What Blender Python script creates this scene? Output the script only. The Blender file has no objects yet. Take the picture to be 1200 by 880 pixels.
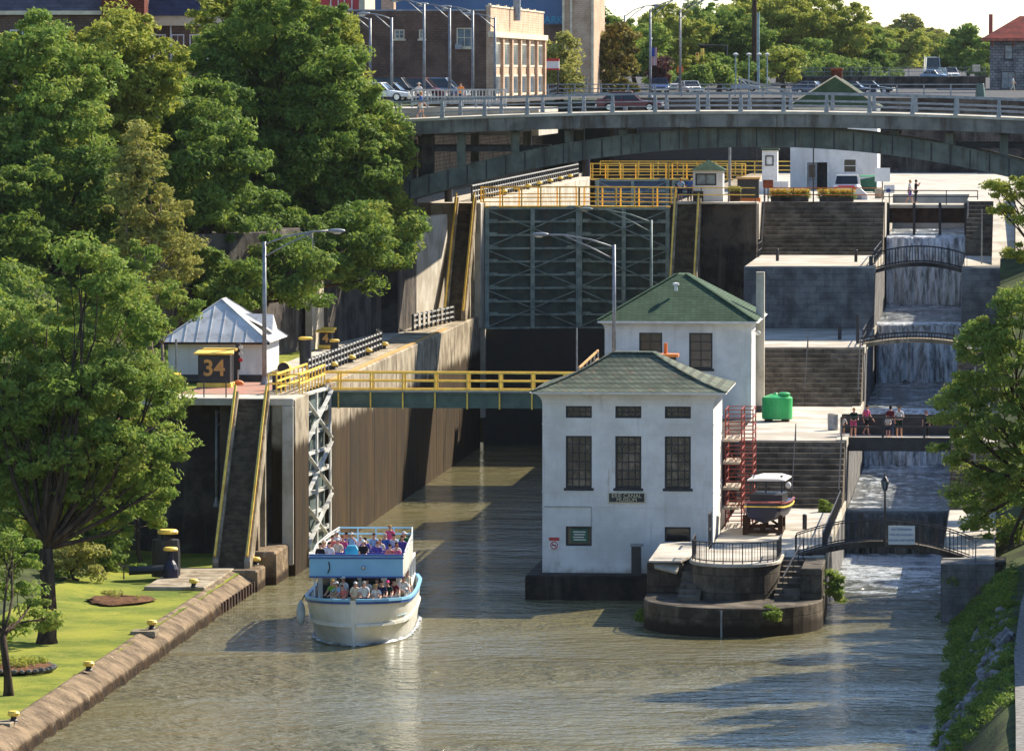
import bpy, bmesh, math, random
import numpy as np
from mathutils import Vector, Matrix

R = math.radians
scene = bpy.context.scene
COL = scene.collection

# ---------------------------------------------------------------- camera
F_PX, CAM_H = 6770.0, 27.0
PITCH = math.atan(355 / F_PX)
YAW = math.atan(590 / F_PX * math.cos(PITCH))
cam_data = bpy.data.cameras.new('camera')
cam = bpy.data.objects.new('camera', cam_data)
COL.objects.link(cam)
cam.location = (0, 0, CAM_H)
cam.rotation_euler = (R(90) - PITCH, 0, YAW)
cam_data.sensor_fit = 'HORIZONTAL'
cam_data.sensor_width = 36.0
cam_data.lens = F_PX / 1200 * 36.0
cam_data.clip_start = 1.0
cam_data.clip_end = 12000
scene.camera = cam

# ---------------------------------------------------------------- sky and sun
SUN_TO = Vector((0.86, 1.06, 1.0)).normalized()
SUN_EL = math.asin(SUN_TO.z)
SUN_AZ = math.atan2(SUN_TO.x, SUN_TO.y)
world = bpy.data.worlds.new('World')
scene.world = world
world.use_nodes = True
wn, wl = world.node_tree.nodes, world.node_tree.links
sky_node = wn.new('ShaderNodeTexSky')
sky_node.sky_type = 'NISHITA'
sky_node.sun_disc = False
sky_node.sun_elevation = SUN_EL
sky_node.sun_rotation = SUN_AZ
sky_node.altitude = 100
sky_node.air_density = 1.0
sky_node.dust_density = 0.4
sky_node.ozone_density = 4.0
wl.new(sky_node.outputs[0], wn['Background'].inputs[0])
wn['Background'].inputs[1].default_value = 0.11
sun_data = bpy.data.lights.new('sun', 'SUN')
sun_data.energy = 5.0
sun_data.angle = R(0.5)
sun_data.color = (1.0, 0.90, 0.74)
sun = bpy.data.objects.new('sun', sun_data)
COL.objects.link(sun)
sun.rotation_euler = (-SUN_TO).to_track_quat('-Z', 'Y').to_euler()

scene.view_settings.view_transform = 'Standard'
scene.view_settings.look = 'None'
scene.view_settings.gamma = 1
scene.view_settings.exposure = 1.1
scene.view_settings.use_curve_mapping = False
scene.render.engine = 'CYCLES'
scene.cycles.max_bounces = 6
scene.cycles.diffuse_bounces = 3
scene.cycles.glossy_bounces = 3
scene.cycles.transmission_bounces = 4
scene.cycles.volume_bounces = 0
scene.cycles.transparent_max_bounces = 4
scene.cycles.use_denoising = True

# ---------------------------------------------------------------- photo measuring helpers
_s, _c = math.sin, math.cos
_f = Vector((-_s(YAW) * _c(PITCH), _c(YAW) * _c(PITCH), -_s(PITCH)))
_r = Vector((_c(YAW), _s(YAW), 0))
_u = Vector((-_s(YAW) * _s(PITCH), _c(YAW) * _s(PITCH), _c(PITCH)))
def _ray(x, y):
    return _f + _r * ((x - 600) / F_PX) - _u * ((y - 440) / F_PX)
def at(x, y, Y):
    d = _ray(x, y); k = Y / d.y
    return Vector((d.x * k, Y, CAM_H + d.z * k))
def az(x, y, z):
    d = _ray(x, y); k = (z - CAM_H) / d.z
    return Vector((d.x * k, d.y * k, z))

# ---------------------------------------------------------------- mesh helpers
class MB:
    def __init__(self):
        self.v, self.f, self.mi = [], [], []
    def add(self, vs, fs, m=0):
        n = len(self.v)
        self.v += [tuple(p) for p in vs]
        self.f += [tuple(i + n for i in f) for f in fs]
        self.mi += [m] * len(fs)
        return self
    def box(self, x0, x1, y0, y1, z0, z1, m=0):
        x0, x1 = min(x0, x1), max(x0, x1); y0, y1 = min(y0, y1), max(y0, y1); z0, z1 = min(z0, z1), max(z0, z1)
        vs = [(x0, y0, z0), (x1, y0, z0), (x1, y1, z0), (x0, y1, z0), (x0, y0, z1), (x1, y0, z1), (x1, y1, z1), (x0, y1, z1)]
        return self.add(vs, [(3, 2, 1, 0), (4, 5, 6, 7), (0, 1, 5, 4), (1, 2, 6, 5), (2, 3, 7, 6), (3, 0, 4, 7)], m)
    def bar(self, p, q, w, h=None, m=0, up=(0, 0, 1)):
        h = w if h is None else h
        p, q = Vector(p), Vector(q)
        d = (q - p).normalized(); up = Vector(up)
        if abs(d.dot(up)) > 0.98: up = Vector((0, 1, 0))
        s = d.cross(up).normalized(); u = s.cross(d)
        s *= w / 2; u *= h / 2
        vs = [p - s - u, p + s - u, p + s + u, p - s + u, q - s - u, q + s - u, q + s + u, q - s + u]
        return self.add(vs, [(0, 1, 2, 3), (7, 6, 5, 4), (4, 5, 1, 0), (5, 6, 2, 1), (6, 7, 3, 2), (7, 4, 0, 3)], m)
    def tube(self, pts, r, n=8, m=0, cap=True):
        pts = [Vector(p) for p in pts]
        rs = r if isinstance(r, (list, tuple)) else [r] * len(pts)
        vs, fs = [], []
        prev = None
        for i, p in enumerate(pts):
            d = (pts[min(i + 1, len(pts) - 1)] - pts[max(i - 1, 0)]).normalized()
            if prev is None:
                a = Vector((1, 0, 0)) if abs(d.x) < 0.8 else Vector((0, 1, 0))
                a = (a - d * a.dot(d)).normalized()
            else:
                a = (prev - d * prev.dot(d)).normalized()
            prev = a; b = d.cross(a)
            for k in range(n):
                t = 2 * math.pi * k / n
                vs.append(p + (a * math.cos(t) + b * math.sin(t)) * rs[i])
        for i in range(len(pts) - 1):
            for k in range(n):
                k2 = (k + 1) % n
                fs.append((i * n + k, i * n + k2, (i + 1) * n + k2, (i + 1) * n + k))
        if cap:
            fs.append(tuple(range(n - 1, -1, -1)))
            fs.append(tuple((len(pts) - 1) * n + k for k in range(n)))
        return self.add(vs, fs, m)
    def lathe(self, prof, c=(0, 0, 0), n=16, m=0, a0=0.0, a1=None):
        c = Vector(c); full = a1 is None
        a1 = 2 * math.pi if full else a1
        cnt = n if full else n + 1
        vs, fs = [], []
        for (r, z) in prof:
            for k in range(cnt):
                t = a0 + (a1 - a0) * k / n
                vs.append(c + Vector((r * math.cos(t), r * math.sin(t), z)))
        for i in range(len(prof) - 1):
            for k in range(n):
                k2 = (k + 1) % cnt
                fs.append((i * cnt + k, i * cnt + k2, (i + 1) * cnt + k2, (i + 1) * cnt + k))
        if full:
            fs.append(tuple(range(n - 1, -1, -1)))
            fs.append(tuple((len(prof) - 1) * cnt + k for k in range(n)))
        return self.add(vs, fs, m)
    def ell(self, c, rad, nu=12, nv=7, m=0, rot=None, v0=-0.5, v1=0.5):
        c = Vector(c); vs, fs = [], []
        for j in range(nv + 1):
            ph = math.pi * (v0 + (v1 - v0) * j / nv)
            for k in range(nu):
                t = 2 * math.pi * k / nu
                p = Vector((rad[0] * math.cos(ph) * math.cos(t), rad[1] * math.cos(ph) * math.sin(t), rad[2] * math.sin(ph)))
                if rot is not None: p = rot @ p
                vs.append(c + p)
        for j in range(nv):
            for k in range(nu):
                k2 = (k + 1) % nu
                fs.append((j * nu + k, j * nu + k2, (j + 1) * nu + k2, (j + 1) * nu + k))
        return self.add(vs, fs, m)
    def prism(self, pts, d, m=0):
        """closed polygon (3-D points) pushed along d"""
        pts = [Vector(p) for p in pts]; d = Vector(d); n = len(pts)
        vs = pts + [p + d for p in pts]
        fs = [tuple(range(n - 1, -1, -1)), tuple(range(n, 2 * n))]
        fs += [(k, (k + 1) % n, (k + 1) % n + n, k + n) for k in range(n)]
        return self.add(vs, fs, m)
    def strip(self, a, b, m=0):
        """sheet between two polylines"""
        n = len(a)
        return self.add(list(a) + list(b), [(k, k + 1, n + k + 1, n + k) for k in range(n - 1)], m)
    def loft(self, rings, m=0, closed=True, cap=True):
        n = len(rings[0]); vs = [p for r_ in rings for p in r_]; fs = []
        for i in range(len(rings) - 1):
            for k in range(n if closed else n - 1):
                k2 = (k + 1) % n
                fs.append((i * n + k, i * n + k2, (i + 1) * n + k2, (i + 1) * n + k))
        if cap and closed:
            fs.append(tuple(range(n - 1, -1, -1))); fs.append(tuple((len(rings) - 1) * n + k for k in range(n)))
        return self.add(vs, fs, m)
    def build(self, name, mats, parent=None, origin=None, smooth=False, bevel=0.0, fix=True):
        me = bpy.data.meshes.new(name)
        o = bpy.data.objects.new(name, me)
        COL.objects.link(o)
        if parent is not None:
            off = wloc(parent); o.parent = parent
        else:
            off = Vector(origin) if origin is not None else base_of(self.v)
            o.location = off
        me.from_pydata([(x - off.x, y - off.y, z - off.z) for x, y, z in self.v], [], self.f)
        if not isinstance(mats, (list, tuple)): mats = [mats]
        for m in mats: me.materials.append(m)
        if any(self.mi): me.polygons.foreach_set('material_index', self.mi)
        if fix:
            bm = bmesh.new(); bm.from_mesh(me)
            bmesh.ops.recalc_face_normals(bm, faces=bm.faces)
            bm.to_mesh(me); bm.free()
        if smooth:
            me.polygons.foreach_set('use_smooth', [True] * len(me.polygons))
        if bevel:
            md = o.modifiers.new('bevel', 'BEVEL'); md.width = bevel; md.segments = 1; md.limit_method = 'ANGLE'; md.angle_limit = R(40)
        me.update()
        return o

def base_of(vs):
    xs, ys, zs = zip(*vs)
    return Vector(((min(xs) + max(xs)) / 2, (min(ys) + max(ys)) / 2, min(zs)))
def wloc(o):
    p = Vector(o.location)
    while o.parent is not None:
        o = o.parent; p = p + Vector(o.location)
    return p
def tag(o, label=None, cat=None, group=None, kind=None):
    if label: o['label'] = label
    if cat: o['category'] = cat
    if group: o['group'] = group
    if kind: o['kind'] = kind
    return o
def thing(name, loc, label, cat, group=None):
    o = bpy.data.objects.new(name, None)
    o.empty_display_size = 0.2
    COL.objects.link(o); o.location = loc
    return tag(o, label, cat, group)
KIDS = {}
def copy_tree(o, loc=None, parent=None, label=None, rotz=None):
    c = o.copy(); COL.objects.link(c)
    if parent is not None: c.parent = parent
    if loc is not None: c.location = loc
    if rotz is not None: c.rotation_euler.z = rotz
    if label: c['label'] = label
    for ch in list(o.children): copy_tree(ch, None, c)
    return c
def struct(o, label=None):
    o['kind'] = 'structure'
    if label: o['label'] = label
    return o
def np_mesh(name, verts, faces4, mats, parent=None, origin=None, attr=None, smooth=False):
    """big mesh of quads from numpy arrays"""
    me = bpy.data.meshes.new(name)
    o = bpy.data.objects.new(name, me); COL.objects.link(o)
    if parent is not None:
        off = np.array(wloc(parent)); o.parent = parent
    else:
        off = np.array(origin if origin is not None else (0, 0, 0), float); o.location = tuple(off)
    nv, nf = len(verts), len(faces4)
    me.vertices.add(nv); me.vertices.foreach_set('co', (verts - off).astype(np.float32).ravel())
    me.loops.add(nf * 4); me.loops.foreach_set('vertex_index', faces4.astype(np.int32).ravel())
    me.polygons.add(nf); me.polygons.foreach_set('loop_start', np.arange(0, nf * 4, 4, dtype=np.int32))
    me.polygons.foreach_set('loop_total', np.full(nf, 4, dtype=np.int32))
    if smooth: me.polygons.foreach_set('use_smooth', np.ones(nf, dtype=bool))
    if attr is not None:
        a = me.attributes.new('tint', 'FLOAT', 'POINT'); a.data.foreach_set('value', attr.astype(np.float32))
    for m in (mats if isinstance(mats, (list, tuple)) else [mats]): me.materials.append(m)
    me.update(calc_edges=True)
    return o

# ---------------------------------------------------------------- materials
def lin(r, g, b):
    def k(c):
        c /= 255.0
        return c / 12.92 if c <= 0.04045 else ((c + 0.055) / 1.055) ** 2.4
    return (k(r), k(g), k(b), 1)
class N:
    """small node-tree writer"""
    def __init__(self, name):
        self.m = bpy.data.materials.new(name); self.m.use_nodes = True
        self.t = self.m.node_tree; self.p = self.t.nodes['Principled BSDF']
        self._pos = None
    def n(self, kind, **kw):
        nd = self.t.nodes.new(kind)
        for k, v in kw.items(): setattr(nd, k, v)
        return nd
    def l(self, a, b): self.t.links.new(a, b)
    @property
    def pos(self):
        if self._pos is None: self._pos = self.n('ShaderNodeNewGeometry').outputs['Position']
        return self._pos
    def mapped(self, scale=(1, 1, 1), src=None):
        mp = self.n('ShaderNodeMapping'); mp.inputs['Scale'].default_value = scale
        self.l(src or self.pos, mp.inputs['Vector']); return mp.outputs[0]
    def noise(self, scale, detail=4, rough=0.55, stretch=(1, 1, 1), src=None):
        nz = self.n('ShaderNodeTexNoise'); nz.inputs['Scale'].default_value = scale
        nz.inputs['Detail'].default_value = detail; nz.inputs['Roughness'].default_value = rough
        self.l(self.mapped(stretch, src), nz.inputs['Vector']); return nz.outputs['Fac']
    def ramp(self, fac, a, b):
        rp = self.n('ShaderNodeMapRange'); rp.inputs['From Min'].default_value = a; rp.inputs['From Max'].default_value = b
        rp.interpolation_type = 'SMOOTHSTEP'
        self.l(fac, rp.inputs['Value']); return rp.outputs[0]
    def mix(self, fac, a, b, mode='MIX'):
        mx = self.n('ShaderNodeMix', data_type='RGBA', blend_type=mode)
        for s, v in ((0, fac), (6, a), (7, b)):
            if isinstance(v, (int, float)): mx.inputs[s].default_value = v
            elif isinstance(v, tuple): mx.inputs[s].default_value = v
            else: self.l(v, mx.inputs[s])
        return mx.outputs[2]
    def math(self, op, a, b=0.0):
        mt = self.n('ShaderNodeMath', operation=op)
        for i, v in enumerate((a, b)):
            if isinstance(v, (int, float)): mt.inputs[i].default_value = v
            else: self.l(v, mt.inputs[i])
        return mt.outputs[0]
    def bump(self, h, strength=0.3, dist=0.05):
        b = self.n('ShaderNodeBump'); b.inputs['Strength'].default_value = strength; b.inputs['Distance'].default_value = dist
        self.l(h, b.inputs['Height']); self.l(b.outputs[0], self.p.inputs['Normal'])
    def col(self, c):
        if isinstance(c, tuple): self.p.inputs['Base Color'].default_value = c
        else: self.l(c, self.p.inputs['Base Color'])
    def set(self, rough=0.8, metal=0.0, spec=None):
        self.p.inputs['Roughness'].default_value = rough; self.p.inputs['Metallic'].default_value = metal
        if spec is None and rough >= 0.7 and metal == 0: spec = 0.12
        if spec is not None: self.p.inputs['Specular IOR Level'].default_value = spec
        return self.m
def mat(name, c1, c2=None, scale=1.5, rough=0.8, metal=0.0, stretch=(1, 1, 1), lo=0.38, hi=0.62, streak=None, bump=0.0, bscale=6.0, spec=None, grain=0.0):
    """weathered surface: two tones in noise, optional vertical streaks of a third, optional grain"""
    q = N(name)
    c2 = c2 or tuple(x * 0.78 for x in c1[:3]) + (1,)
    c = q.mix(q.ramp(q.noise(scale, 5, 0.6, stretch), lo, hi), c1, c2)
    if streak:
        sc, amt = streak[0], streak[1]; dens = streak[2] if len(streak) > 2 else 1.6
        s = q.ramp(q.noise(dens, 5, 0.65, (1, 1, 0.10)), 0.50, 0.66)
        c = q.mix(q.math('MULTIPLY', s, amt), c, sc)
    if grain:
        g = q.ramp(q.noise(22, 2, 0.7), 0.3, 0.7)
        c = q.mix(grain, c, q.mix(g, (0.5, 0.5, 0.5, 1), (1.0, 1.0, 1.0, 1)), 'MULTIPLY')
    q.col(c)
    if bump: q.bump(q.noise(bscale, 5, 0.6), bump, 0.08)
    return q.set(rough, metal, spec)
def course(q, sx, sz, mortar=0.02, src=None):
    """brick-course mask on upright walls of any heading, in metres"""
    sp = q.n('ShaderNodeSeparateXYZ'); q.l(q.pos, sp.inputs[0])
    cb = q.n('ShaderNodeCombineXYZ'); q.l(q.math('ADD', sp.outputs[0], sp.outputs[1]), cb.inputs[0]); q.l(sp.outputs[2], cb.inputs[1])
    br = q.n('ShaderNodeTexBrick'); br.inputs['Scale'].default_value = 1.0
    br.inputs['Brick Width'].default_value = sx; br.inputs['Row Height'].default_value = sz; br.inputs['Mortar Size'].default_value = mortar
    br.inputs['Color1'].default_value = (0.72, 0.72, 0.72, 1); br.inputs['Color2'].default_value = (1, 1, 1, 1); br.inputs['Mortar'].default_value = (0.35, 0.35, 0.35, 1)
    br.inputs['Mortar Smooth'].default_value = 0.3
    q.l(cb.outputs[0], br.inputs['Vector']); return br
def ashlar(name, c1, c2, sx, sz, mortar=0.02, rough=0.85, streak=None, bump=0.6, amt=1.0, scale=0.8, wet=False):
    q = N(name)
    c = q.mix(q.ramp(q.noise(scale, 5, 0.6), 0.35, 0.65), c1, c2)
    br = course(q, sx, sz, mortar)
    c = q.mix(amt, c, br.outputs['Color'], 'MULTIPLY')
    if streak:
        s = q.ramp(q.noise(1.3, 5, 0.65, (1, 1, 0.12)), 0.48, 0.66)
        c = q.mix(q.math('MULTIPLY', s, streak[1]), c, streak[0])
    if wet:
        sp2 = q.n('ShaderNodeSeparateXYZ'); q.l(q.pos, sp2.inputs[0])
        lv = q.math('ADD', sp2.outputs[2], q.math('MULTIPLY', q.noise(1.2, 4), 0.7))
        c = q.mix(q.ramp(lv, 0.75, 1.15), lin(44, 36, 28), c)
    q.col(c)
    q.bump(q.math('SUBTRACT', q.noise(9, 4), q.math('MULTIPLY', br.outputs['Fac'], 1.5)), bump, 0.03)
    return q.set(rough)

M = {}
M['concrete'] = mat('old_concrete', lin(178, 165, 142), lin(132, 118, 96), 0.7, 0.9, streak=(lin(84, 74, 60), 0.6), bump=0.4, grain=0.5)
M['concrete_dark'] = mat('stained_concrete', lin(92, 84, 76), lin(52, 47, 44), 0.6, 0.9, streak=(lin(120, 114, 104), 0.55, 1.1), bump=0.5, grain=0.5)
M['concrete_pale'] = mat('pale_concrete', lin(206, 198, 182), lin(176, 166, 148), 0.5, 0.9, streak=(lin(140, 128, 110), 0.3), bump=0.25, grain=0.4)
M['platform'] = mat('platform_paving', lin(206, 198, 184), lin(172, 163, 148), 0.35, 0.9, bump=0.25, grain=0.5)
M['ashlar'] = ashlar('grey_ashlar', lin(132, 130, 128), lin(98, 96, 96), 1.1, 0.42, 0.02, amt=0.45, streak=(lin(66, 62, 58), 0.4))
M['ashlar_bow'] = ashlar('weathered_ashlar', lin(112, 103, 90), lin(64, 57, 49), 1.5, 0.85, 0.03, streak=(lin(58, 50, 42), 0.6), wet=True, amt=0.7)
M['stair_stone'] = ashlar('stair_stone', lin(128, 118, 104), lin(88, 80, 70), 2.4, 5.0, 0.02, scale=1.2)
M['white_wall'] = mat('white_stucco', lin(226, 224, 220), lin(208, 206, 202), 0.6, 0.85, streak=(lin(176, 172, 164), 0.3), bump=0.15)
q = N('museum_stucco')
c = q.mix(q.ramp(q.noise(0.5, 5, 0.65), 0.35, 0.65), lin(230, 228, 224), lin(210, 207, 201))
st_ = q.math('MULTIPLY', q.ramp(q.noise(1.5, 5, 0.65, (1, 1, 0.09)), 0.54, 0.68), 0.40)
c = q.mix(st_, c, lin(170, 160, 144))
rs_ = q.math('MULTIPLY', q.ramp(q.noise(0.9, 6, 0.75, (1, 1, 0.2)), 0.62, 0.72), 0.45)
c = q.mix(rs_, c, lin(168, 132, 100))
sp = q.n('ShaderNodeSeparateXYZ'); q.l(q.pos, sp.inputs[0])
lv = q.math('ADD', sp.outputs[2], q.math('MULTIPLY', q.noise(1.0, 5, 0.7), -1.6))
c = q.mix(q.ramp(lv, 0.1, 0.95), lin(150, 140, 124), c)
brk = course(q, 0.8, 0.4, 0.012); c = q.mix(0.10, c, brk.outputs['Color'], 'MULTIPLY')
q.col(c); q.bump(q.noise(5, 5, 0.7), 0.3, 0.05); M['museum_wall'] = q.set(0.85)
M['plinth'] = mat('damp_black_plinth', lin(58, 52, 46), lin(36, 32, 29), 0.8, 0.75, streak=(lin(92, 84, 74), 0.4, 1.2), bump=0.5)
M['white'] = mat('white_paint', lin(228, 226, 222), lin(210, 208, 204), 2.0, 0.55)
M['yellow'] = mat('yellow_paint', lin(255, 216, 90), lin(238, 190, 76), 2.5, 0.55)
M['yellow_pale'] = mat('faded_yellow_paint', lin(210, 160, 82), lin(178, 138, 84), 2.0, 0.6)
M['black'] = mat('black_paint', lin(38, 38, 42), lin(28, 28, 32), 3, 0.5)
M['iron'] = mat('dark_iron', lin(50, 50, 54), lin(36, 35, 37), 3, 0.55)
M['galv'] = mat('galvanised_steel', lin(150, 152, 154), lin(126, 128, 132), 3, 0.5, 0.3)
M['rail_grey'] = mat('grey_rail_paint', lin(176, 176, 172), lin(150, 150, 148), 3, 0.6)
M['gate_green'] = mat('gate_green_steel', lin(76, 96, 92), lin(52, 70, 68), 1.2, 0.6, streak=(lin(86, 74, 56), 0.5))
M['gate_frame'] = mat('gate_frame_steel', lin(160, 180, 178), lin(124, 146, 146), 1.5, 0.6, streak=(lin(96, 86, 66), 0.4))
M['girder'] = mat('green_girder_paint', lin(84, 106, 92), lin(66, 88, 78), 0.8, 0.55)
M['gate_white'] = mat('white_gate_steel', lin(214, 214, 208), lin(176, 176, 168), 1.2, 0.6, streak=(lin(140, 118, 88), 0.4))
M['bridge'] = mat('bridge_paint', lin(116, 120, 110), lin(90, 95, 88), 0.5, 0.75, streak=(lin(80, 62, 48), 0.6, 2.2), bump=0.15)
M['bridge_concrete'] = mat('bridge_fascia', lin(134, 131, 122), lin(104, 102, 96), 0.6, 0.85, streak=(lin(78, 64, 52), 0.7, 1.8), bump=0.2)
M['asphalt'] = mat('asphalt', (0.055, 0.055, 0.058, 1), (0.075, 0.073, 0.07, 1), 0.4, 0.9, bump=0.2)
M['sidewalk'] = mat('sidewalk', lin(190, 182, 168), lin(164, 156, 144), 0.5, 0.9)
M['glass'] = mat('dark_window_glass', lin(30, 32, 36), lin(46, 48, 50), 1.5, 0.08)
M['glass_pale'] = mat('pale_window_glass', lin(120, 136, 146), lin(90, 104, 116), 1.5, 0.08)
M['glass_mus'] = mat('reflection_toned_glass', lin(34, 34, 36), lin(116, 104, 94), 1.1, 0.15, lo=0.45, hi=0.7)  # tan patches in the colour stand in for reflections
M['black_frame'] = mat('dark_window_frame', lin(40, 40, 44), lin(30, 30, 32), 3, 0.6)
M['brick_dark'] = ashlar('brown_and_shaded_brick', lin(122, 98, 84), lin(98, 78, 68), 0.5, 0.2, 0.02, amt=0.5)
M['brick_tan'] = ashlar('tan_brick', lin(212, 182, 154), lin(190, 156, 128), 0.5, 0.2, 0.02, amt=0.4)
M['brick_red'] = ashlar('red_brick', lin(126, 62, 46), lin(98, 50, 40), 0.5, 0.2, 0.02, amt=0.6)
M['brick_rust'] = mat('rust_brick', lin(166, 92, 62), lin(130, 70, 50), 3, 0.85)
M['cream'] = mat('cream_stone', lin(222, 206, 178), lin(200, 184, 158), 1.5, 0.8)
M['blue_clad'] = mat('blue_cladding', lin(82, 110, 146), lin(66, 94, 130), 0.15, 0.6)
M['cyan'] = mat('cyan_letters', lin(60, 170, 200), lin(50, 150, 180), 1, 0.5)
M['slate'] = ashlar('slate_roof', lin(104, 98, 108), lin(82, 78, 88), 0.6, 0.3, 0.02, amt=0.5)
M['slate_blue'] = ashlar('blue_slate_roof', lin(72, 76, 98), lin(56, 60, 80), 0.6, 0.3, 0.02, amt=0.5)
M['red_tile'] = ashlar('red_tile_roof', lin(142, 62, 52), lin(106, 48, 44), 0.5, 0.3, 0.03, amt=0.6)
M['copper'] = mat('rusty_eave', lin(190, 96, 70), lin(150, 76, 58), 2, 0.6)
M['stone_house'] = ashlar('field_stone', lin(160, 152, 148), lin(112, 106, 108), 0.7, 0.35, 0.04, amt=0.9)
M['mulch'] = mat('mulch', lin(120, 84, 56), lin(88, 60, 40), 4, 0.95, bump=0.8, bscale=14)
M['rust'] = mat('red_lead_steel', lin(158, 66, 50), lin(128, 54, 42), 3, 0.6)
M['plank'] = mat('scaffold_plank', lin(206, 188, 166), lin(176, 158, 136), 2, 0.8)
M['green_tank'] = mat('bright_green_plastic', lin(62, 190, 104), lin(50, 172, 92), 1.0, 0.4)
M['hull_white'] = mat('boat_white_paint', lin(228, 226, 218), lin(214, 212, 200), 0.8, 0.35, streak=(lin(190, 180, 156), 0.4))
M['boat_blue'] = mat('boat_blue_paint', lin(140, 196, 226), lin(130, 186, 218), 0.8, 0.4)
M['boat_navy'] = mat('boat_trim_blue', lin(52, 92, 164), lin(46, 82, 150), 1, 0.4)
M['boat_violet'] = mat('violet_deck_paint', lin(70, 66, 160), lin(60, 56, 140), 1, 0.6)
M['navy'] = mat('navy_hull_paint', lin(26, 28, 60), lin(20, 22, 46), 1, 0.45)
M['wood'] = mat('varnished_wood', lin(150, 72, 62), lin(122, 56, 48), 3, 0.45)
M['timber'] = mat('dark_timber', lin(74, 54, 42), lin(54, 40, 32), 2, 0.85)
M['bark'] = mat('bark', lin(88, 72, 58), lin(58, 46, 38), 3, 0.95, stretch=(1, 1, 0.25), bump=0.8)
M['bark_pale'] = mat('pale_bark', lin(140, 124, 106), lin(110, 96, 82), 3, 0.95, stretch=(1, 1, 0.25), bump=0.8)
M['red'] = mat('red_paint', lin(196, 48, 50), lin(176, 40, 44), 1, 0.45)
M['sign_white'] = mat('sign_white', lin(232, 232, 228), lin(222, 222, 218), 1, 0.6)
M['sign_black'] = mat('sign_black', lin(40, 44, 44), lin(34, 36, 38), 1, 0.6)
M['sign_green'] = mat('sign_green', lin(40, 96, 72), lin(34, 84, 62), 1, 0.6)
M['gold'] = mat('gold_lettering', lin(216, 208, 176), lin(206, 196, 160), 1, 0.5)
M['blue_sign'] = mat('blue_marking', lin(50, 70, 160), lin(46, 62, 146), 1, 0.6)
M['orange'] = mat('orange_paint', lin(222, 124, 44), lin(204, 108, 38), 1, 0.6)
M['rubber'] = mat('rubber', (0.02, 0.02, 0.02, 1), (0.03, 0.03, 0.03, 1), 3, 0.85)
M['chrome'] = mat('bright_metal', lin(190, 192, 196), lin(170, 172, 176), 2, 0.25, 0.8)
M['lens'] = mat('lamp_lens', lin(216, 214, 206), lin(206, 204, 196), 2, 0.2)
M['skin'] = mat('skin', lin(214, 158, 128), lin(198, 140, 110), 6, 0.6)
M['eye'] = mat('eye_dark', lin(40, 30, 26), lin(34, 26, 22), 3, 0.3)
M['straw'] = mat('straw', lin(216, 168, 92), lin(196, 146, 76), 8, 0.9)
M['fender'] = mat('fender_vinyl', lin(196, 200, 196), lin(176, 180, 178), 2, 0.45)

def leaf_mat(name, a, b, c, transl=0.36):
    """three leaf greens picked per leaf, with light passing through"""
    q = N(name)
    at_ = q.n('ShaderNodeAttribute', attribute_name='tint')
    t = at_.outputs['Fac']
    c1 = q.mix(q.ramp(t, 0.0, 0.5), a, b)
    c2 = q.mix(q.ramp(t, 0.5, 1.0), c1, c)
    q.col(c2); q.set(0.75, 0, 0.15)
    tr = q.n('ShaderNodeBsdfTranslucent'); q.l(c2, tr.inputs[0])
    ms = q.n('ShaderNodeMixShader'); ms.inputs[0].default_value = transl
    q.l(q.p.outputs[0], ms.inputs[1]); q.l(tr.outputs[0], ms.inputs[2])
    q.l(ms.outputs[0], q.t.nodes['Material Output'].inputs[0])
    return q.m
M['leaf_dark'] = leaf_mat('dark_leaves', (0.085, 0.144, 0.028, 1), (0.155, 0.237, 0.041, 1), (0.312, 0.362, 0.054, 1))
M['leaf_mid'] = leaf_mat('green_leaves', (0.120, 0.205, 0.035, 1), (0.223, 0.315, 0.054, 1), (0.380, 0.380, 0.076, 1))
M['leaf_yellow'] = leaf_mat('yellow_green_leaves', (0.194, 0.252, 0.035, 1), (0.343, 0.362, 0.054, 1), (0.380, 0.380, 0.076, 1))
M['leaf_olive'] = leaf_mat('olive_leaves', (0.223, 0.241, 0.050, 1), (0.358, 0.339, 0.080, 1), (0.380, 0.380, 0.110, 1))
M['leaf_autumn'] = leaf_mat('autumn_leaves', (0.078, 0.087, 0.025, 1), (0.188, 0.160, 0.035, 1), (0.340, 0.275, 0.049, 1))
M['leaf_red'] = leaf_mat('purple_leaves', (0.060, 0.020, 0.022, 1), (0.090, 0.030, 0.030, 1), (0.120, 0.045, 0.040, 1))
M['leaf_lawn'] = leaf_mat('lawn_blades', (0.13, 0.17, 0.04, 1), (0.18, 0.21, 0.05, 1), (0.23, 0.24, 0.07, 1))
M['petal'] = leaf_mat('yellow_petals', (0.30, 0.28, 0.04, 1), (0.62, 0.42, 0.06, 1), (0.70, 0.50, 0.10, 1))

# lawn
q = N('lawn')
g = q.mix(q.ramp(q.noise(0.22, 5, 0.6), 0.34, 0.66), lin(156, 158, 62), lin(106, 122, 46))
g = q.mix(q.ramp(q.noise(1.6, 6, 0.8), 0.50, 0.72), g, lin(168, 156, 86))
g = q.mix(q.math('MULTIPLY', q.ramp(q.noise(0.5, 5, 0.7), 0.52, 0.66), 0.6), g, lin(84, 106, 40))
g = q.mix(0.6, g, q.mix(q.noise(7, 5, 0.85), (0.30, 0.32, 0.25, 1), (1.25, 1.25, 1.2, 1)), 'MULTIPLY')
q.col(g); q.bump(q.noise(14, 3, 0.8), 0.8, 0.08); M['lawn'] = q.set(0.95, 0, 0.1)
# rough ground under shrubs
M['soil'] = mat('hillside_soil', lin(74, 84, 44), lin(50, 56, 32), 0.5, 0.95, bump=0.6)
M['gravel'] = mat('gravel_path', lin(140, 136, 132), lin(112, 108, 104), 3, 0.95, bump=0.4, bscale=20)
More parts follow.
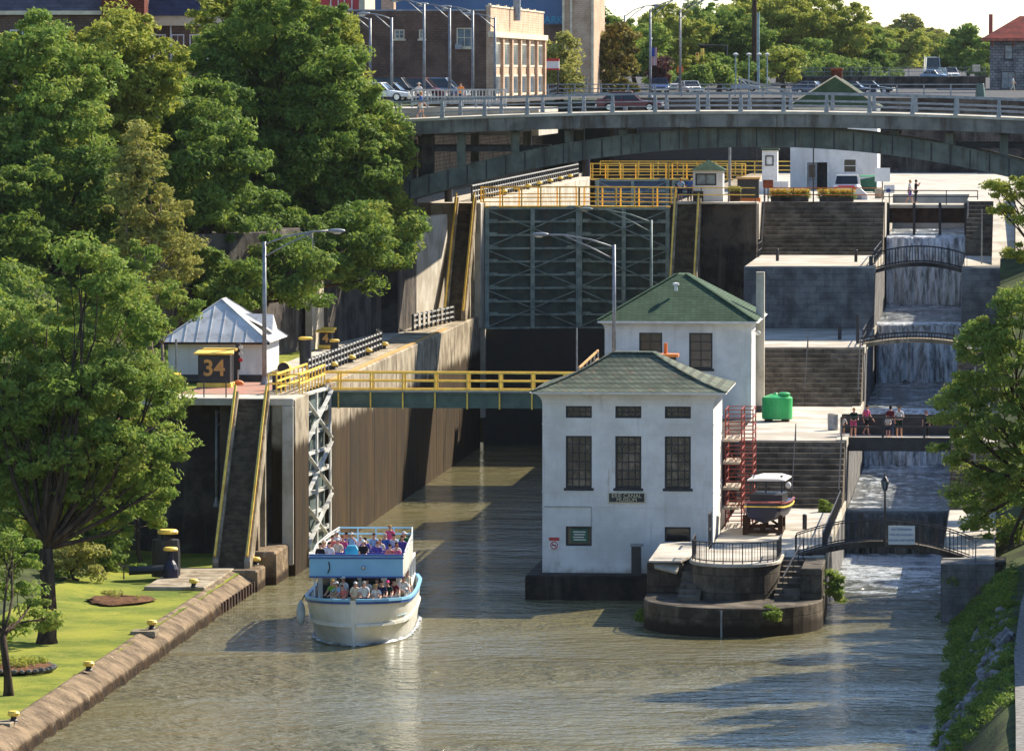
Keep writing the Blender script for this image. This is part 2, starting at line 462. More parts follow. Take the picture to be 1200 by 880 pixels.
# lock wall: pale concrete over a wet algae band
q = N('lock_wall_concrete')
sp = q.n('ShaderNodeSeparateXYZ'); q.l(q.pos, sp.inputs[0])
top = q.mix(q.ramp(q.noise(0.6, 5, 0.6), 0.36, 0.64), lin(170, 158, 136), lin(122, 110, 92))
low = q.mix(q.ramp(q.math('ADD', q.math('MULTIPLY', q.noise(1.1, 6, 0.75, (1, 1, 0.10)), 0.6), q.math('MULTIPLY', q.noise(0.35, 5, 0.7, (1, 1, 0.6)), 0.4)), 0.36, 0.64), lin(74, 54, 22), lin(34, 27, 12))
low = q.mix(q.math('MULTIPLY', q.ramp(q.noise(0.9, 4, 0.7, (1, 1, 0.07)), 0.56, 0.66), 0.7), low, lin(40, 30, 18))
low = q.mix(0.7, low, q.mix(q.noise(16, 3, 0.7), (0.45, 0.45, 0.45, 1), (1.1, 1.1, 1.1, 1)), 'MULTIPLY')
lvl = q.math('ADD', sp.outputs[2], q.math('MULTIPLY', q.noise(0.9, 4, 0.6, (1, 1, 0.15)), 1.6))
fac = q.ramp(lvl, 7.5, 8.2)
q.col(q.mix(fac, low, top)); q.bump(q.noise(6, 5, 0.6), 0.4, 0.06)
M['lock_wall'] = q.set(0.85)
# quay: tan stone, moss to the water
q = N('quay_stone')
sp = q.n('ShaderNodeSeparateXYZ'); q.l(q.pos, sp.inputs[0])
top = q.mix(q.ramp(q.noise(0.8, 5, 0.65), 0.35, 0.65), lin(146, 126, 100), lin(94, 80, 64))
top = q.mix(q.ramp(q.noise(2.6, 5, 0.7), 0.60, 0.72), top, lin(206, 190, 162))
low = q.mix(q.ramp(q.noise(2.0, 4), 0.4, 0.6), lin(64, 46, 26), lin(40, 30, 18))
lvl = q.math('ADD', sp.outputs[2], q.math('MULTIPLY', q.noise(1.5, 4), 0.5))
q.col(q.mix(q.ramp(lvl, 0.55, 0.85), low, top)); q.bump(q.noise(3, 6, 0.7), 1.0, 0.16)
M['quay'] = q.set(0.9)
# roofs
def roof_mat(name, a, b, row, c=None, cf=0.0):
    q = N(name)
    sp = q.n('ShaderNodeSeparateXYZ'); q.l(q.pos, sp.inputs[0])
    cb = q.n('ShaderNodeCombineXYZ'); q.l(q.math('ADD', sp.outputs[0], sp.outputs[1]), cb.inputs[0]); q.l(sp.outputs[2], cb.inputs[1])
    br = q.n('ShaderNodeTexBrick'); br.inputs['Scale'].default_value = 1
    br.inputs['Brick Width'].default_value = 0.35; br.inputs['Row Height'].default_value = row; br.inputs['Mortar Size'].default_value = row * 0.2
    br.inputs['Color1'].default_value = (0.7, 0.7, 0.7, 1); br.inputs['Color2'].default_value = (1.1, 1.1, 1.1, 1); br.inputs['Mortar'].default_value = (0.3, 0.3, 0.3, 1)
    q.l(cb.outputs[0], br.inputs['Vector'])
    k = q.mix(q.ramp(q.noise(0.9, 5, 0.6), 0.35, 0.65), a, b)
    if c: k = q.mix(q.math('MULTIPLY', q.ramp(q.noise(1.6, 4, 0.7), 0.55, 0.7), cf), k, c)
    q.col(q.mix(0.75, k, br.outputs['Color'], 'MULTIPLY'))
    q.bump(q.math('MULTIPLY', br.outputs['Fac'], -1.0), 0.8, 0.03)
    return q.set(0.85)
M['roof_old'] = roof_mat('worn_green_shingles', lin(108, 116, 100), lin(84, 94, 80), 0.20, lin(150, 118, 96), 0.8)
M['roof_green'] = roof_mat('green_shingles', lin(72, 98, 74), lin(58, 82, 60), 0.09)
M['roof_metal'] = mat('grey_metal_roof', lin(216, 213, 208), lin(196, 193, 188), 0.6, 0.8, 0.0, streak=(lin(130, 128, 128), 0.4))
# canal water
def water_mat(name, base, sx=(0.10, 0.45, 1), big=0.3, strength=0.5, rough=0.06, wave=1.0, spill=False, foam=0.0):
    q = N(name)
    c = q.mix(q.ramp(q.noise(0.05, 3), 0.35, 0.65), base, tuple(v * 0.82 for v in base[:3]) + (1,))
    if spill:
        sp = q.n('ShaderNodeSeparateXYZ'); q.l(q.pos, sp.inputs[0])
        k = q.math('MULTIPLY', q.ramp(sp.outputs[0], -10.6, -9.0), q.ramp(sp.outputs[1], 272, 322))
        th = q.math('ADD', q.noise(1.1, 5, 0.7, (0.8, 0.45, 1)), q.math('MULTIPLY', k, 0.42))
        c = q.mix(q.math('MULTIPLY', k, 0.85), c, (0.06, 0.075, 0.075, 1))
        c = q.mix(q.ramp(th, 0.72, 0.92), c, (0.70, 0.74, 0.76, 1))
    if foam: c = q.mix(q.ramp(q.noise(1.3, 5, 0.7, (0.8, 0.4, 1)), 0.62 - foam, 0.80 - foam), c, (0.72, 0.76, 0.78, 1))
    q.col(c)
    h = q.math('ADD', q.math('MULTIPLY', q.math('POWER', q.noise(1.0 * wave, 4, 0.6, (0.85, 1.0, 1)), 1.6), 1.7), q.math('MULTIPLY', q.noise(0.25, 2, 0.5, (0.7, 1.0, 1)), 1.6))
    h = q.math('ADD', h, q.math('MULTIPLY', q.noise(3.4 * wave, 2, 0.5, (0.7, 1.0, 1)), big))
    h = q.math('MULTIPLY', h, q.math('ADD', 0.45, q.math('MULTIPLY', q.ramp(q.noise(0.06, 3, 0.6, (0.6, 1.2, 1)), 0.35, 0.65), 0.9)))
    q.bump(h, strength, 0.55)
    q.p.inputs['IOR'].default_value = 1.333
    return q.set(rough, 0, 0.5)
M['water'] = water_mat('muddy_canal_water', (0.205, 0.182, 0.088, 1), strength=0.66, spill=True)
M['water_rough'] = water_mat('churned_water', (0.09, 0.10, 0.095, 1), strength=0.8, rough=0.12, wave=1.6, foam=0.15)
def fall_mat(name, dark, white, lo, hi, sc=3.0, st=(1, 1, 0.12)):
    q = N(name)
    n1 = q.ramp(q.noise(sc, 5, 0.75, st), lo, hi)
    q.col(q.mix(n1, dark, white)); q.bump(q.noise(sc, 5, 0.7, st), 0.8, 0.1)
    return q.set(0.35)
M['fall'] = fall_mat('falling_water', lin(96, 98, 98), lin(228, 232, 236), 0.34, 0.64)
M['fall_thin'] = fall_mat('thin_falling_water', lin(44, 46, 40), lin(120, 124, 116), 0.45, 0.8)
M['foam'] = fall_mat('foaming_water', lin(70, 84, 92), lin(226, 232, 236), 0.40, 0.66, 1.8, (0.6, 0.5, 1))
# ================================================================ setting: ground, banks, water, sky-level streets
XL, XR = -38.4, -24.6            # lock chamber faces
ZC, ZU, ZS = 9.5, 17.6, 24.5     # lower coping, upper coping, street
rng = random.Random(7)

def grid_sheet(name, xs, ys, zf, m, smooth=True):
    v = np.array([(x, y, zf(x, y)) for y in ys for x in xs], float)
    nx, ny = len(xs), len(ys)
    i, j = np.meshgrid(np.arange(nx - 1), np.arange(ny - 1))
    a = (j * nx + i).ravel()
    f = np.stack([a, a + 1, a + nx + 1, a + nx], 1)
    return struct(np_mesh(name, v, f, m, smooth=smooth))
def frange(a, b, st):
    n = max(1, int(round((b - a) / st)))
    return [a + (b - a) * i / n for i in range(n + 1)]
def sm(t):
    t = min(1, max(0, t)); return t * t * (3 - 2 * t)
def wob(x, y):
    return 0.5 * math.sin(x * 0.31 + y * 0.17) + 0.35 * math.sin(x * 0.13 - y * 0.37 + 1.3) + 0.2 * math.sin(x * 0.9 + y * 0.7)

# one sheet to the horizon (valley floor under the canal, far country beyond)
struct(MB().add([(-6000, -300, -4), (6000, -300, -4), (6000, 9000, -4), (-6000, 9000, -4)], [(0, 1, 2, 3)]).build('ground', M['soil'], origin=(0, 0, -4), fix=False))
def street_z(x, y):
    return ZS + 0.0 * x + max(0, y - 700) * 0.0085 + 0.2 * sm((y - 545) / 60)
grid_sheet('street_ground', frange(-500, 500, 50), [546, 580, 620, 700, 800, 1000, 1300, 1800, 2600, 4000, 6500], lambda x, y: min(street_z(x, y), ZS + 13), M['asphalt'])
grid_sheet('parking_ground', frange(-160, -36, 8), [417.5, 450, 500, 547], lambda x, y: ZS + .35, M['asphalt'])
# left bank
grid_sheet('lawn', frange(-48, -40.1, 1.0), frange(40, 309.4, 2.0), lambda x, y: 0.98 + 0.04 * wob(x, y) + 0.25 * sm((-44.5 - x) / 4), M['lawn'])
def left_bank(x, y):
    base = 1.25 + 8.2 * sm((y - 292) / 18)
    base = base + (ZS - 9.6) * sm((y - 396) / 18)
    t = max(0, -50 - x)
    return min(base + 0.62 * t + 0.3 * wob(x, y) * min(1, t / 3), ZS + 0.0)
grid_sheet('hillside', frange(-150, -48, 3.0), frange(40, 417.5, 3.0), left_bank, M['soil'])
grid_sheet('grass_terrace', frange(-48, -40.8, 1.2), frange(309.4, 417.5, 2), lambda x, y: 9.42, M['lawn'])
grid_sheet('lockside_path', [-44.0, -40.82, -39.0], [309.5, 340, 380, 412.5], lambda x, y: 9.46 if x > -43 else 9.44, M['platform'])
# right bank
def right_bank(x, y):
    b0 = 0.0 if y < 284 else 2.0 + 15.6 * sm((y - 290) / 130)
    e = max(0, x + 3.4)
    if y < 284:
        z = -0.6 + 1.05 * e if e < 3.2 else 2.75 + 0.06 * (e - 3.2)
        if e > 5.2: z = 2.87 + (e - 5.2) * 0.55
        z += 0.16 * wob(x * 2.3, y * 1.7) * min(1, e) * (1 if e < 2.6 else .25)
    else:
        z = b0 + 0.35 * max(0, e - 2.6)
        if y > 386 and x < 9: z = min(z, 13.0 + max(0, y - 392) * .14)
    return min(z, 26)
grid_sheet('right_bank', frange(-3.9, 6, 0.55) + frange(8, 120, 6), frange(40, 283.9, 1.6), right_bank, M['soil'])
grid_sheet('right_hillside', frange(-0.95, 10, 1.5) + frange(14, 120, 6), frange(284.0, 424, 4), right_bank, M['soil'])
# footpath along the right bank
struct(MB().strip([(0.15, 150, 3.0), (0.12, 215, 3.0), (0.05, 240, 3.0), (0.35, 262, 3.0), (1.0, 283, 3.0)],
                  [(1.15, 150, 3.06), (1.12, 215, 3.06), (1.1, 240, 3.06), (1.4, 262, 3.06), (2.0, 283, 3.06)]).build('footpath', M['gravel'], origin=(1, 240, 3), fix=False))
# canal water
struct(MB().add([(-39.6, 20, 0), (-2.6, 20, 0), (-2.6, 420, 0), (-39.6, 420, 0)], [(0, 1, 2, 3)]).build('canal_water', M['water'], origin=(-21, 220, 0), fix=False))
# plaza on the upper level, both sides of the upper chamber
struct(MB().box(-18.3, -9.4, 420.4, 547, 15.0, ZU).build('plaza', M['platform'], origin=(-12, 480, ZU)))
struct(MB().box(-22.9, -18.32, 415.2, 547, 15.0, ZU - 0.02).build('plaza', M['platform'], origin=(-19, 480, ZU)))
struct(MB().box(-9.4, -3.5, 448, 547, 14.0, ZU - 0.01).build('plaza', M['sidewalk'], origin=(-6, 500, ZU)))
struct(MB().box(-3.5, 60, 424.02, 547, 14.0, ZU - 0.03).build('plaza', M['sidewalk'], origin=(20, 480, ZU)))
struct(MB().box(-45.0, -40.3, 416.6, 547, 14.0, ZU - 0.01).build('plaza', M['sidewalk'], origin=(-42, 480, ZU)))
struct(MB().add([(-38.2, 419, 9), (-24.6, 419, 9), (-24.6, 640, 9), (-38.2, 640, 9)], [(0, 1, 2, 3)]).build('upper_lock_water', M['water'], origin=(-31, 500, 9), fix=False))

# ---------------------------------------------------------------- quay on the left bank
t = thing('quay_wall', (-39.8, 200, 0), 'long low stone quay wall with rounded worn top between lawn and canal', 'quay wall')
prof = [(-39.0, -1.5), (-39.0, 0.0), (-39.04, 0.48), (-39.16, 0.62), (-39.55, 0.84), (-39.95, 1.0), (-40.1, 1.05), (-40.25, 1.02), (-40.25, -1.5)]
rings = []
for y in frange(30, 297.5, 0.6):
    w = 0.04 * math.sin(y * 1.9) + 0.03 * math.sin(y * 0.7) + rng.uniform(-.05, .05) - (.10 if abs(y % 4.2) < .3 else 0)
    sh = 0.4 * (y - 226) / 72 * -1 if y > 150 else 0.3
    rings.append([(x + sh + w * (0.5 if z > 0.3 else 1), y, z + w * 0.5) for x, z in prof])
MB().loft(rings).build('coping', M['quay'], t, smooth=False)
mb = MB()
for y in frange(285, 297, 1.05):
    mb.box(-39.42, -39.30, y, y + 0.45, -0.4, 0.55)
mb.build('timber_rub_posts', M['timber'], t)
# stepped quay head at the stair foot
t = thing('quay_block', (-40.2, 304, 0), 'tan stone quay head below the end pillar of the lock', 'quay wall')
MB().box(-41.9, -39.2, 297.4, 300.8, -1.5, 1.12).build('block', M['quay'], t, bevel=0.1)
MB().box(-41.0, -38.75, 301.6, 313.4, -1.5, 1.75).build('block', M['quay'], t, bevel=0.12)
pad = MB().box(-43.6, -40.52, 287.2, 298.6, 0.7, 1.16).build('concrete_pad', M['concrete'], origin=(-42, 293, 0.7), bevel=0.05)
tag(pad, 'broad tan concrete landing at the foot of the yellow railed stairs', 'concrete pad')

# ---------------------------------------------------------------- lock walls
def wall_thing(name, label, loc=None, cat='wall'):
    return label
w = MB().prism([(-39.3, 322.4, -2), (XL, 322.4, -2), (XL, 322.4, ZC), (-39.3, 322.4, ZC)], (0, 92.4, 0))
w.box(-41.0, -39.3, 309.6, 415.2, -2, ZC - 0.003)
w.box(-39.7, XL - 0.02, 307.2, 313.3, -2, ZC - 0.001)
lw = w.build('lock_wall', M['lock_wall'], origin=(-39.5, 360, -2), bevel=0.06)
tag(lw, 'long left lock chamber wall, brown with algae and sunlit in strips', 'lock wall')
mb = MB()
for y in (333, 345.5, 358, 370.5, 383, 395.5, 407): mb.box(XL - 0.02, XL + 0.012, y, y + 0.10, 0.2, ZC - 0.5)
mb.build('wall_joint', M['timber'], lw)
mb = MB(); mb.box(-38.85, -38.55, 324, 360, ZC + 0.004, ZC + 0.09); mb.box(-38.82, -38.56, 360.1, 392, ZC + 0.004, ZC + 0.07); mb.build('coping_edge_strip', M['yellow_pale'], lw)
rw = MB().box(XR, -22.6, 306, 415.2, -2, ZC).build('lock_wall', M['lock_wall'], origin=(-23.6, 360, -2), bevel=0.06)
tag(rw, 'right lock chamber wall, shaded face behind the white museum', 'lock wall')
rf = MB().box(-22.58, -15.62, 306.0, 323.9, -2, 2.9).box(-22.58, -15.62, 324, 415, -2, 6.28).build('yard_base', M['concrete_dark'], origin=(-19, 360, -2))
tag(rf, 'sunken concrete yard base between the lock wall and the old stone steps', 'retaining wall')
# chamber breast wall below the upper gate, deep shadow put into its colour
M['shade_black'] = mat('shade_black_stone', lin(34, 30, 26), lin(24, 22, 20), 1, .6)
bw = MB().box(XL, XR, 417.2, 424, -2, 8.45).build('breast_wall', M['shade_black'], origin=(-31.5, 421, -2))
tag(bw, 'breast wall blackened with painted shade under the tall green lock gates', 'lock wall')
# end wall at the lower left
ew = MB().prism([(-47.6, 309.2, 0), (-39.7, 309.2, 0), (-39.7, 309.2, ZC - 0.02), (-47.2, 309.2, ZC - 0.02), (-47.5, 309.2, 7.5)], (0, 1.6, 0))
ew = ew.build('end_wall', M['concrete_dark'], origin=(-43.6, 309.5, 0), bevel=0.05)
tag(ew, 'dark streaked concrete end wall behind the lower left stairs', 'retaining wall')
MB().box(-47.3, -38.5, 307.0, 311.0, ZC - 0.34, ZC + 0.04).build('coping_slab', M['concrete_pale'], ew, bevel=0.03)
MB().box(-42.6, -38.55, 307.9, 309.15, 0.2, ZC - 0.36).build('buttress', M['concrete_dark'], ew, bevel=0.06)
MB().box(-39.1, -38.5, 306.95, 307.88, 0.6, ZC - 0.36).build('pilaster', M['concrete_pale'], ew, bevel=0.04)
# upper-level retaining walls on the left
a, b = Vector((-45.2, 361, 0)), Vector((-41.4, 398, 0))
mb = MB(); mb.prism([(-52, 340, 8), (-46.2, 352, 8), (a.x, a.y, 8), (b.x, b.y, 8), (b.x - 1.5, b.y, 8), (-46.6, 362, 8), (-53, 343, 8)], (0, 0, 9.2))
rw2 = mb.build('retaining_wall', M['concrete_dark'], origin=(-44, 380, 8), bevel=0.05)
tag(rw2, 'tall shaded concrete retaining wall under the big trees on the left', 'retaining wall')
MB().prism([(-44.75, 363.2, 8), (-44.45, 368.5, 8), (-44.2, 368.4, 8), (-44.3, 363.1, 8)], (0, 0, 8.9)).build('pilaster', M['concrete_pale'], rw2)
mb = MB().prism([(-41.5, 398.1, 8.5), (-40.35, 410.5, 8.5), (-40.9, 410.6, 8.5), (-42.1, 398.1, 8.5)], (0, 0, 8.4))
sl = mb.build('slab_wall', M['concrete_pale'], origin=(-41.2, 404, 8.5), bevel=0.08)
tag(sl, 'pale sunlit concrete slab wall beside the upper left stairs', 'retaining wall')
uw = MB().box(-40.3, -38.2, 416.4, 520, 2, ZU).build('lock_wall', M['concrete_pale'], origin=(-39, 470, 2), bevel=0.05)
tag(uw, 'left wall of the upper lock, pale coping seen under the bridge', 'lock wall')
MB().box(-41.9, -38.25, 413.6, 416.38, 8.6, ZU + 0.02).build('end_pier', M['concrete_pale'], uw, bevel=0.06)
uw = MB().box(XR, -22.9, 416.4, 547, 2, ZU).build('lock_wall', M['concrete'], origin=(-24, 470, 2), bevel=0.05)
tag(uw, 'right wall of the upper lock under the glass kiosk', 'lock wall')
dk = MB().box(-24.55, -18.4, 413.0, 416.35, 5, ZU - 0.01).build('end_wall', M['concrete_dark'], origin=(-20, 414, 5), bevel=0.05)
tag(dk, 'dark concrete end wall below the glass kiosk', 'retaining wall')
MB().box(-24.4, -18.35, 412.7, 416.3, ZU - 0.008, ZU + 0.12).build('coping_slab', M['concrete_pale'], dk)
gs = MB().box(-45.4, -44.6, 412, 546, 9, ZS).build('stone_wall', ashlar('brown_rubble_stone', lin(120, 104, 86), lin(84, 72, 60), 0.6, 0.3, 0.03), origin=(-45, 480, 9))
tag(gs, 'brown stone retaining wall under the left end of the bridge', 'retaining wall')
ab = MB().box(-38.2, 60, 545.2, 547.2, 8, ZS + 0.1).build('street_abutment', M['concrete_dark'], origin=(0, 546, 8))
tag(ab, 'dark abutment of the far street beyond the upper lock', 'retaining wall')
MB().box(-37.8, -25, 545.0, 545.18, 9, 22.6).build('culvert_shade_panel', M['black'], ab)  # flat black panel standing in for the shade beneath the street

# ---------------------------------------------------------------- stairs
def stair_profile(y0, z0, y1, z1, n, zb):
    pts = [(y0, zb)]
    for i in range(n):
        pts += [(y0 + (y1 - y0) * i / n, z0 + (z1 - z0) * (i + 1) / n), (y0 + (y1 - y0) * (i + 1) / n, z0 + (z1 - z0) * (i + 1) / n)]
    pts += [(y1 + 0.003, zb)]
    out = [pts[0]]; prev = pts[0]
    first = (y0, z0)
    return [(y0, zb)] + pts[1:]
def flight(name, label, x0, x1, y0, z0, y1, z1, n, m, zb=None, cat='stone steps'):
    zb = z0 - 0.5 if zb is None else zb
    pr = stair_profile(y0, z0, y1, z1, n, zb)
    o = MB().prism([(x0, y, z) for y, z in pr], (x1 - x0, 0, 0)).build(name, m, origin=((x0 + x1) / 2, y0, zb))
    return tag(o, label, cat)
def rail_stairs(label, xa, xb, y0, z0, y1, z1, n, dark):
    t = thing('lock_stairs', ((xa + xb) / 2, y0, z0), label, 'stairs')
    pr = [(y0, z0 - 0.3)] + stair_profile(y0, z0, y1, z1, n, z0 - 0.3)[1:-1] + [(y1, z1 - 0.7), (y0 + 0.6, z0 - 0.3)]
    MB().prism([(xa + 0.3, y, z) for y, z in pr], (xb - xa - 0.6, 0, 0)).build('steps', dark, t)
    d = Vector((0, y1 - y0, z1 - z0))
    for x in (xa, xb - 0.32):
        MB().prism([(x, y0 - 0.1, z0 - 0.3), (x, y0 - 0.1, z0 + 0.45), (x, y1, z1 + 0.45), (x, y1, z1 - 0.8), (x, y0 + 0.9, z0 - 0.3)], (0.32, 0, 0)).build('parapet', M['concrete'], t, bevel=0.03)
        mb = MB(); k = 5
        for i in range(k):
            p = Vector((x + 0.12, y0 + 0.1, z0 + 0.75)) + d * (i / k); q = Vector((x + 0.12, y0 + 0.1, z0 + 0.75)) + d * ((i + 0.985) / k)
            mb.bar(p, q, 0.11, 0.16); mb.bar(p + Vector((0, 0.1, 0)), p + Vector((0, 0.1, -0.5)), 0.05)
        mb.build('handrail', M['yellow'], t)
    for fr in (0.45, 0.80):
        y = y0 + (y1 - y0) * fr; z = z0 + (z1 - z0) * fr
        pts = [(xb - 0.30, y - 0.35, z0 - 0.3), (xb - 0.30, y - 0.35, z - 0.75), (xb - 0.30, y + 0.35, z - 0.35), (xb - 0.30, y + 0.35, z0 - 0.3)]
        MB().prism(pts, (0.28, 0, 0)).build('pier', M['concrete'], t)
    return t
M['step_dark'] = mat('dark_step_steel', lin(98, 88, 72), lin(70, 62, 51), 2, 0.85)
rail_stairs('long steep lower left stairs with yellow handrails beside the open white gate', -41.75, -39.75, 298.9, 1.0, 307.1, ZC, 38, M['step_dark'])
rail_stairs('upper left stairs with yellow handrails climbing beside the pale slab wall', -40.15, -38.55, 405.2, ZC, 413.7, ZU, 34, M['step_dark'])
rail_stairs('upper right stairs with yellow handrails dropping from the glass kiosk', -24.35, -22.35, 405.0, ZC, 413.1, ZU, 34, M['step_dark'])

# ---------------------------------------------------------------- old flight of five: platforms, steps, channel
CX0, CX1 = -9.4, -3.55
tiers = [(2.9, 286.5, 318.7), (6.3, 324.2, 357.3), (9.7, 362.8, 389.3), (13.85, 389.5, 414.7)]
names = ['lowest sunlit stone platform, carrying the display boat', 'second sunlit stone platform, carrying the bright green tank', 'third stone platform, half in shade below the blue grey wall', 'fourth sunlit stone platform below the highest steps']
for i, (z, y0, y1) in enumerate(tiers):
    xl = (-15.30, -15.62, -18.2, -18.2)[i]
    mb = MB().box(xl, CX0, y0, y1 + 5.5, -2, z)
    if i == 3: mb = MB().box(xl, CX0, y0, y1 + 5.5, -2, z)
    o = mb.build('stone_platform', [M['ashlar']], origin=((xl + CX0) / 2, (y0 + y1) / 2, -2))
    tag(o, names[i], 'stone platform')
    mb = MB().box(xl + 0.03, CX0 - 0.03, y0 + 0.05, y1, z + 0.004, z + 0.06); mb.build('paving', M['platform'], o)
    mb = MB().box(CX0 - 0.55, CX0 + 0.05, y0 + 0.02, y1 + 5.3, z - 0.35, z + 0.10) if i < 3 else MB().box(CX0 - 0.55, CX0 + 0.05, y0 + 0.02, y1, z - 0.35, z + 0.10)
    mb.build('kerb', M['concrete_pale'], o)
    # opposite bank of the channel
    mb = MB().box(CX1, -0.9, y0 - (2.5 if i == 0 else 0), y1 + 5.5, -2, z - 0.02)
    o = mb.build('stone_platform', [M['ashlar']], origin=(-2.2, (y0 + y1) / 2, -2))
    tag(o, ['lowest stone landing right of the falls, under the tree', 'second stone landing right of the falls, behind the tree crown', 'third stone landing right of the falls, shaded by the bank', 'fourth stone landing right of the falls, sunlit at the top'][i], 'stone platform')
    MB().box(CX1 + 0.05, -0.95, y0, y1, z - 0.016, z + 0.03).build('paving', M['platform'], o)
flight('stone_steps', 'lowest stone steps behind the display boat and red scaffold', -15.30, CX0 - 0.05, 318.7, 2.9, 324.2, 6.3, 12, M['stair_stone'], 2.0)
flight('stone_steps', 'middle stone steps behind the bright green tank', -15.62, CX0 - 0.05, 357.3, 6.3, 362.8, 9.7, 12, M['stair_stone'], 5.5)
flight('stone_steps', 'highest stone steps under the two yellow flower planters', -18.3, CX0 - 0.05, 414.7, 13.85, 420.35, ZU, 13, M['stair_stone'], 13.0)
flight('stone_steps', 'narrow lowest steps right of the falls, behind the tree', CX1 + 0.05, -0.95, 318.7, 2.88, 324.2, 6.28, 12, M['stair_stone'], 2.0)
flight('stone_steps', 'narrow middle steps right of the falls, behind the tree', CX1 + 0.05, -0.95, 357.3, 6.28, 362.8, 9.68, 12, M['stair_stone'], 5.5)
flight('stone_steps', 'narrow highest steps right of the falls, beside the pale slope', CX1 + 0.05, -1.6, 414.7, 13.83, 424.0, ZU, 13, M['stair_stone'], 13.0)
# pale paved slope right of the highest steps
ps = MB().prism([(-1.55, 395, 13.9), (-1.55, 425, 17.7), (-1.55, 425, 13), (-1.55, 395, 13)], (1.55, 0, 0)).build('paved_slope', M['concrete_pale'], origin=(-0.8, 410, 13))
tag(ps, 'pale sunlit paved slope right of the highest falls', 'paved slope')
ps = MB().prism([(0.05, 392, 13.9), (0.05, 425, 18.6), (0.05, 425, 13), (0.05, 392, 13)], (7, 0, 0)).build('paved_slope', M['concrete_pale'], origin=(3, 410, 13))
tag(ps, 'wide pale sunlit slope behind the hanging branches at far right', 'paved slope')

# channel pools and falls
pools = [(0.02, 284, 324.6), (2.35, 324.6, 362.6), (5.85, 362.6, 394.6), (9.9, 394.6, 424.6), (15.0, 424.6, 447)]
for i, (z, y0, y1) in enumerate(pools):
    m = M['water_rough'] if i else M['foam']
    if i:
        struct(MB().box(CX0 + 0.05, CX1 - 0.05, y0, y1, z - 0.6, z).build('pool_water', m, origin=(-6.5, y0, z)))
fr = np.random.default_rng(12)
def smooth1(n, k):
    a = fr.random(n + 2 * k); return np.convolve(a, np.ones(2 * k + 1) / (2 * k + 1), 'same')[k:-k]
for i in range(4):
    zt, zb, y = pools[i + 1][0], pools[i][0], pools[i][2]
    n = 90; rings = []; h = zt - zb
    j1 = (smooth1(n + 1, 1) - .5) * .22 + (smooth1(n + 1, 5) - .5) * .9
    for k in range(n + 1):
        x = CX0 + 0.05 + (CX1 - CX0 - 0.1) * k / n; jit = float(j1[k])
        rings.append([(x, y + 1.2, zt + 0.05), (x, y + 0.1, zt + 0.04), (x, y - 0.45 - jit * .3, zt - 0.14), (x, y - 0.72 - jit * .6, zt - 0.3 * h), (x, y - 0.95 - jit * .9, zt - 0.6 * h), (x, y - 1.12 - jit * 1.2, zt - 0.85 * h), (x, y - 1.2 - jit * 1.3, zb + 0.02)])
    struct(MB().loft(rings, closed=False).build('waterfall', M['fall_thin'] if i == 0 else M['fall'], origin=(-6.5, y, zb), fix=False, smooth=True))
    # churned foam heaped at the foot of the fall
    nx, ny = 60, 16; dl = (1.6, 5.5, 4.5, 7.0)[i]
    xs_ = np.linspace(CX0 + .06, CX1 - .06, nx); ys2 = y - 0.9 - np.linspace(0, 1, ny) ** 1.6 * dl
    P_ = []
    for jy in range(ny):
        am = .34 * math.exp(-3.0 * jy / ny) * (.4 if i == 0 else 1)
        for jx in range(nx): P_.append((xs_[jx], ys2[jy] + fr.normal() * .04, zb + .015 + am * fr.random() ** 1.5 - (.06 if jy == ny - 1 else 0)))
    ii, jj = np.meshgrid(np.arange(nx - 1), np.arange(ny - 1)); q0 = (jj * nx + ii).ravel()
    struct(np_mesh('foam_water', np.array(P_), np.stack([q0, q0 + 1, q0 + nx + 1, q0 + nx], 1), M['foam'], smooth=True))
    wr = MB().box(CX0 + 0.02, CX1 - 0.02, y + 0.15, y + 0.75, zb - 1, zt - 0.06).build('weir_wall', M['concrete_dark'], origin=(-6.5, y, zb - 1))
    tag(wr, ['lowest weir wall behind the arched footbridge', 'second weir wall behind the crowded walkway', 'third weir wall below the upper arched footbridge', 'highest weir wall under the sluice gate'][i], 'weir')
# sluice gate beams at the head of the flight
t = thing('sluice_gate', (-6.5, 427.5, 15), 'dark timber sluice gate across the head of the falls', 'sluice gate')
MB().box(CX0, CX1, 427.4, 427.9, 15.9, 17.0).build('gate_board', M['timber'], t)
MB().box(CX0 - 0.3, CX1 + 0.2, 427.2, 427.5, 17.02, 17.2).build('gate_beam', M['concrete_pale'], t)
for x in (-9.3, -7.4, -5.5, -3.6): MB().box(x - 0.1, x + 0.1, 427.05, 427.38, 15.0, 17.4).build('post', M['iron'], t)
